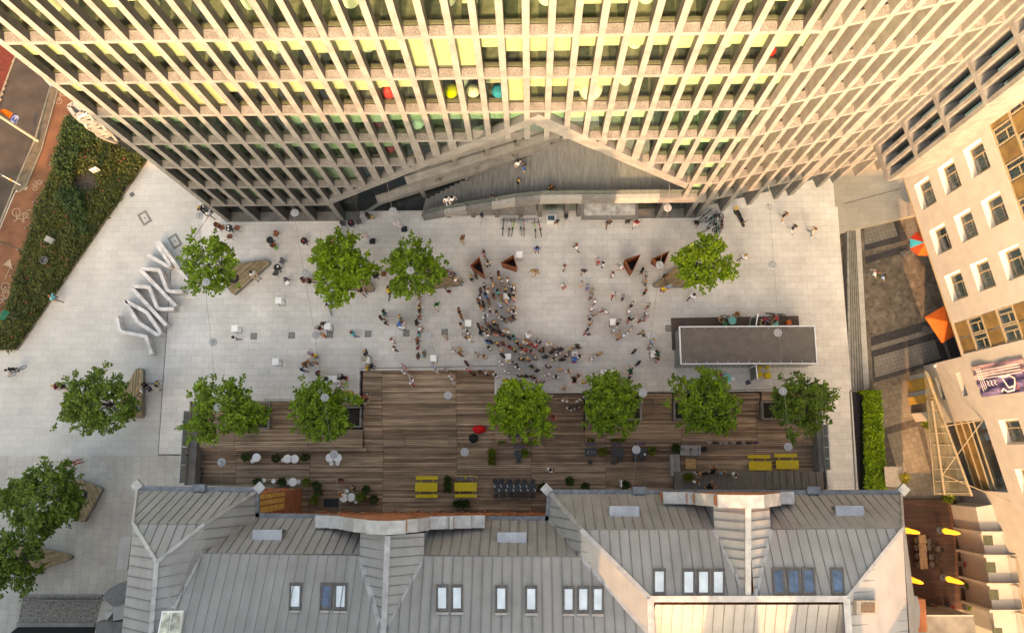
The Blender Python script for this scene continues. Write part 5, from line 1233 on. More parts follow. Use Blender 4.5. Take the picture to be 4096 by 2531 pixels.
p=WS(1240,650,.5); o=MB(); o.cbox((0,0,.0),(.34,.3,.08),.4,0,.08); tag(o.build('cushion',mat('green_cloth',(.12,.28,.06),.9,.2),loc=(*p,.52)),'green cushion hanging from the brown chair below the bare table','cushion')
p=WS(1370,1075,.5); o=MB(); o.cbox((0,0,0),(.36,.3,.02),.5); tag(o.build('paper_sheet',WHT,loc=(*p,.495)),'white sheet lying on the seat of the lone grey chair','paper')
# --- corten information stands: open triangles with posters
CORT=mat('rusted_steel',(.25,.075,.03),.8,.3,3.,detail=8)
for f,pts,pm,lab in ((R11,[(1533,390),(1600,325),(1638,465)],'b','rusty triangular stand with a blue poster, leftmost of the four'),(R11,[(1753,370),(1845,312),(1872,408)],'w','rusty triangular stand with a pale poster at the crowd, second from left'),(R21,[(805,348),(925,308),(860,442)],'w','rusty triangular stand with photo posters beside a person in red'),(R21,[(1006,340),(1128,285),(1088,392)],'w','rusty triangular stand under a disc lamp, beside the right tree')):
    z=1.9; P3=[Vector((*f(x,y,z),0)) for x,y in pts]; c=sum(P3,Vector())/3; t=thing('information_stand',lab,'stand',(c.x,c.y,0),0,'rusty triangular information stands'); L=[p-c for p in P3]
    for i in range(3):
        a,b=L[i],L[(i+1)%3]; m=MB(); m.add([(a.x*.86,a.y*.86,0),(b.x*.86,b.y*.86,0),(b.x,b.y,z),(a.x,a.y,z),(a.x*.78,a.y*.78,0),(b.x*.78,b.y*.78,0),(b.x*.91,b.y*.91,z),(a.x*.91,a.y*.91,z)],[(0,1,2,3),(7,6,5,4),(3,2,6,7),(1,0,4,5),(0,3,7,4),(2,1,5,6)]); m.build('steel_panel',CORT,t)
    a,b=L[1],L[2]; a2=a.lerp(b,.15);b2=a.lerp(b,.85); m=MB(); nn=Vector((0,0,0)); k0,k1=1.0,1.02
    m.quad((a2.x*.93*k1,a2.y*.93*k1,.7),(b2.x*.93*k1,b2.y*.93*k1,.7),(b2.x*1.0*k1,b2.y*1.0*k1,1.75),(a2.x*1.0*k1,a2.y*1.0*k1,1.75)); m.build('poster',mat('blue_poster',(.03,.16,.42),.6,.3,3.) if pm=='b' else mat('photo_poster',(.55,.52,.50),.6,.5,3.,col2=(.08,.08,.09)),t)
    m=MB(); m.poly([(p.x*.8,p.y*.8,.03) for p in L]); m.build('base',BLK,t)
# --- catenary disc lamps and their cables
CAB=mat('cable_sheath',(.20,.185,.165),.6,.1); LD=mat('frosted_lamp_disc',(.26,.27,.285),.35,.06,2.)
lamp=thing('disc_lamp','x','lamp'); m=MB(); m.lathe((0,0,-.34),[(.30,0),(.32,.02),(.32,.04),(.28,.07)],28); m.build('disc',LD,lamp); m=MB(); m.cbox((0,0,-.2),(.05,.24,.11),RD(8)); m.build('driver_box',mat('lamp_driver',(.42,.42,.42),.5,.05),lamp)
first=True
cabs=[([(475,515),(491,673),(507,817),(519,973),(528,1104)],(462,420),(530,1158)),([(703,507),(728,651),(754,800),(775,949),(797,1085)],(688,440),(815,1226)),([(938,503),(980,645),(1026,799),(1070,944),(1110,1080)],(922,420),(1150,1232)),([(1596,495),(1577,632),(1555,798),(1537,938),(1521,1074)],(1600,440),(1510,1172)),([(1838,494),(1847,632),(1860,794),(1872,934),(1885,1067)],(1836,440),(1897,1174))]
rown=('over the westmost cable','on the second cable from the west','on the middle cable','on the fourth cable, right of the crowd','on the eastmost cable')
ordn=('nearest the office','second from the office','in the middle','next to last','nearest the brick house')
for ci,(ls,a,b) in enumerate(cabs):
    pts=[Vector((*P(a[0]*K,a[1]*K,9.2),9.2))]
    zz=(7.6,7.1,6.9,7.0,7.5)
    for li,(x,y) in enumerate(ls):
        z=zz[li]; p=P(x*K,y*K,z-.2); pts.append(Vector((*p,z)))
        o=lamp if first else dup(lamp); first=False; o.location=(*p,z-.02); tag(o,'grey disc lamp %s, %s'%(rown[ci],ordn[li]),'lamp','disc lamps hung on cables')
    pts.append(Vector((*P(b[0]*K,b[1]*K,9.3),9.3)))
    m=MB(); m.tube([p-pts[0] for p in pts],.013,5); o=m.build('lamp_cable',CAB,loc=pts[0]); tag(o,'thin span cable '+('nearest the west edge','second from the west edge','third of the five, crossing the broad steps','fourth of the five, right of the crowd','nearest the hotel')[ci]+', hung with disc lamps','cable','lamp cables over the square')
# --- drain covers, manholes
CV=mat('galvanised_cover',(.22,.215,.20),.6,.2,9.,speck=.2)
cvn=('left of the crowd, first of its row','with a lamp disc beside it','between table group and teal person','beside the blue person table','near the sand-haired woman','under the dense crowd','westmost, near the person with the chair','by the pavilion deck corner')
for i,(f,x,y) in enumerate(((R11,256,890),(R11,529,885),(R11,803,880),(R11,1077,875),(R11,1352,868),(R11,1702,863),(R01,1818,896),(R21,1123,840))):
    m=MB(); p=f(x,y); m.cbox((0,0,.006),(.56,.56,.02)); m.cbox((0,0,.008),(.5,.5,.022),0,1); tag(m.build('drain_cover',[BLK,CV],loc=(*p,-.006)),'square galvanised drain cover '+cvn[i],'drain cover','square drain covers in the paving')
for f,x,y,lab in ((R01,1037,50,'stone-framed service hatch nearest the flower bed'),(R01,1254,217,'stone-framed service hatch beside the last giant letter')):
    p=f(x,y); t=thing('service_hatch',lab,'hatch',(*p,.0),RD(33)); m=MB(); m.cbox((0,0,.004),(.92,1.28,.012)); m.build('frame',CW,t); m=MB(); m.cbox((0,0,.008),(.66,1.0,.014),0,0); m.cbox((0,0,.009),(.56,.9,.016),0,1); m.cyl((0,0),.06,.012,.022,12,0); m.build('cover',[BLK,KERB],t)
p=R00(946,1394); m=MB(); m.cbox((0,0,.004),(.4,.4,.012),RD(33)); tag(m.build('drain_cover',GREY,loc=(*p,0)),'small dark square cover by the flower bed corner','drain cover')
# --- feather flags
for f,b,tip,lab in ((R11,(835,218),(838,112),'white feather flag with red emblem above the brightest tree'),(R11,(1063,132),(1060,-5),'white feather flag with red emblem in front of the entrance recess')):
    p=f(*b); t=thing('feather_flag',lab,'flag',(*p,0),0,'white feather flags'); m=MB(); m.cbox((0,0,.06),(.5,.5,.12)); m.build('base',BLK,t); m=MB(); m.tube([(0,0,.1),(.02,0,2.4),(-.05,.0,3.05)],.018,6); m.build('pole',STEEL,t)
    m=MB(); n=8; 
    for i in range(n):
        z0,z1=.75+2.25*i/n,.75+2.25*(i+1)/n; w=lambda z:min(.72,(z-.6)*.75)*(1 if z<2.6 else (3.06-z)/.46*.85+.15)
        m.slab([(0,0,z0),(-w(z0),-.08-.05*math.sin(i),z0+.1),(-w(z1),-.08-.05*math.sin(i+1),z1+.1),(0,0,z1)],(0,.006,0))
    m.build('cloth',mat('flag_cloth',(.70,.63,.66),.8,.06,3.),t)
    m=MB(); m.add([(-.1,-.035,1.0),(-.5,-.08,1.25),(-.1,-.03,1.75)],[(0,1,2)]); m.add([(-.14,-.06,1.2),(-.3,-.085,1.3),(-.14,-.055,1.5)],[(0,1,2)],1); m.build('emblem',[mat('dark_red_print',(.28,.03,.02),.7,.1),WHT],t)
# --- loudspeakers on tripods, info desk
for f,x,y,lab in ((R11,1626,40,'black loudspeaker on a tripod beside the bicycle rack'),(lambda a,b,z=0:Wz(1400,400,3.059,a,b,z),640,1330,'black tripod stand inside the entrance recess by the flag'),(R21,383,48,'black tripod stand right of the info desk')):
    p=f(x,y,.0) if 'entrance' in lab else f(x,y+28,0); t=thing('speaker_stand',lab,'loudspeaker',(*p,.012))
    m=MB(); m.cbox((0,0,1.55),(.3,.28,.5),.3,0,.04); m.build('speaker_box',BLK,t); m=MB(); m.tube([(0,0,.5),(0,0,1.3)],.022,6); m.build('pole',BLK,t)
    for k in range(3): a=k*2.09; m=MB(); m.tube([(0,0,.75),(.5*math.cos(a),.5*math.sin(a),0)],.014,5); m.build('leg',BLK,t)
p=R21(284,50,.9); t=thing('info_desk','white square info desk with a dark screen at the shop front','desk',(*p,.01)); m=MB(); m.cbox((0,0,.45),(.85,.6,.88),0,0); m.build('body',WHT,t); m=MB(); m.cbox((-.05,0,.91),(.6,.42,.03),0,0); m.build('screen',mat('screen_glass',(.05,.09,.12),.15,.2),t)
# --- bins and pots at the office front
p=R11(795,25,1.); m=MB(); m.lathe((0,0,0),[(.17,0),(.2,.04),(.2,1.0),(.15,1.06)],14); tag(m.build('ash_bin',BLK,loc=(*p,.1)),'tall black bin against the office front left of the recess','bin')
p=R11(832,40,.5); m=MB(); m.lathe((0,0,0),[(.14,0),(.19,.4),(.15,.4),(.14,.34)],14); o=m.build('plant_pot',mat('ochre_pot',(.4,.3,.12),.7,.2),loc=(*p,.1)); tag(o,'small ochre plant pot beside the tall black bin','pot')
# --- glass pavilion
PGL=glassmat('pavilion_glass',(.80,.84,.78),.05,haze=.06)
rp4=[PV(355,238,3.),PV(2018,212,3.),PV(2045,672,3.),PV(378,708,3.)]; xs0=(rp4[0][0]+rp4[3][0])/2; xs1=(rp4[1][0]+rp4[2][0])/2; y0_=(rp4[2][1]+rp4[3][1])/2; y1_=(rp4[0][1]+rp4[1][1])/2
pv=thing('glass_pavilion','long glass pavilion with flat dark grey roof and white roof edge','pavilion',((xs0+xs1)/2,(y0_+y1_)/2,0)); hx,hy_=(xs1-xs0)/2,(y1_-y0_)/2
m=MB(); m.box(-hx+.08,hx-.08,-hy_+.08,hy_-.08,2.8,2.96); m.build('roof',mat('dark_roof_felt',(.115,.10,.09),.9,.1,1.5),pv)
m=MB(); e=.07
m.box(-hx,hx,hy_-e,hy_,2.72,3.06);m.box(-hx,hx,-hy_,-hy_+e,2.72,3.06);m.box(-hx,-hx+e,-hy_+e,hy_-e,2.72,3.06);m.box(hx-e,hx,-hy_+e,hy_-e,2.72,3.06); m.build('roof_edge',mat('white_roof_edge',(.70,.72,.76),.4,.05),pv)
m=MB(); m.box(-hx,hx,hy_-.06,hy_-.03,.05,2.7); m.box(-hx,hx,-hy_+.03,-hy_+.06,.05,2.7); m.box(-hx+.03,-hx+.06,-hy_+.07,hy_-.07,.05,2.7); m.box(hx-.06,hx-.03,-hy_+.07,hy_-.07,.05,2.7); m.build('glass_wall',PGL,pv)
m=MB(); m.box(-hx+.1,hx-.1,-hy_+.1,hy_-.1,.004,.05); m.build('floor',mat('pavilion_floor',(.30,.28,.25),.6,.1),pv)
for k in range(26):
    m=MB(); x=-hx+.4+k*(2*hx-.8)/12 if k<13 else -hx+.4+(k-13)*(2*hx-.8)/12; y=hy_-.02 if k<13 else -hy_+.02; s_=1 if k<13 else -1
    m.box(x-.025,x+.025,y-s_*.22,y-s_*.05,3.062,3.10); m.build('roof_clip',STEEL,pv)
for k in range(24):
    m=MB(); x=-hx+.5+(k%8)*.42+(k//8)*3.2; m.box(x,x+.07,-hy_+.015,-hy_+.028,.9+.12*(k%4),.97+.12*(k%4)); m.build('glass_sticker',WHT,pv)
for x,y,rz in ((PV(1290,150,2.3)[0],hy_,78),(PV(1305,780,2.3)[0],-hy_,-88)):
    m=MB(); M=Matrix.Translation((x-(xs0+xs1)/2,y,0))@Matrix.Rotation(RD(rz),4,'Z'); m.M=M
    m.box(.08,1.1,-.02,.02,.12,2.2,0); m.box(0,.08,-.04,.04,.05,2.3,1);m.box(1.1,1.18,-.04,.04,.05,2.3,1);m.box(.08,1.1,-.04,.04,2.2,2.3,1);m.box(.08,1.1,-.04,.04,.05,.12,1); m.build('door',[PGL,WHT],pv)
pd=[PV(255,128),PV(1815,102),PV(1815,205),PV(255,310)]; m=MB(); m.prism([(p[0],p[1]) for p in (pd[0],pd[1])]+[(pd[1][0],(y0_+y1_)/2),(pd[0][0],(y0_+y1_)/2)],.0,.06); o=m.build('timber_step',mat('dark_step_boards',(.10,.072,.062),.85,.2,2.,wood=(.6,9,1))); tag(o,'low dark timber platform along the north side of the glass pavilion','platform')
# stools and tables around it
def stool(f,x,y,col,lab,shape='r',h=.45,r=.2,name='stool',g=None):
    p=f(x,y,h); m=MB(); mm=mat(*col) if isinstance(col,tuple) else col
    if shape=='r': m.lathe((0,0,0),[(r*.85,0),(r,.03),(r,h-.04),(r*.92,h)],16)
    elif shape=='c': m.cbox((0,0,h/2),(r*2,r*2,h),RD(x%60),0,.03)
    tag(m.build(name,mm,loc=(*p,.002 if y>300 or f is not PV else .062)),lab,name,g)
TEAL=mat('turquoise_paint',(.13,.46,.43),.5,.08); YELP=mat('yellow_plastic',(.72,.53,.01),.5,.05); REDP=mat('red_plastic',(.55,.02,.015),.5,.08); ORP=mat('orange_plastic',(.62,.13,.02),.5,.08); GRP=mat('green_plastic',(.01,.2,.07),.5,.1); CRIM=mat('crimson_plastic',(.32,.008,.02),.5,.1)
stool(PV,920,197,GRP,'dark green stool on the platform north of the pavilion'); stool(PV,1422,145,REDP,'bright red cube seat on the pavilion platform','c'); stool(PV,1545,132,REDP,'red round seat behind the resting person at the pavilion','r',.45,.2); stool(PV,1700,182,ORP,'orange cube seat at the east end of the pavilion platform','c',.45,.2)
stool(PV,862,832,CRIM,'crimson round stool south of the pavilion'); stool(PV,1345,718,YELP,'yellow cube seat against the pavilion glass, left one','c',.42,.19); stool(PV,1438,710,YELP,'yellow cube seat against the pavilion glass, turned on edge','c',.42,.22); stool(PV,1343,817,YELP,'yellow cube seat just right of the open pavilion door','c',.42,.22); stool(PV,1447,828,YELP,'yellow cube seat farthest from the pavilion, turned diagonally','c',.42,.24)
def rtable(f,x,y,h,r,mm,lab,zb=0.,name='round_table',g=None,legm=None):
    p=f(x,y,zb+h); t=thing(name,lab,'table',(*p,zb),0,g); m=MB(); m.cyl((0,0),r,h-.03,h,24); m.build('table_top',mm,t); m=MB(); m.cyl((0,0),.03,.03,h-.03,8); m.cyl((0,0),r*.55,0.002,.03,16); m.build('pedestal',legm or STEEL,t); return t
rtable(PV,1008,160,.72,.34,TEAL,'round turquoise table on the platform north of the pavilion',.06); rtable(PV,1530,192,.72,.28,TEAL,'round turquoise table half under the pavilion roof edge',.06); rtable(PV,945,860,.72,.36,TEAL,'round turquoise table south of the pavilion')
stool(PV,1012,872,WHT,'white pointed seat beside the turquoise table south of the pavilion','r',.45,.2)
p=PV(1200,915); t=thing('door_weight','dark grey plate holding the open south pavilion door','plate',(*p,0)); m=MB(); m.cbox((0,0,.04),(.42,.36,.08),RD(20)); m.build('block',mat('slate',(.05,.06,.07),.6,.2),t)
# --- cardboard box, handbag of the buffet
p=D1(2090,152,1.1); m=MB(); m.cbox((0,0,.5),(.86,.42,1.0),RD(-3)); o=m.build('cardboard_box',mat('cardboard',(.50,.29,.11),.85,.12,3.),loc=(*p,.0)); tag(o,'tall brown cardboard box beside the deck tree left of the steps','box')
# --- bean bags on the steps
def bean(x,y,z,rx,ry,rz,mm,lab):
    p=D2(x,y,z+.3); m=MB(); m.lathe((0,0,0),[(.2,0),(.42,.06),(.5,.2),(.44,.36),(.3,.47),(.1,.52)],20); o=m.build('bean_bag',mm,smooth=True); o.location=(*p,z); o.scale=(rx/.5,ry/.5,1); o.rotation_euler=(0,0,RD(rz)); tag(o,lab,'bean bag','bean bags on the timber steps')
bean(1578,722,-1.0,.58,.38,0,mat('red_canvas',(.55,.004,.01),.85,.1,4.),'bright red bean bag on the timber steps'); bean(1510,830,-1.36,.42,.4,20,mat('black_canvas',(.012,.012,.014),.85,.2,4.),'black bean bag just below the red one')
# --- yellow picnic tables
YW=mat('yellow_paint',(.62,.47,.012),.55,.10,3.,wood=(.6,8,1))
pt=thing('picnic_table','x','table')
m=MB()
for k in range(5): m.box(-.95,.95,-.36+.145*k,-.36+.145*k+.135,.72,.76)
m.build('table_top',YW,pt)
for s_ in (-1,1):
    m=MB()
    for k in range(2): m.box(-.95,.95,s_*.76-.14+.145*k,s_*.76-.14+.145*k+.135,.42,.46)
    m.build('seat',YW,pt)
for x in (-.55,.55):
    m=MB(); m.bar((x,-.85,.39),(x,.85,.39),.06,.08); m.bar((x,-.3,.70),(x,.3,.70),.06,.08); m.bar((x,-.28,.68),(x,-.5,0),.07,.06,up=(1,0,0)); m.bar((x,.28,.68),(x,.5,0),.07,.06,up=(1,0,0)); m.build('frame',YW,pt)
first=True
for f,x,y,lab in ((R12,1220,464,'yellow picnic table, westmost, with both benches bare'),(R12,1502,462,'yellow picnic table with purple cushions on its far bench'),(lambda a,b,z=0:D4(a,b,z),1350,1045,'yellow picnic table right of the wooden sofa table'),(lambda a,b,z=0:D4(a,b,z),1682,1032,'yellow picnic table, eastmost, under the last cable')):
    p=f(x,y,DZ+.75); o=pt if first else dup(pt); first=False; o.location=(*p,DZ); tag(o,lab,'table','yellow picnic tables on the deck')
PUR=mat('mauve_cushion_cloth',(.13,.10,.125),.9,.1,6.)
for i,(f,x,y,w_,h,z,lab) in enumerate(((R12,1460,402,.84,.32,DZ+.47,'mauve seat cushion on the yellow bench, left half'),(R12,1543,402,.84,.32,DZ+.47,'mauve seat cushion on the yellow bench, right half'),(D3,540,818,.86,.3,-1.34,'mauve cushion below the dense tree, on the bench step'),(D3,1412,788,.86,.3,-1.34,'mauve cushion behind the table with small glasses'),(D3,1726,787,.86,.3,-1.34,'mauve cushion behind the bare middle table'),(D3,2020,778,.86,.3,-1.34,'mauve cushion behind the table under the lamp disc'))):
    p=f(x,y,z); m=MB(); m.cbox((0,0,.05),(w_,h,.09),0,0,.04); tag(m.build('seat_cushion',PUR,loc=(*p,z)),lab,'cushion','mauve seat cushions')
# --- dark dining tables and round-back chairs
DT=mat('slate_table_top',(.028,.033,.042),.5,.15,5.)
def dtable(f,x,y,wx,wy,lab,z=DZ,g='dark square tables on the deck'):
    p=f(x,y,z+.74); t=thing('dining_table',lab,'table',(*p,z),0,g); m=MB(); m.box(-wx/2,wx/2,-wy/2,wy/2,.71,.74); m.build('table_top',DT,t)
    for a in (-1,1):
        for b in (-1,1): m=MB(); m.bar((a*(wx/2-.06),b*(wy/2-.06),0),(a*(wx/2-.06),b*(wy/2-.06),.71),.04,.04); m.build('leg',BLK,t)
    return t
dtable(D3,487,1316,3.55,.74,'long black dining table laid with white napkins')
dtable(D3,528,905,.62,.66,'dark table west of the central stairs with one chair below'); dtable(D3,1415,887,1.0,.66,'dark table with small glasses, left of three'); dtable(D3,1745,887,.96,.64,'bare dark table, middle of three'); dtable(D3,2017,880,1.2,.62,'dark table with a white cup under the lamp disc')
dtable(D3,522,672,.64,.4,'dark table half hidden by the dense deck tree',-.9)
rc=thing('round_back_chair','x','chair'); m=MB(); m.cyl((0,0),.2,.43,.48,18); m.build('seat',BLK,rc)
m=MB(); m.tube([(.26*math.cos(a),.26*math.sin(a),.72+.04*math.sin(a)) for a in [math.pi*(-.05+1.1*i/10) for i in range(11)]],.014,6); m.build('backrest',BLK,rc)
for a in (40,140,220,320):
    a=RD(a); m=MB(); m.tube([(.26*math.cos(a),.26*math.sin(a),.73 if math.sin(a)>0 else .45),(.24*math.cos(a),.24*math.sin(a),0)],.013,5); m.build('leg',BLK,rc)
first=True
ch=[(D3,x,1238,0,'top') for x in (250,328,420,522,608,705)]+[(D3,x,1410,180,'bottom') for x in (255,340,437,512,607,708)]
names=('first','second','third','fourth','fifth','last')
for i,(f,x,y,rz,s_) in enumerate(ch):
    p=f(x,y,DZ+.5); o=rc if first else dup(rc); first=False; o.location=(*p,DZ); o.rotation_euler=(0,0,RD(rz)); tag(o,'black round chair at the long dining table, %s from the left on its %s side'%(names[i%6],'plaza' if rz==0 else 'house'),'chair','black round chairs on the deck')
for f,x,y,rz,lab in ((D3,533,985,180,'black round chair below the dark table west of the stairs'),(D3,1410,1000,180,'black round chair below the table with small glasses'),(D3,1700,1000,180,'black round chair left below the bare middle table'),(D3,1780,965,180,'black round chair right below the bare middle table'),(D3,1968,965,180,'black round chair left below the lamp disc table'),(D3,2052,955,180,'black round chair right below the lamp disc table')):
    p=f(x,y,DZ+.5); o=dup(rc,(*p,DZ),RD(rz)); tag(o,lab,'chair','black round chairs on the deck')
for f,x,y,lab in ((D3,437,675,'black round chair left of the table hidden by the dense tree'),(D3,610,675,'black round chair right of the table hidden by the dense tree')):
    p=f(x,y,-.4); o=dup(rc,(*p,-.9),RD(90 if x<500 else -90)); tag(o,lab,'chair','black round chairs on the deck')
for i,(x,y) in enumerate([(235+k*78,1295) for k in range(6)]+[(290+k*88,1345) for k in range(6)]):
    p=D3(x+5,y,DZ+.75); m=MB(); m.bar((-.05,.12,0),(0,0,0),.04,.012); m.bar((0,0,0),(.05,-.1,0),.05,.012); o=m.build('napkin',WHT,loc=(*p,DZ+.748)); tag(o,'folded white napkin on the long black dining table','napkin','white napkins on the long table')
for x,y in ((1385,870),(1430,880),(1470,885),(1380,890)): 
    p=D3(x,y,DZ+.8); m=MB(); m.lathe((0,0,0),[(.03,0),(.035,.1)],8); tag(m.build('glass',WHT,loc=(*p,DZ+.742)),'small pale glass on the leftmost of three dark tables','glass','small glasses on a dark table')
p=D3(2078,908,DZ+.8); m=MB(); m.lathe((0,0,0),[(.05,0),(.08,.08),(.07,.1)],12); tag(m.build('cup',WHT,loc=(*p,DZ+.742)),'white cup on the dark table under the lamp disc','cup')
# --- white round tables, stools, pots
for x,y,lab in ((995,945,'white round table right of a green pot, with one stool'),(1375,960,'white round table touching another, stool on its left'),(1463,962,'white round table, right one of a touching pair'),(1893,950,'white round table left of the lamp disc'),(1990,950,'white round table right of the lamp disc'),(1440,1245,'white round table between two stools at the house wall'),(2065,1437,'grey round table beside the orange haired person'),(2155,1432,'grey round table right of its twin near the pot with a bush')): rtable(D1,x,y,.73,.36,WHT,lab,DZ,'round_table','white round tables on the deck',WHT)
for x,y,lab in ((948,985,'white stool at the first white table'),(1323,975,'white stool at the touching tables'),(1913,1017,'white stool left below the lamp disc'),(1988,1015,'white stool right below the lamp disc'),(1085,1225,'white stool by the dark pot, second in the wall row'),(1205,1235,'white stool standing alone in the wall row'),(1370,1250,'white stool left of the wall table'),(1510,1245,'white stool right of the wall table'),(2213,1482,'white stool near the terracotta pots by the black mat'),(2100,1358,'beige stool above the grey tables')):
    p=D1(x,y,DZ+.46); t=thing('stool',lab,'stool',(*p,DZ),0,'white stools on the deck'); m=MB(); m.cyl((0,0),.19,.42,.46,16); m.build('seat',WHT,t)
    for k in range(3): a=k*2.09; m=MB(); m.tube([(.1*math.cos(a),.1*math.sin(a),.42),(.18*math.cos(a),.18*math.sin(a),0)],.014,5); m.build('leg',WHT,t)
TERR=mat('terracotta',(.32,.14,.06),.85,.15,5.); POTD=mat('dark_pot',(.03,.022,.018),.7,.2); GRASSY=leafmat('pot_plant_leaf',(.05,.085,.006),(.17,.20,.02)); DKPL=leafmat('dark_pot_leaf',(.012,.035,.006),(.05,.085,.01))
def potplant(f,x,y,r,hh,pm,lm,lab,z=DZ,n=90,seed=0,sp=.28,name='potted_plant'):
    rr=random.Random(seed+int(x)+int(y)*7); p=f(x,y,z+.4); t=thing(name,lab,'plant',(*p,z),0,'potted plants on the deck'); m=MB(); m.lathe((0,0,0),[(r*.7,0),(r,.38),(r,.42),(r*.86,.42),(r*.84,.34)],18); m.build('pot',pm,t)
    m=MB()
    for k in range(n):
        th=rr.random()*6.28; q=rr.random()**.6*sp; leaf(m,Vector((math.cos(th)*q,math.sin(th)*q,.36+hh*rr.random())),Vector((math.cos(th),math.sin(th),rr.uniform(-.1,1.2))),rr.uniform(.12,.24),rr)
    m.build('foliage',lm,t)
for i,(x,y,pm,lm,lab) in enumerate(((870,940,POTD,DKPL,'dark pot with green plant, westmost in the row of white tables'),(1240,950,TERR,DKPL,'terracotta pot left of the touching white tables'),(1603,940,TERR,DKPL,'terracotta pot right of the touching white tables'),(1020,1240,POTD,DKPL,'wide dark pot at the west end of the wall row'),(1315,1245,POTD,DKPL,'round green shrub pot left of the wall table stool'),(1610,1250,TERR,GRASSY,'terracotta pot at the corner of the brick bay'),(1740,1290,TERR,DKPL,'terracotta pot right of the brick bay, upper one'),(1760,1370,TERR,DKPL,'terracotta pot right of the brick bay, lower one'),(1715,1470,POTD,GRASSY,'bushy plant against the brick bay by the black mat'),(2285,1430,TERR,GRASSY,'tall yellow green bush in a terracotta pot by the grey tables'),(2345,1335,POTD,DKPL,'small dark pot right of the yellow green bush'),(2440,1450,TERR,DKPL,'terracotta pot close to the gable wall, right of the bush'))): potplant(D1,x,y,.3,.35 if i!=9 else .9,pm,lm,lab,DZ,110 if i!=9 else 220,i)
for i,(f,x,y,wx,wy,lm,lab) in enumerate(((D2,1735,1060,.5,1.3,GRASSY,'tall grass trough right of the bean bags, standing upright in the picture'),(D2,1195,1395,.45,1.3,DKPL,'grass trough between the two western picnic tables'),(R12,1470,585,1.3,.45,DKPL,'low grass trough below the cushioned picnic table'),(D4,470,1185,.6,.5,GRASSY,'bushy yellow green planter at the bar terrace corner'),)):
    z=DZ if i<3 else BZ; rr=random.Random(i+50); p=f(x,y,z+.7); t=thing('plant_trough',lab,'plant',(*p,z),0,'plant troughs on the deck'); m=MB(); m.box(-wx/2+.08,wx/2-.08,-wy/2+.08,wy/2-.08,0,.45); m.build('box',POTD,t); m=MB()
    for k in range(420): leaf(m,Vector((rr.uniform(-wx/2,wx/2),rr.uniform(-wy/2,wy/2),.4+.5*rr.random())),Vector((rr.uniform(-1,1),rr.uniform(-1,1),rr.uniform(0,1.5))),rr.uniform(.12,.24),rr)
    m.build('foliage',lm,t)
for i,(f,x,y,lm,lab) in enumerate(((D3,605,895,GRASSY,'yellow green potted grass right of the dark table west of the stairs'),(D3,1562,875,GRASSY,'star shaped yellow green plant between the left and middle dark tables'),(D3,2165,865,GRASSY,'green potted plant right of the lamp disc table'),(D4,320,830,DKPL,'dark potted shrub left of the grey sofa'),(D3,832,1310,DKPL,'dark potted shrub right of the long dining table'),(D3,1350,1297,DKPL,'small round potted shrub in the open deck near the house'),(D3,1155,1235,DKPL,'brownish dry potted plant on the open deck'),(D3,1835,1280,DKPL,'potted shrub beside the white board at the house wall'))): potplant(f,x,y,.24,.4,POTD,lm,lab,DZ,130,i+20,.3)
for i,(x0,x1) in enumerate(((285,370),(570,765),(1370,1460),(1655,1850))):
    rr=random.Random(i+80); y=763 if i<2 else 735; p=D3((x0+x1)/2,y,-.6); L=(x1-x0)/3.059/50; t=thing('herb_trough','x','plant',(*p,-.9),0,'herb troughs on the platform edge'); t['label']=('short herb trough left of the hidden table','long herb trough below the dense deck tree','short herb trough behind the table with small glasses','long herb trough behind the bare middle table')[i]; m=MB(); m.box(-L/2,L/2,-.1,.1,0,.2); m.build('box',BLK,t); m=MB()
    for k in range(int(70*L)): leaf(m,Vector((rr.uniform(-L/2,L/2),rr.uniform(-.1,.1),.2+.12*rr.random())),Vector((rr.uniform(-1,1),rr.uniform(-1,1),rr.uniform(.2,1.2))),rr.uniform(.1,.2),rr)
    m.build('foliage',GRASSY,t)
# --- sofas, wooden table, cushions
SOF=mat('grey_sofa_cloth',(.29,.275,.28),.9,.06,3.)
def sofa(f,x,y,L,Dp,rz,lab,arms=1):
    p=f(x,y,DZ+.5); t=thing('sofa',lab,'sofa',(*p,DZ),RD(rz)); m=MB(); m.cbox((0,0,.22),(L,Dp,.36),0,0,.06); m.build('base',SOF,t)
    n=2
    for k in range(n): m=MB(); m.cbox((-L/4+.02+k*(L/2-.06),-.1,.46),(L/2-.16,Dp-.3,.14),0,0,.06); m.build('seat_cushion',SOF,t)
    m=MB(); m.cbox((0,Dp/2-.12,.56),(L,.22,.5),0,0,.08); m.build('backrest',SOF,t)
    for s_ in (-1,1): m=MB(); m.cbox((s_*(L/2-.1),-.05,.46),(.2,Dp-.15,.3),0,0,.06); m.build('armrest',SOF,t)
    for k in range(2): m=MB(); m.cbox((-.35+k*.7,.16,.62),(.42,.16,.3),.1,0,.05); m.build('pillow',MATS['grey_sofa_cloth'],t)
sofa(D4,495,860,1.75,.88,0,'grey two-seat sofa with back to the platform, beside a black ottoman'); sofa(D4,310,1040,1.8,.86,90,'grey two-seat sofa turned sideways at the bar terrace edge')
p=D4(662,840,DZ+.4); m=MB(); m.cbox((0,0,.2),(.46,.44,.4),0,0,.08); tag(m.build('ottoman',mat('black_canvas',(.012,.012,.014)),loc=(*p,DZ)),'black square ottoman right of the grey sofa','ottoman')
p=D4(498,1023,DZ+.45); t=thing('coffee_table','square wooden coffee table in front of the two grey sofas','table',(*p,DZ)); m=MB(); m.box(-.43,.43,-.42,.42,.36,.42); m.build('table_top',mat('oak_board',(.42,.25,.10),.6,.2,2.,wood=(.7,7,1)),t)
for a in (-.38,.38):
    for b in (-.37,.37): m=MB(); m.bar((a,b,0),(a,b,.36),.06,.06); m.build('leg',MATS['oak_board'],t)
cn_=('pale patterned','dark grey','beige','pale patterned','light','charcoal','cream','flat dark','flat mauve')
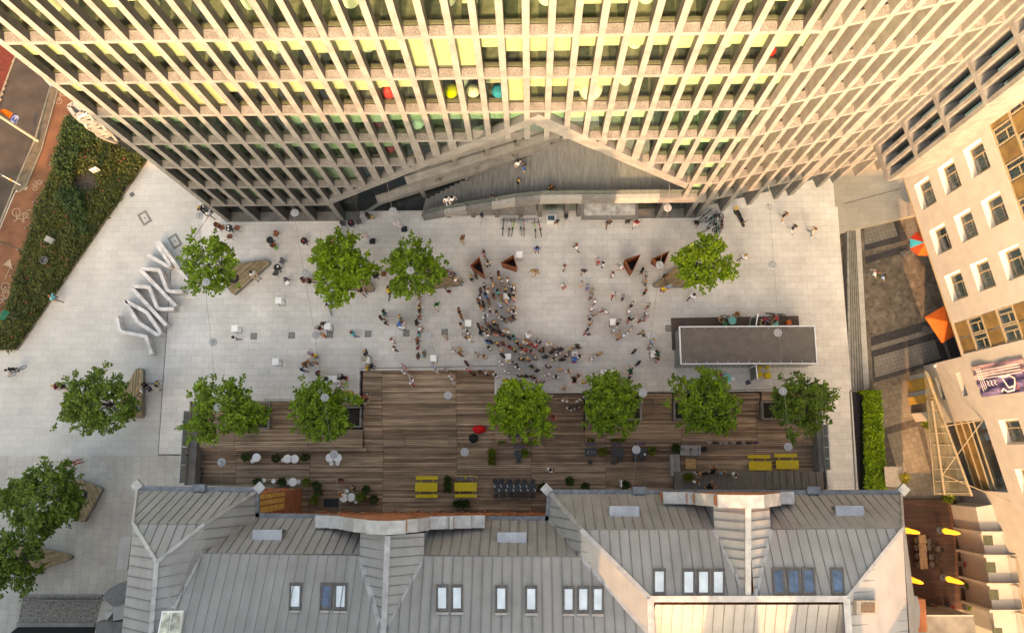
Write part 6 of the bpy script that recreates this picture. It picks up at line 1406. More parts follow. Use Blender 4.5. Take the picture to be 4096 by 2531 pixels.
for i,x in enumerate((725,812,862,925,1027,1090,1140,1217,1298)):
    p=D4(x,752+(i%2)*6,-1.2); m=MB(); m.cbox((0,0,.08),(.40,.36,.14),RD((i*37)%70-30) if i<7 else 0,0,.06); tag(m.build('cushion',mat('cushion_%s'%('pale' if i in (0,3,4) else 'dark' if i in (1,5,7) else 'mauve' if i==8 else 'beige'),(.38,.33,.32) if i in (0,3,4) else (.07,.055,.065) if i in (1,5,7) else (.1,.08,.095) if i==8 else (.36,.30,.25),.9,.2,9.),loc=(*p,-1.345)),'%s cushion on the platform step, number %d from the sofa end'%(cn_[i],i+1) if 0 else '%s cushion on the long platform step, %s'%(cn_[i],('nearest the sofa','second from the sofa','third from the sofa','just left of the middle','in the middle','just right of the middle','third from the far end','next to the far end','at the far end')[i]),'cushion','cushions on the platform step')
# --- stair handrails
for i,(f,x,y0,y1,z0,z1,lab) in enumerate(((D1,1395,345,485,-.2,-.75,'steel handrail on the west stair between two planters'),(D2,668,770,920,-1.1,-1.7,'steel handrail on the broad steps, left one'),(D2,1220,765,905,-1.1,-1.7,'steel handrail on the broad steps, right one'),(D3,1072,270,430,-.3,-.95,'steel handrail at the top of the central stair'),(D3,1072,605,770,-1.1,-1.75,'steel handrail at the foot of the central stair'),(D3,2178,240,395,-.25,-.85,'steel handrail on the stair left of the pavilion tree'),(D4,1122,215,370,-.25,-.85,'steel handrail on the stair right of the pavilion tree'))):
    a=f(x,y0,z0+.9);b=f(x,y1,z1+.9); t=thing('handrail',lab,'handrail',(*a,z0-.1),0,'steel stair handrails'); o=Vector((*a,z0-.1)); A=Vector((*a,z0+.9))-o; B=Vector((*b,z1+.9))-o
    m=MB(); m.tube([A,B],.022,6); m.build('rail',STEEL,t)
    for q,zz in ((A,0.),(B,z1-z0-.08)): m=MB(); m.tube([q,(q.x,q.y,zz)],.02,6); m.build('post',STEEL,t)
# --- glass guard along the west edge of the sunken deck, green glazed, and the east one
for lab,pts in (('green glass guard with etched lettering along the west edge of the deck',[(-29.32,4.2),(-29.3,-1.85)]),('glass guard along the east edge of the sunken deck',[(24.52,2.9),(24.48,-.85)])):
    a,b=pts; t=thing('glass_guard',lab,'glass guard',(a[0],a[1],0)); n=4; A=Vector((0,0,0)); B=Vector((b[0]-a[0],b[1]-a[1],0))
    for k in range(n):
        p,q=A.lerp(B,k/n+.005),A.lerp(B,(k+1)/n-.005); m=MB(); m.slab([(p.x,p.y,.02),(q.x,q.y,.02),(q.x,q.y,1.02),(p.x,p.y,1.02)],(.03,0,0)); m.build('pane',glassmat('guard_glass',(.66,.82,.74),.04,haze=.28,hazecol=(.42,.56,.49)),t)
    m=MB(); m.bar((0,0,1.04),(B.x,B.y,1.04),.06,.04); m.build('rail',STEEL,t)
    if 'west' in lab:
        m=MB()
        for k in range(13):
            y=-1.0-k*.11; m.box(-.012,-.006,y-.035,y+.035,.62,.66+.1*(k%3)/2); m.box(-.012,-.006,y-.035,y-.015,.66,.78)
        m.build('lettering',BLK,t)
# --- people's furniture on the bar terrace etc.
p=D3(1790,1262,DZ+1.); t=thing('menu_board','narrow white menu board leaning by the house wall','board',(*p,DZ)); m=MB(); m.cbox((0,0,.6),(.08,.6,1.2)); m.build('panel',WHT,t)
p=D1(1910,1500,DZ); m=MB(); m.cbox((0,0,.008),(1.3,.7,.016)); tag(m.build('door_mat',BLK,loc=(*p,DZ+.002)),'black mat at the gable door of the brick house','mat')
for x,y,lab in ((2033,1235,'orange and grey chair above the two grey round tables'),): 
    p=D1(x,y,DZ+.4); t=dup(chb,(*p,DZ),RD(0)); tag(t,lab,'chair')
p=D1(285,1165,DZ+.2); t=thing('wall_ladder','short black ladder leaning on the west wall of the deck','ladder',(*D1(285,1165,DZ+.5),DZ)); m=MB(); m.bar((-.25,-.75,.1),(.2,.75,.5),.05,.05); m.bar((.05,-.75,.1),(.45,.75,.5),.05,.05)
m.build('rail',BLK,t); m=MB()
for k in range(4): m.bar((-.2+.12*k,-.6+.38*k,.14+.1*k),(.1+.12*k,-.6+.38*k,.14+.1*k),.06,.04)
m.build('rung',BLK,t)
# ================================================================== PEOPLE
SKIN=[mat('skin_%s'%n,c,.55,.06,9.) for n,c in (('fair',(.52,.30,.20)),('tan',(.40,.22,.13)),('pale',(.58,.36,.26)))]
def pm(n,c): return mat('cloth_'+n.replace(' ','_'),c,.85,.16,7.)
TOPC={'white':(.80,.79,.80),'cream':(.55,.47,.34),'black':(.012,.012,.014),'navy':(.02,.027,.06),'blue':(.05,.16,.45),'light blue':(.28,.40,.62),'red':(.50,.02,.025),'pink':(.62,.30,.30),'tan':(.42,.26,.15),'brown':(.16,.09,.05),'grey':(.14,.14,.145),'green':(.02,.30,.03),'dark green':(.015,.11,.06),'yellow':(.66,.44,.02),'teal':(.05,.32,.32),'lilac':(.36,.26,.52),'orange':(.55,.20,.03),'maroon':(.14,.02,.025),'beige':(.48,.37,.26),'olive':(.13,.12,.05),'turquoise':(.10,.48,.52)}
BOTC={'black':(.012,.012,.014),'navy':(.02,.027,.055),'denim':(.09,.15,.27),'grey':(.13,.13,.135),'beige':(.42,.33,.22),'white':(.62,.61,.60),'brown':(.13,.08,.05),'olive':(.12,.115,.055),'red':(.4,.03,.03)}
HAIRC={'black':(.012,.010,.009),'brown':(.085,.04,.018),'blond':(.42,.26,.09),'dark brown':(.035,.018,.010),'auburn':(.22,.07,.02),'grey':(.30,.29,.28)}
def skin_mesh(V,E,lab,name):
    bm=bmesh.new(); sk=bm.verts.layers.skin.verify(); vs=[]
    for i,(p,r) in enumerate(V):
        v=bm.verts.new(p); v[sk].radius=r if isinstance(r,tuple) else (r,r); v[sk].use_root=(i==0); vs.append(v)
    for a,b in E: bm.edges.new((vs[a],vs[b]))
    me=bpy.data.meshes.new('tmp'); bm.to_mesh(me); bm.free()
    o=bpy.data.objects.new('tmp',me); COL.objects.link(o)
    md=o.modifiers.new('s','SKIN'); md.use_smooth_shade=True; o.modifiers.new('u','SUBSURF').levels=1
    dg=bpy.context.evaluated_depsgraph_get(); ev=o.evaluated_get(dg); m2=ev.to_mesh()
    verts=[v.co.copy() for v in m2.vertices]; faces=[tuple(p.vertices) for p in m2.polygons]
    ev.to_mesh_clear(); bpy.data.objects.remove(o); bpy.data.meshes.remove(me)
    mi=[]
    for f in faces:
        c=sum((verts[i] for i in f),Vector())/len(f); best=9;bl=0
        for k,(a,b) in enumerate(E):
            A,B=Vector(V[a][0]),Vector(V[b][0]); d=B-A; t=max(0,min(1,(c-A).dot(d)/max(1e-6,d.length_squared))); q=(c-A-d*t).length-.3*(V[a][1] if not isinstance(V[a][1],tuple) else V[a][1][1])
            if q<best: best=q;bl=lab[k](t) if callable(lab[k]) else lab[k]
        mi.append(bl)
    return verts,faces,mi
def figure(name,arms='down',legs='stand',lean=0.,hz=.95,long_hair=False,skirt=False):
    dz=hz-.95
    T=lambda x,y,z:(x,y+lean*(z+0-.95 if z>.95 else 0),z+dz)
    V=[(T(0,0,.95),(.155,.115)),(T(0,0,1.09),(.13,.10)),(T(0,0,1.27),(.16,.115)),(T(0,-.01,1.42),(.085,.075)),(T(0,.015,1.51),.055),(T(0,.035,1.58),(.075,.085)),(T(0,.03,1.66),(.083,.1)),(T(0,.02,1.73),(.066,.08))]
    E=[(0,1),(1,2),(2,3),(3,4),(4,5),(5,6),(6,7)]; L=[lambda t:3 if t<.35 else 2,2,2,lambda t:2 if t<.45 else 0,0,0,0]
    A={'down':[((.25,-.03,1.13),(.26,.06,.9),(.25,.09,.83))]*2,'phone':[((.24,.04,1.14),(.10,.27,1.2),(.05,.31,1.26)),((.25,-.02,1.12),(.14,.24,1.08),(.08,.30,1.1))],'fold':[((.25,.05,1.13),(.02,.2,1.12),(-.07,.2,1.14)),((.25,.05,1.16),(.02,.23,1.18),(-.07,.22,1.2))],'swing':[((.24,.12,1.14),(.23,.27,.98),(.22,.3,.92)),((.24,-.15,1.14),(.24,-.2,.92),(.24,-.19,.85))],'up':[((.30,.1,1.5),(.24,.15,1.75),(.22,.16,1.83)),((.26,-.03,1.13),(.25,.14,.98),(.23,.2,.94))],'fwd':[((.24,.22,1.2),(.22,.45,1.12),(.21,.53,1.1))]*2,'lap':[((.24,.03,1.14),(.14,.26,1.0),(.09,.31,.98))]*2}[arms]
    fingers=[]
    for s,(el,wr,ha) in zip((1,-1),A):
        i=len(V); V+= [(T(s*.17,0,1.395),(.072,.075)),(T(s*el[0],el[1],el[2]),.045),(T(s*wr[0],wr[1],wr[2]),.032),(T(s*ha[0],ha[1],ha[2]),(.038,.026))]
        E+=[(2,i),(i,i+1),(i+1,i+2),(i+2,i+3)]; L+=[2,lambda t:2 if t<.6 else 0,0,0]
        w,h=Vector(V[i+2][0]),Vector(V[i+3][0]); d=(h-w).normalized(); sd=d.cross(Vector((0,1,0)) if abs(d.y)<.8 else Vector((0,0,1))).normalized(); cu=sd.cross(d).normalized()
        for k,(o_,ln) in enumerate(((-.024,.062),(-.008,.072),(.008,.068),(.024,.052))): a=h+sd*o_+d*.012; fingers.append(([a,a+d*ln*.55+cu*.006,a+d*ln*.9+cu*.022],.0085))
        a=w.lerp(h,.45)+sd*(.028*s); fingers.append(([a,a+sd*s*.025+d*.03,a+sd*s*.02+d*.06],.0095))
    G={'stand':[((.10,.02,.5),(.10,-.02,.1),(.12,.13,.045))]*2,'walk':[((.10,.20,.53),(.10,.27,.11),(.11,.42,.06)),((.09,.02,.5),(.09,-.28,.17),(.10,-.2,.05))],'sit':[((.12,.43,.93),(.12,.45,.5),(.13,.6,.46)),((.13,.42,.93),(.13,.40,.5),(.14,.55,.46))],'sitout':[((.12,.42,.90),(.13,.74,.58),(.14,.86,.60)),((.12,.42,.91),(.12,.62,.52),(.13,.75,.5))],'crouch':[((.16,.36,1.02),(.12,.12,.6),(.13,.28,.56)),((.14,.2,.6),(.12,-.18,.62),(.12,-.1,.56))],'ride':[((.10,.36,.78),(.10,.25,.36),(.11,.4,.33)),((.10,.26,.62),(.10,.12,.2),(.11,.27,.17))]}[legs]
    for s,(kn,an,to) in zip((1,-1),G):
        i=len(V); hp=(s*.09,.0 if legs in('stand','walk') else .05,.88 if legs in('stand','walk','ride') else .92)
        V+= [((hp[0],hp[1],hp[2]+dz),.098),((s*kn[0],kn[1],kn[2]+dz),.06),((s*an[0],an[1],an[2]+dz),.042),((s*to[0],to[1],to[2]+dz),(.044,.034))]
        E+=[(0,i),(i,i+1),(i+1,i+2),(i+2,i+3)]; sk=(lambda t:3 if (not skirt or t<.6) else 0); L+=[3,sk,(lambda t:0 if skirt else 3),4]
    v,f,mi=skin_mesh(V,E,L,name)
    m=MB(); m.v=[tuple(p) for p in v]; m.f=f; m.m=mi
    for pts,r in fingers: m.tube(pts,r,5,0,r1=r*.7)
    hd=Vector(V[6][0]); ny=.1
    m.add([hd+Vector((-.012,ny-.012,-.035)),hd+Vector((.012,ny-.012,-.035)),hd+Vector((0,ny+.022,-.04)),hd+Vector((0,ny-.01,.005)),hd+Vector((0,ny-.012,-.05))],[(0,2,3),(2,1,3),(0,4,2),(4,1,2)],0)
    for s in (-1,1):
        m.cbox(hd+Vector((s*.033,ny-.012,.005)),(.022,.012,.012),0,5); m.cbox(hd+Vector((s*.088,.0,-.02)),(.018,.04,.055),0,0)
    m.cbox(hd+Vector((0,ny-.012,-.075)),(.045,.012,.010),0,6)
    h=MB(); n=14; rows=[]
    prof=[(.0,.128),(.05,.122),(.09,.095),(.112,.05),(.116,.0)]+([(.118,-.06),(.115,-.14),(.09,-.22)] if long_hair else [(.1,-.05)])
    for r,z in prof: rows.append([hd+Vector((r*.92*math.cos(2*math.pi*i/n),(r*1.08*math.sin(2*math.pi*i/n)-.012) if z>.03 or math.sin(2*math.pi*i/n)<.35 else r*.70-.0,z)) for i in range(n)])
    vs=[p for r_ in rows for p in r_]; fs=[]
    for a in range(len(rows)-1):
        for i in range(n):
            if rows[a][i].z-hd.z<=.06 and math.sin(2*math.pi*(i+.5)/n)>.42: continue
            fs.append((a*n+i,a*n+(i+1)%n,(a+1)*n+(i+1)%n,(a+1)*n+i))
    h.add(vs,fs)
    return m,h
PEX=[SKIN[0],HAIRC and mat('hair_brown',HAIRC['brown'],.6,.2),pm('top',(.5,.5,.5)),pm('bottom',(.1,.1,.1)),mat('dark_shoe',(.03,.03,.03),.6,.2),mat('eye',(.02,.015,.01),.3,.1),mat('lip',(.35,.10,.09),.5,.1)]
PROT={}
def proto(arms,legs,lean,hz,lh,sk):
    key=(arms,legs,lean,hz,lh,sk)
    if key not in PROT:
        m,h=figure('person',*key); mo=m.build('person',PEX,smooth=True); ho=h.build('hair',PEX[1],mo,smooth=True)
        PROT[key]=(mo.data,ho.data); bpy.data.objects.remove(ho); bpy.data.objects.remove(mo)
    return PROT[key]
POSE={'s':('down','stand',0.,.95,'standing'),'p':('phone','stand',.03,.95,'holding a phone'),'f':('fold','stand',0.,.95,'standing with folded arms'),'w':('swing','walk',.08,.95,'walking'),'u':('up','stand',0.,.95,'with one arm raised'),'t':('lap','sit',-.02,.57,'sitting'),'o':('lap','sitout',-.08,.57,'sitting with legs stretched'),'c':('lap','crouch',.2,.42,'crouching'),'r':('fwd','ride',.5,1.02,'riding a bicycle'),'b':('fwd','stand',.55,.95,'bending forward'),'d':('lap','sit',-.02,.62,'sitting')}
used=set(); pr_=random.Random(11); PN=0
def person(f,x,y,top,pose,face,place,zb=0.,bot=None,hair=None,lh=None,extra=None):
    global PN
    arms,legs,lean,hz,pt_=POSE[pose]; PN+=1
    hzz=hz+.71
    px,py=f(x,y,zb+hzz)
    px-=0; 
    if lh is None: lh=pr_.random()<.45
    bl=[bot] if bot else pr_.sample(list(BOTC)[:8],8); hl=[hair] if hair else pr_.sample(list(HAIRC)[:5],5)
    sk=False
    for b in bl+list(BOTC):
        for h in hl+list(HAIRC):
            lab='person in %s top and %s trousers, %s hair, %s %s'%(top,b,h,pt_,place)
            if lab not in used and len(lab.replace(',',' ').split())<=17: break
        else: continue
        break
    used.add(lab)
    if extra: lab=extra
    bd,hd=proto(arms,legs,lean,hz,lh,sk)
    o=bpy.data.objects.new('person',bd); COL.objects.link(o); ho=bpy.data.objects.new('hair',hd); COL.objects.link(ho); ho.parent=o
    if isinstance(face,tuple): q=face; ang=math.atan2(q[1]-py,q[0]-px)-math.pi/2+pr_.uniform(-.35,.35)
    else: ang=RD(face)
    s=pr_.uniform(.95,1.05)
    o.location=(px-lean*.45*-math.sin(ang)*0,py,zb+.004); o.rotation_euler=(0,0,ang); o.scale=(s*1.14,s*1.14,s)
    setmats(o,{0:pr_.choice(SKIN),2:pm(top+' top',TOPC[top]),3:pm(b+' trousers',BOTC[b]),4:MATS['dark_shoe'] if pr_.random()<.65 else WHT}); setmats(ho,{0:mat('hair_'+h.replace(' ','_'),HAIRC[h],.6,.25,9.)})
    tag(o,' '.join(lab.split()[:16]),'person','people on the square'); return o
CEN=R21(240,470,0)
def many(f,place,face,txt,zb=0.):
    for e in txt.split(';'):
        e=e.strip()
        if not e: continue
        q=e.split(',') ; person(f,float(q[0]),float(q[1]),q[2],q[3] if len(q)>3 and q[3] else 's',float(q[4]) if len(q)>4 else (face if face is not None else pr_.uniform(0,360)),place,zb)
many(R11,'in the queue left of the crowd',-100,'1160,600,tan;1155,645,cream,p;1165,690,black;1160,740,brown,f;1145,790,black;1170,830,white,p;1165,870,teal;1150,920,brown;1150,965,maroon,f;1155,1030,navy;1200,1015,teal')
many(R11,'between queue and left tables',CEN,'910,720,dark green;885,760,brown,p;915,785,black,f;1025,755,olive;1005,810,blue,b;965,920,white,p;980,970,white,w,250;690,870,turquoise,w,80')
many(R11,'at the upper left table group',None,'435,830,black,f;470,800,black;465,875,orange,p')
many(R11,'in the lower left talking group',None,'375,1015,lilac,p;405,1030,yellow;400,1075,tan,f;365,1080,beige;340,1095,brown;325,1135,blue;415,1150,black,b')
many(R11,'near the corner of the deck steps',None,'780,1010,navy,w,60;770,1065,cream,p;790,1115,yellow,s;820,1105,black;630,1190,black,b;585,1235,white,p;722,1350,white,o,-60;770,1345,black,c')
many(R11,'at the top of the broad deck steps',CEN,'1050,1105,pink;1050,1150,white,p;1095,1185,beige;1110,1220,white,w,40;1265,1110,light blue,p;1295,1150,tan;1365,1140,olive;1390,1190,white,p;1415,1230,tan,f')
many(R11,'left of the dense crowd',CEN,'1450,705,black;1465,750,brown,p;1465,810,tan;1510,860,white;1490,890,brown,f;1535,905,white,w,60;1590,815,navy;1600,868,black,b;1650,880,white,p;1655,930,blue;1665,975,cream;1350,895,beige,f')
many(R11,'in the lower left crowd fringe',CEN,'1400,990,white,p;1460,985,tan;1460,1020,brown;1575,1025,beige,f;1630,1040,cream;1505,1085,navy;1520,1135,red,p;1550,1165,black;1605,1150,brown;1645,1165,black,f;1715,1175,white;1795,1150,white,p;1795,1210,yellow')
many(R11,'in the upper left crowd',CEN,'1540,470,black;1570,450,black,p;1680,460,navy,f;1735,440,maroon;1740,475,tan;1800,480,white;1695,520,pink,p;1630,525,black,f;1605,560,navy;1600,605,white;1640,595,blue,p;1665,640,brown;1625,660,black;1825,540,navy,f')
many(R11,'in the middle left crowd',CEN,'1725,570,turquoise,p;1785,555,black;1755,610,olive;1745,665,light blue,f;1610,690,tan;1640,745,white,w,200;1700,795,navy,p;1690,840,black;1730,820,brown;1805,700,tan,f;1780,775,brown;1820,770,grey;1765,885,navy,p')
many(R11,'in the low left crowd',CEN,'1725,945,maroon;1765,945,maroon,p;1815,970,red;1765,1030,black;1755,1085,white,f;1805,1078,white,p')
many(R11,'deep inside the dense crowd',CEN,'1590,640,black;1655,560,white,p;1700,600,maroon;1670,700,black,f;1720,720,tan;1755,760,white;1660,810,navy,p;1790,640,pink;1815,600,black;1760,500,grey,f;1650,850,tan;1740,860,black;1790,860,white,p;1680,930,black;1750,990,tan,f;1810,900,navy;1715,880,pink')
many(R21,'packed along the lower arc',CEN,'30,930,black;95,940,white,p;130,950,maroon;190,930,navy,f;225,985,tan;290,1000,black,p;330,1020,white;110,1060,brown;165,1050,grey,f;240,1040,navy;300,1060,cream,p;360,1060,black;40,1120,white;140,1110,olive;260,1110,black,f;345,1130,pink;180,1140,navy,p;90,990,red;420,990,grey;250,1170,white,f')
many(R21,'at the left front of the ring',CEN,'15,530,white;5,585,black,p;10,620,pink;8,690,tan,f;12,720,white;6,760,brown;15,895,teal,w,100;110,905,white,b;60,965,navy;165,960,red,p;265,950,white;310,975,brown,f;350,985,navy')
many(R21,'at the lower front of the ring',CEN,'15,990,black;75,1010,cream,p;135,1005,pink;210,995,black;395,1030,black,f;450,1070,blue,b;485,1040,white;65,1055,black;20,1085,navy,p;470,965,black,w,-60;585,1050,white,p;630,1015,tan')
many(R21,'behind the ring near the deck trees',CEN,'405,1145,white;55,1175,black,p;100,1180,navy;150,1185,black;175,1220,white;215,1220,olive,f;315,1185,white;475,1180,pink;450,1215,black,b;525,1220,yellow,p;585,1170,white;375,1265,beige,f;860,1155,dark green,b;840,1195,black;750,1210,black')
many(R21,'on the right inner arc of the ring',CEN,'500,510,beige;545,535,blue;580,565,tan,p;570,605,brown;605,635,white,f;580,690,white,p;605,725,tan;565,755,navy,f;570,790,tan;550,830,black;545,865,black,w,120')
many(R21,'on the right outer arc of the ring',CEN,'740,580,white,w,170;800,610,navy;865,660,black;850,705,white,p;675,705,white,w,100;770,790,black,f;740,840,white;855,765,black,w,-20;860,835,cream;815,880,white;775,900,tan,b;985,670,brown,p;970,720,white;970,760,pink;930,770,brown,f')
many(R21,'between right arc and pavilion',CEN,'950,870,navy,w,90;1015,920,light blue;1000,965,grey,f;880,1000,black;910,1085,navy;1060,1035,dark green,b;1050,1060,pink,p')
many(R21,'near the rusty stands on the right',CEN,'625,345,red,p;655,370,white;520,415,navy,w,160;725,440,white;805,380,white,b;940,415,black;970,445,grey,p;965,505,navy,w,70;960,570,black')
many(R21,'at the bench under the right tree',None,'1100,450,black,c,-150;1095,552,yellow,p,-20;1135,530,light blue,s,20;1300,605,white,w,-40')
many(R21,'in front of the shop windows',None,'320,65,brown,w,-160;700,65,navy,w,170;840,52,black,s,0;900,65,red,w,160;1345,60,black,b,130')
many(R21,'on the open square',None,'180,260,blue,s,180;470,245,white,w,60;1670,320,white,w,-60')
person(R21,185,415,'tan','b',120,'in the middle of the ring',0,'beige','blond',None,'person performing in tan costume, left one of two in the ring'); person(R21,375,390,'white','u',-110,'',0,'brown','auburn',None,'person performing in white shirt with raised arm inside the ring'); person(R21,370,515,'white','c',200,'',0,'red','grey',False,'person crouching in white and red at the front of the empty ring')
many(R21,'on the stair right of the dense tree',CEN,'215,1295,navy;285,1330,navy,f;380,1360,white,p;480,1355,white;515,1335,black',-.3)
many(R21,'lower on the central stair',None,'410,1415,white,s,-30;465,1410,light blue,s,20;290,1470,red,p,-60',-.85)
many(R11,'on the north part of the square',None,'575,120,navy,w,-120;530,195,pink,s;1475,180,brown,w,-150;1625,290,pink,w,-120;1660,365,cream,s,30;1290,660,green,w,200;1240,565,white,s;1370,560,black,p,-30')
many(R11,'beside a tree bench',None,'325,485,brown,t,-90;365,492,black,t,-80;738,555,black,t,-130;1430,480,white,t,-120;1372,432,light blue,t,-100')
many(R01,'on the west square',None,'352,608,turquoise,w,-110;1660,905,white,w,-60;380,1252,maroon,w,85;425,1250,black,w,85')
many(R01,'on the wedge bench pointing up',None,'1020,1240,black,t,-90;1085,1235,black,b,-90;985,1282,white,t,150;1055,1270,navy,t,-80;970,1412,light blue,t,100')
many(WS,'by the office corner',None,'285,140,black,w,-140;380,185,white,w,-140'); person(WS,930,945,'white','t',-140,'on the first wedge bench',0,'beige','black',False)
many(R02,'on the bench below the big west tree',None,'490,300,white,t,-60;385,340,white,t,-40')
many(R31,'in the sun streaks by the hotel',None,'130,15,black,w,-140;195,105,navy,w,-130;335,125,cream,w,-130')
many(R31,'in the hotel court',None,'785,435,white,w,70;845,460,light blue,w,70',LZ)
many(PV,'on the pavilion platform',None,'878,150,tan,d,-40;1525,155,tan,o,60;1380,185,beige,d,-100',.06)
many(R12,'at the grey round tables',None,'590,518,orange,d,-60;690,470,black,d,120',DZ)
person(R22,268,345,'white','w',-60,'alone on the open lower deck',DZ,'white','black',False)
many(D4,'at the bar terrace edge',None,'615,1135,black,p,150;690,1140,black,s,0;790,1140,black,b,0;912,1135,light blue,s,10;1045,1165,white,p,-60;575,1250,white,s,-20;715,1320,black,b,-60',BZ)
AZ=lambda x,y,z=0.: Wz(1400,400,3.059,x,y,z)
many(AZ,'on the entrance seat steps',None,'1175,1190,white,s,-150;1245,1190,white,s,-140;2055,750,white,s,-150;2125,800,blue,w,-120;2225,885,black,c,-140;2045,975,black,c,-100;1750,1165,black,s,160',3.6)
person(lambda x,y,z=0.: Wz(2100,400,3.059,x,y,z),335,1030,'black','c',160,'alone on the entrance terrace',TZ,'black','auburn',False)
# --- bicycles
bk=thing('bicycle','x','bicycle')
def bike(colr):
    t=thing('bicycle','x','bicycle'); fm=mat('bike_paint_'+colr[0],colr[1],.35,.05)
    for x in (-.52,.52):
        m=MB(); n=22
        for i in range(n):
            a0,a1=2*math.pi*i/n,2*math.pi*(i+1)/n; m.bar((x+.33*math.cos(a0),0,.34+.33*math.sin(a0)),(x+.33*math.cos(a1),0,.34+.33*math.sin(a1)),.035,.035,up=(0,1,0))
        w_=m.build('wheel',BLK,t); m=MB()
        for i in range(8): a=math.pi*i/8; m.bar((x+.31*math.cos(a),0,.34+.31*math.sin(a)),(x-.31*math.cos(a),0,.34-.31*math.sin(a)),.006,.006,up=(0,1,0))
        m.build('spokes',STEEL,w_)
    m=MB()
    for a,b in (((-.52,0,.34),(-.12,0,.30)),((-.12,0,.30),(-.26,0,.82)),((-.52,0,.34),(-.24,0,.74)),((-.12,0,.30),(.38,0,.78)),((-.24,0,.76),(.37,0,.82)),((.52,0,.34),(.36,0,.9))): m.tube([a,b],.022,6)
    m.build('frame',fm,t); m=MB(); m.tube([(.34,-.29,1.02),(.38,-.1,.98),(.38,.1,.98),(.34,.29,1.02)],.016,6); m.tube([(.36,0,.9),(.38,0,.98)],.016,6); m.build('handlebar',BLK,t)
    m=MB(); m.add([(-.4,-.08,.87),(-.4,.08,.87),(-.1,.02,.87),(-.1,-.02,.87),(-.4,-.08,.92),(-.4,.08,.92),(-.1,.02,.90),(-.1,-.02,.90)],[(4,5,6,7),(3,2,1,0),(0,1,5,4),(1,2,6,5),(2,3,7,6),(3,0,4,7)]); m.build('saddle',BLK,t)
    m=MB(); m.cyl((0,0),.09,-.01,.01,14); 
    for i in range(len(m.v)): x,y,z=m.v[i]; m.v[i]=(x-.12,z+.03,y+.30)
    m.bar((-.12,.05,.30),(-.02,.05,.16),.02,.02); m.bar((-.12,-.05,.30),(-.22,-.05,.44),.02,.02); m.build('crank',BLK,t); return t
bpy.data.objects.remove(bk)
BP={c[0]:bike(c) for c in (('lime',(.35,.6,.02)),('black',(.015,.015,.015)),('white',(.7,.7,.7)),('red',(.4,.02,.02)),('teal',(.1,.4,.4)))}
usedb=set()
def addbike(f,x,y,rz,col,lab,zb=0.,tilt=0.,g='bicycles parked on the square'):
    p=f(x,y,zb+.5); o=BP[col] if col not in usedb else dup(BP[col]); usedb.add(col); o.location=(*p,zb+.006); o.rotation_euler=(RD(tilt),0,RD(rz)); tag(o,lab,'bicycle',g)
for f,x,y,rz,c,lab in ((R11,1772,110,85,'black','black bicycle at the west end of the rack'),(R11,1818,115,82,'white','white bicycle second in the rack'),(R21,8,112,80,'lime','bright lime bicycle in the rack, leaning left'),(R21,62,108,95,'teal','green bicycle next to the red one in the rack'),(R21,86,112,90,'red','red bicycle in the middle of the rack'),(R21,165,125,95,'lime','lime bicycle near the right end of the rack'),(R21,200,118,100,'red','dark red bicycle at the right end of the rack')): addbike(f,x,y,rz,c,lab)
for i,(x,y,rz,c) in enumerate(((1385,25,40,'black'),(1405,50,25,'white'),(1425,75,60,'teal'),(1445,45,30,'black'),(1460,80,70,'white'),(1470,110,100,'teal'),(1490,60,110,'black'),(1425,125,20,'white'),(1455,130,95,'black'),(1505,85,80,'red'))): addbike(R21,x,y,rz,c,'%s bicycle in the tangle beside the scooter, %s'%({'black':'black','white':'white','teal':'turquoise','red':'red'}[c],('at the back wall','behind a white basket','in its middle','upper right','with its wheel to the square','nearest the tree','at its right edge','at its lower left','at its bottom','farthest right')[i]))
addbike(PV,985,72,5,'white','cream bicycle with a wicker basket lying by the pavilion platform',0,40); addbike(PV,1545,55,-5,'black','black bicycle leaning at the pavilion platform, upper right',0,25)
p=PV(1062,80,.6); m=MB(); m.lathe((0,0,0),[(.16,0),(.22,.28),(.19,.28),(.14,.04)],12); tag(m.build('basket',mat('wicker',(.36,.17,.05),.8,.3,14.),loc=(*p,.42)),'wicker basket on the cream bicycle by the pavilion','basket')
addbike(D1,2300,400,85,'black','black bicycle parked on the timber steps beside the planter wall',-.9)
def rider(f,x,y,rz,col,top,lab,plab,bot):
    p=f(x,y,.5); addbike(f,x,y,rz,col,lab,0,0,None)
    ca,sa=math.cos(RD(rz)),math.sin(RD(rz)); bd,hd=proto('fwd','ride',.5,1.02,False,False); o=bpy.data.objects.new('person',bd); COL.objects.link(o); ho=bpy.data.objects.new('hair',hd); COL.objects.link(ho); ho.parent=o
    o.location=(p[0]-ca*.26,p[1]-sa*.26,.004); o.rotation_euler=(0,0,RD(rz-90)); setmats(o,{0:SKIN[0],2:pm(top+' top',TOPC[top]),3:pm(bot+' trousers',BOTC[bot])}); setmats(ho,{0:mat('hair_black',HAIRC['black'])}); tag(o,plab,'person')
rider(R01,115,1145,215,'black','black','black bicycle ridden at the far left edge of the square','person in black riding a bicycle at the left edge','grey'); rider(R11,528,680,-80,'black','white','black bicycle ridden below the brightest tree','person in white shirt cycling below the brightest tree','blue' if 0 else 'denim'); rider(R11,962,575,80,'black','yellow','black bicycle ridden between the two round trees','person with yellow backpack cycling between the two round trees','black')
rk=MB()
for i in range(9): p=R11(1765+i*30,62); q=R11(1765+i*30,85); rk.tube([(*p,0),(*p,.75),(*q,.75),(*q,0)],.02,6)
p0_=R11(1760,62);p1_=R11(2010,60); rk.bar((*p0_,.05),(*p1_,.05),.05,.05); o=rk.build('bicycle_rack',STEEL); tag(o,'steel bicycle rack of hoops in front of the shop windows','rack')
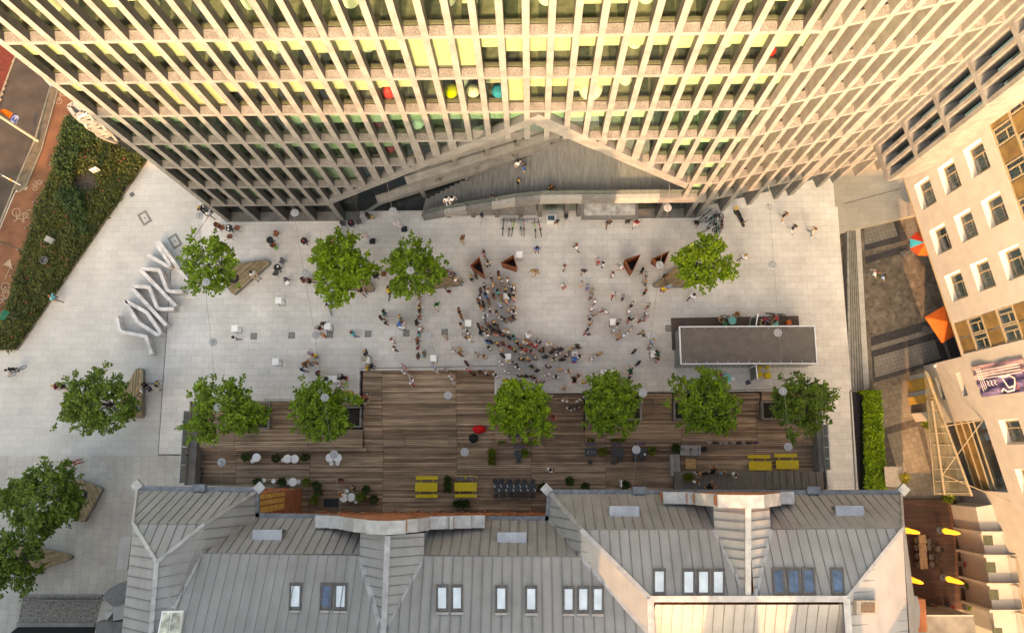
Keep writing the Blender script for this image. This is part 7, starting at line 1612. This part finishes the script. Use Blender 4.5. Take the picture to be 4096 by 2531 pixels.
# --- scooter by the office
p=R21(1632,45,.5); t=thing('motor_scooter','black and ochre motor scooter parked by the entrance canopy','scooter',(*p,0),RD(-62))
m=MB(); m.cbox((0,0,.5),(.95,.26,.3),0,0,.08); m.cbox((-.35,0,.72),(.75,.28,.14),0,0,.08); m.build('body',BLK,t); m=MB(); m.slab([(.45,-.2,.3),(.45,.2,.3),(.62,.16,1.0),(.62,-.16,1.0)],(.06,0,0)); m.cbox((-.8,0,.9),(.34,.34,.28),0,0,.06); m.build('fairing',mat('ochre_paint',(.5,.33,.10),.4,.1),t)
for x in (-.6,.65):
    m=MB(); n=16; m.cyl((0,0),.24,-.06,.06,n); 
    for i in range(len(m.v)): a,b,c=m.v[i]; m.v[i]=(a+x,c,b+.24)
    m.build('wheel',BLK,t)
m=MB(); m.tube([(.6,-.34,1.05),(.66,0,1.02),(.6,.34,1.05)],.02,6); m.build('handlebar',BLK,t)
# --- parasols in the hotel court
def parasol(f,x,y,z,r,n,cols,lab,zb,ang=0.):
    p=f(x,y,z); t=thing('parasol',lab,'parasol',(*p,zb),RD(ang)); m=MB(); m.tube([(0,0,0),(0,0,z-zb+.5)],.03,6); m.build('pole',STEEL,t); m=MB()
    for i in range(n):
        a0,a1=2*math.pi*i/n,2*math.pi*(i+1)/n; A=(r*math.cos(a0),r*math.sin(a0),z-zb);B=(r*math.cos(a1),r*math.sin(a1),z-zb)
        m.add([(0,0,z-zb+.45),A,B,(0,0,z-zb+.43),(A[0],A[1],A[2]-.02),(B[0],B[1],B[2]-.02)],[(0,1,2),(5,4,3),(1,4,5,2)],i%len(cols))
    m.build('canopy',cols,t); m=MB(); m.cbox((0,0,.05),(.6,.6,.1)); m.build('base',GREY,t)
OC=mat('orange_canvas',(.45,.09,.015),.85,.1,3.); RC=mat('red_canvas_panel',(.5,.035,.01),.85,.1,3.)
parasol(R31,1105,235,2.6,1.1,8,[RC,OC,RC,mat('turquoise_canvas',(.02,.30,.38),.85,.1)],'parasol of red, orange and turquoise panels, partly under the hotel overhang',LZ,20)
parasol(R31,1275,800,2.7,1.75,4,[OC],'large plain orange square parasol at the hotel corner',LZ,-16)
# --- closed parasols wrapped in fairy lights, garden tables and chairs
LIT=mat('fairy_light_cloth',(.5,.28,.06),.7,.3,14.,emit=(1.,.36,.04,.38))
for i,(x,y,lab) in enumerate(((330,215,'closed parasol wrapped in golden lights, upper left, half under the zinc roof'),(810,222,'closed parasol wrapped in golden lights, upper right of the garden tables'),(370,815,'closed parasol wrapped in golden lights, lower left, half under the zinc roof'),(850,815,'closed parasol wrapped in golden lights, lower right, below the garden tables'))):
    p=HD(x,y,GZ); t=thing('closed_parasol',lab,'parasol',(*p,GZ),0,'closed parasols with fairy lights'); m=MB(); m.cyl((0,0),.3,0,.08,14); m.tube([(0,0,.08),(0,0,1.1)],.03,6); m.build('pole',GREY,t); m=MB(); n=12; vs=[]
    for k,(r,z) in enumerate(((.16,.7),(.24,.95),(.2,1.6),(.17,2.4),(.1,3.0),(.03,3.2))): vs.append((r,z))
    m.lathe((0,0,0),vs,n); m.build('wrapped_canopy',LIT,t)
for i,(x,y,lab) in enumerate(((595,335,'garden table, northernmost of four pushed together'),(598,442,'garden table, second of four from the north'),(605,550,'garden table, third of four from the north'),(613,658,'garden table, southernmost of four pushed together'))):
    p=HD(x,y,GZ+.74); t=thing('garden_table',lab,'table',(*p,GZ),RD(4),'wooden tables on the hotel garden deck'); m=MB()
    for k in range(5): m.box(-.31+.125*k,-.31+.125*k+.115,-.33,.33,.71,.74)
    m.build('table_top',mat('teak_board',(.32,.19,.10),.7,.2,3.),t)
    for a in (-.27,.27):
        for b in (-.28,.28): m=MB(); m.bar((a,b,0),(a,b,.71),.05,.05); m.build('leg',BLK,t)
fc=chair_proto(mat('wicker_grey',(.14,.10,.07),.8,.3,9.),'garden_chair'); firstc=True
for x,y,rz,lab in ((690,365,-90,'garden chair right of the northernmost table'),(690,440,-90,'garden chair right of the second table'),(805,460,-95,'garden armchair standing apart from the tables'),(715,560,-90,'garden chair right of the third table'),(725,650,-90,'garden chair right of the southernmost table'),(520,350,90,'garden chair left of the northernmost table'),(518,440,90,'garden chair left of the second table'),(530,545,90,'garden chair left of the third table'),(540,660,90,'garden chair left of the southernmost table')):
    p=HD(x,y,GZ+.5); o=fc if firstc else dup(fc); firstc=False; o.location=(*p,GZ); o.rotation_euler=(0,0,RD(rz)); tag(o,lab,'chair','garden chairs on the hotel deck')
for x,y,z,lab in ((745,1190,GZ,'grey square planter with red flowers, left of three at the deck foot'),(970,1195,GZ,'grey square planter with red flowers, middle of three at the deck foot'),(1185,1200,GZ,'grey square planter, right of three at the deck foot'),(1130,650,GZ,'grey planter with red flowers against the cream wing'),(1155,925,GZ,'grey planter with orange flowers by the lower right lit parasol'),(1085,215,GZ,'grey planter with a green plant by the upper right lit parasol')):
    p=HD(x,y,z+.7); rr=random.Random(int(x)); t=thing('square_planter',lab,'planter',(*p,z),0,'square planters on the hotel deck'); m=MB(); m.cbox((0,0,.32),(.42,.42,.64)); m.build('box',GREY,t); m=MB()
    for k in range(40): leaf(m,Vector((rr.uniform(-.17,.17),rr.uniform(-.17,.17),.6+.15*rr.random())),Vector((rr.uniform(-1,1),rr.uniform(-1,1),1)),.14,rr)
    m.build('foliage',mat('red_petals',(.5,.03,.03)) if 'red' in lab else GRASSY,t)
p=R32(905,390,1.2); t=thing('garden_shelter','small pale timber shelter roof between hedge and lane','shelter',(*p,LN)); m=MB(); m.cbox((0,0,2.3),(1.45,1.6,.08)); m.build('roof',mat('pale_shelter_board',(.36,.30,.24),.8,.15,2.,wood=(1,7,1)),t)
for a in (-.5,.5):
    for b in (-.7,.7): m=MB(); m.bar((a,b,0),(a,b,2.3),.06,.06); m.build('post',GOLDF,t)
potplant(R32,960,400,.2,.6,POTD,leafmat('yellow_leaf',(.16,.14,.01),(.34,.27,.02)),'yellow leaved plant beside the pale shelter roof',LN+1.6,200,77,.35); 
for f,x,y,c,lab in ((HC,1180,1260,GRASSY,'yellow green bush under the south end of the glass canopy'),(HC,840,60,GRASSY,'potted shrub at the lane side of the glass canopy')): potplant(f,x,y,.28,.5,POTD,c,lab,LN+.3,180,int(x),.4)
# --- street furniture on the west side
def pole(b,tip_px,h,r,lab,cat,name,m_=STEEL):
    p=b; t=thing(name,lab,cat,(*p,.0)); m=MB(); m.tube([(0,0,0),(0,0,h)],r,8,r1=r*.7); m.build('pole',m_,t); return t
SANDP=mat('cream_pole_paint',(.52,.44,.33),.5,.08)
t=pole(R00(275,1012),None,8.5,.13,'tall cream lamp post on the traffic island with banner and arrow sign','lamp post','lamp_post',SANDP)
m=MB(); m.tube([(0,0,8.3),(-.6,.3,8.7),(-1.6,.8,8.8)],.05,6); m.build('arm',SANDP,t); m=MB(); m.cbox((-1.8,.9,8.78),(.7,.3,.14),RD(-27)); m.build('lantern',GREY,t)
m=MB(); m.slab([(-.05,-.0,3.4),(-.05,-.9,3.4),(-.05,-.9,4.3),(-.05,0,4.3)],(.03,0,0)); m.build('arm_plate',SANDP,t) if 0 else None
m=MB(); d=Vector((.25,.97,0)); nn=Vector((-.8,.2,.0)).normalized()
c=Vector((.05,.55,3.6)); n=20; fx=Vector((.55,.83,0)).normalized(); ring1=[c+(fx*math.cos(2*math.pi*i/n)+Vector((0,0,1))*math.sin(2*math.pi*i/n))*.42 for i in range(n)]; ax=fx.cross(Vector((0,0,1)))
m.slab(ring1,ax*.03,0); m.slab([c+(p-c)*.84+ax*.032 for p in ring1],ax*.004,1); m.slab([c+(p-c)*.66+ax*.037 for p in ring1],ax*.004,2)
m.bar(c+ax*.045+fx*-.2,c+ax*.045+fx*.2,.02,.08,1,up=(0,0,1)); m.add([c+ax*.046+fx*.26,c+ax*.046+fx*.05+Vector((0,0,.17)),c+ax*.046+fx*.05-Vector((0,0,.17))],[(0,1,2)],1)
m.bar((0,0,3.3),c-Vector((0,0,.4)),.05,.05,3); m.build('arrow_sign',[mat('sign_blue',(.05,.10,.5),.4,.05),WHT,mat('sign_blue'if 0 else 'sign_blue_inner',(.04,.12,.55),.4,.05),SANDP],t)
m=MB(); m.slab([(.1,.25,4.3),(.35,.75,4.35),(.28,.7,5.3),(.0,.35,5.75)],ax*.02); m.build('orange_pennant',ORP,t)
t=pole(R00(150,1328),None,3.2,.06,'slim white sign post with an amber band at the tip of the traffic island','sign post','sign_post',WHT); m=MB(); m.cyl((0,0),.085,1.4,1.6,10); m.build('amber_band',mat('amber_paint',(.7,.3,.02),.5,.1),t); m=MB(); m.cbox((-.02,0,3.0),(.05,.6,.6),RD(30)); m.build('plate',GREY,t)
t=pole(R01(205,300),None,4.5,.05,'thin grey sign post between cycle track and flower bed','sign post','sign_post'); m=MB(); m.cbox((0,0,4.2),(.04,.5,.6),RD(30)); m.build('plate',STEEL,t)
t=pole(R01(180,788),None,3.4,.045,'post carrying a green meeting point sign beside the flower bed','sign','sign_post'); m=MB(); M=Matrix.Translation((0,0,0)); 
gx=Vector((.5,.86,0)); gy2=Vector((0,0,1)); ga=Vector((.86,-.5,0))*-1
m.slab([gx*-.42+gy2*2.45,gx*.42+gy2*2.45,gx*.42+gy2*3.3,gx*-.42+gy2*3.3],ga*.03,0)
def sg(a,b,w=.07): m.bar(gx*a[0]+gy2*(2.88+a[1])+ga*.035,gx*b[0]+gy2*(2.88+b[1])+ga*.035,w,.01,1,up=ga)
for s_ in (-1,1): sg((s_*.36,.36),(s_*.2,.2)); sg((s_*.36,-.36),(s_*.2,-.2))
for x in (-.1,.1): sg((x,-.15),(x,.05),.09); sg((x-.03,.1),(x+.03,.1),.07)
m.build('green_plate',[mat('sign_green',(.0,.22,.13),.4,.05),WHT],t)
t=pole(R00(735,1255),None,1.9,.03,'white notice board with two red bars on a stake in the flower bed','sign','notice_sign'); m=MB(); qx=Vector((.9,.42,0)); qn=Vector((.42,-.9,.0))
def qp(a,z,o=0): return qx*a+Vector((0,0,z))+qn*o
m.slab([qp(-.32,.95),qp(.32,.95),qp(.32,1.75),qp(-.32,1.75)],qn*.03,0)
for a in (-.24,.14): m.slab([qp(a,1.0,.031),qp(a+.11,1.0,.031),qp(a+.11,1.42,.031),qp(a,1.42,.031)],qn*.004,1)
for k in range(3): m.slab([qp(-.09,1.05+.13*k,.031),qp(.10,1.05+.13*k,.031),qp(.10,1.11+.13*k,.031),qp(-.09,1.11+.13*k,.031)],qn*.004,2)
m.slab([qp(-.3,1.46,.031),qp(.3,1.46,.031),qp(.3,1.72,.031),qp(-.3,1.72,.031)],qn*.003,3); m.build('plate',[WHT,mat('sign_red',(.55,.01,.02),.4,.05),BLK,mat('pale_lilac_paint',(.5,.47,.55),.5,.05)],t)
p=R01(365,212,.7); t=thing('utility_box','pale grey utility box standing in the flower bed','box',(*p,.05),RD(-25)); m=MB(); m.cbox((0,0,.45),(.75,.45,.9)); m.build('body',mat('pale_box_paint',(.40,.38,.36),.6,.1),t); m=MB(); m.cbox((0,0,.93),(.8,.5,.06)); m.build('lid',CW,t)
p=R01(318,352,.6); m=MB(); m.lathe((0,0,0),[(.3,0),(.36,.1),(.36,.62),(.3,.66),(.28,.5)],18); tag(m.build('ground_shaft',GREY,loc=(*p,.05)),'round dark grey shaft cover sunk among the flower bed shrubs','shaft')
bl0=[(345,400),(310,510),(272,636),(235,720),(193,812),(155,935),(118,1040),(85,1165),(50,1280)]
for i,(x,y) in enumerate(bl0):
    p=LG(x-4,y); t=thing('bed_post','thin dark post on the bed kerb, %s'%('northernmost','second from north','beside the dark clump','third from the dark clump','by the painted bicycle','south of the painted bicycle','near the grey sign post','by the white arrow','southernmost')[i],'post',(*p,.05),0,'thin posts along the flower bed'); m=MB(); m.tube([(0,0,0),(0,0,.8)],.03,6); m.build('post_shaft',BLK,t); m=MB(); m.cyl((0,0),.05,.8,.86,8); m.build('cap',STEEL,t)
# --- pale lattice kiosk beside the office corner
KQ=lambda x,y,z: Vector((*Wz(230,380,6.873,x,y,z),z))
t=thing('lattice_kiosk','pale lattice kiosk with block lettering beside the office corner','kiosk',(*KQ(1000,900,0).xy,0)); ori=Vector((*KQ(1000,900,0).xy,0))
KS=mat('pale_kiosk_paint',(.28,.265,.24),.6,.12,3.)
m=MB(); m.M=Matrix.Translation(-ori)
ed=[(310,330),(430,240),(720,470),(500,600)]; z=3.6; pts=[KQ(x,y,z) for x,y in ed]
for a,b in ((0,1),(1,2),(2,3),(3,0)): m.bar(pts[a],pts[b],.3,.25)
low=[(500,600),(620,720),(760,780),(810,890),(920,950),(1060,1020),(1100,1100),(1280,1190),(1640,1320)]; zz=[3.6,3.4,3.2,3.0,2.6,2.2,1.8,1.3,.2]
hi=[(840,540),(900,600),(1000,720),(1100,760),(1210,840),(1330,960),(1430,1030),(1500,1080),(1660,1280)]
A_=[KQ(x,y,q) for (x,y),q in zip(low,zz)]; B_=[KQ(x,y,q) for (x,y),q in zip(hi,zz)]
for i in range(len(A_)-1): m.bar(A_[i],A_[i+1],.24,.22); m.bar(B_[i],B_[i+1],.2,.2); m.bar(A_[i],B_[i],.16,.2); m.bar(A_[i],B_[i+1],.1,.16)
m.build('lattice',KS,t)
m=MB(); m.M=Matrix.Translation(-ori); m.poly([p-Vector((0,0,.5)) for p in pts]); 
for i in range(len(A_)-1): m.poly([A_[i]-Vector((0,0,.4)),A_[i+1]-Vector((0,0,.4)),B_[i+1]-Vector((0,0,.4)),B_[i]-Vector((0,0,.4))])
m.build('dark_infill',mat('kiosk_glass',(.05,.06,.07),.3,.3),t)
m=MB(); m.M=Matrix.Translation(-ori)
for i in range(5):
    a=KQ(590+52*i,665-25*i,3.75);b=KQ(560+52*i,610-25*i,3.75); m.bar(a,b,.07,.05); m.bar(b,b+(KQ(600,590,3.75)-KQ(560,610,3.75))*.8,.07,.05); m.bar(a.lerp(b,.5),a.lerp(b,.5)+(KQ(600,590,3.75)-KQ(560,610,3.75))*.7,.07,.05)
m.build('lettering',WHT,t)
# --- seats seen through the office windows
def pod(f,x,y,z,r,hh,mm,lab,nm='office_lounge_chair',cat='chair',yy=None):
    d=ROT@Vector((f[0]+x/f[2]-CX,CY-f[1]-y/f[2],-F)); t_=(yy or FY+1.15)/d.y; p=Vector((d.x*t_,d.y*t_,H+d.z*t_))
    m=MB(); m.lathe((0,0,0),[(r*.5,0),(r,.12),(r*1.05,hh*.5),(r*.7,hh*.85),(r*.3,hh)],18); o=m.build(nm,mm,smooth=True,loc=(p.x,p.y,z)); tag(o,lab,cat)
Z2=(1024,0,1.791); Z3=(2048,0,1.791); FL=lambda k: ST*k+.43
pod(Z2,965,690,FL(5),.42,1.0,REDP,'bright red lounge chair behind the office window'); pod(Z2,1405,690,FL(5),.42,.6,mat('lime_cloth',(.45,.5,.01),.8,.1),'lime lounge chair behind the office window'); pod(Z2,1745,690,FL(5),.45,.6,mat('azure_cloth',(.01,.28,.55),.8,.1),'azure blue lounge chair behind the office window'); pod(Z2,1560,680,FL(5),.4,.5,WHITE,'white round lounge seat between lime and azure office chairs')
pod(Z3,560,650,FL(5),.7,1.2,WHITE,'large white round office pod right of the apex'); pod(Z2,880,880,FL(4),.35,.6,mat('maroon_cloth',(.2,.02,.03),.8,.1),'maroon office chair in the shaded window row'); pod(Z2,985,1110,FL(3),.35,.6,REDP,'red office chair in the third shaded window row'); pod(Z2,1160,890,FL(4),.5,.9,WHITE,'white round office pod in the shaded row')
pod((3072,0,1.791),185,75,FL(6),.3,.7,REDP,'black and red office chair near the facade bend')
dk_=thing('office_desk','x','desk'); m=MB(); m.box(-.8,.8,-.38,.38,.7,.74); m.build('desk_top',WHITE,dk_); m=MB()
for a in (-.75,.75): m.bar((a,-.3,0),(a,-.3,.7),.05,.05); m.bar((a,.3,0),(a,.3,.7),.05,.05)
m.build('leg',WHITE,dk_); m=MB(); m.box(-.3,.3,.1,.14,.78,1.15); m.build('monitor',BLK,dk_)
fd=True; rdk=random.Random(9)
for k in (6,7,5,4):
    for i in range(9):
        x=-25+i*4.6+rdk.uniform(-1,1)
        if k<5 and -8<x<8: continue
        if x>13.5: continue
        o=dk_ if fd else dup(dk_); fd=False; o.location=(x,FY+1.6+rdk.random()*1.2,FL(k)); o.rotation_euler=(0,0,rdk.choice([0,1.57,.0])); tag(o,'white office desk behind the windows, %s storey, %s'%({7:'top visible',6:'second visible',5:'third visible',4:'fourth visible'}[k],('at the west corner','second from the west corner','third from the west','left of centre','near the middle','right of the middle','right half','next to the bend','at the bend')[i]),'desk','office desks behind the windows')
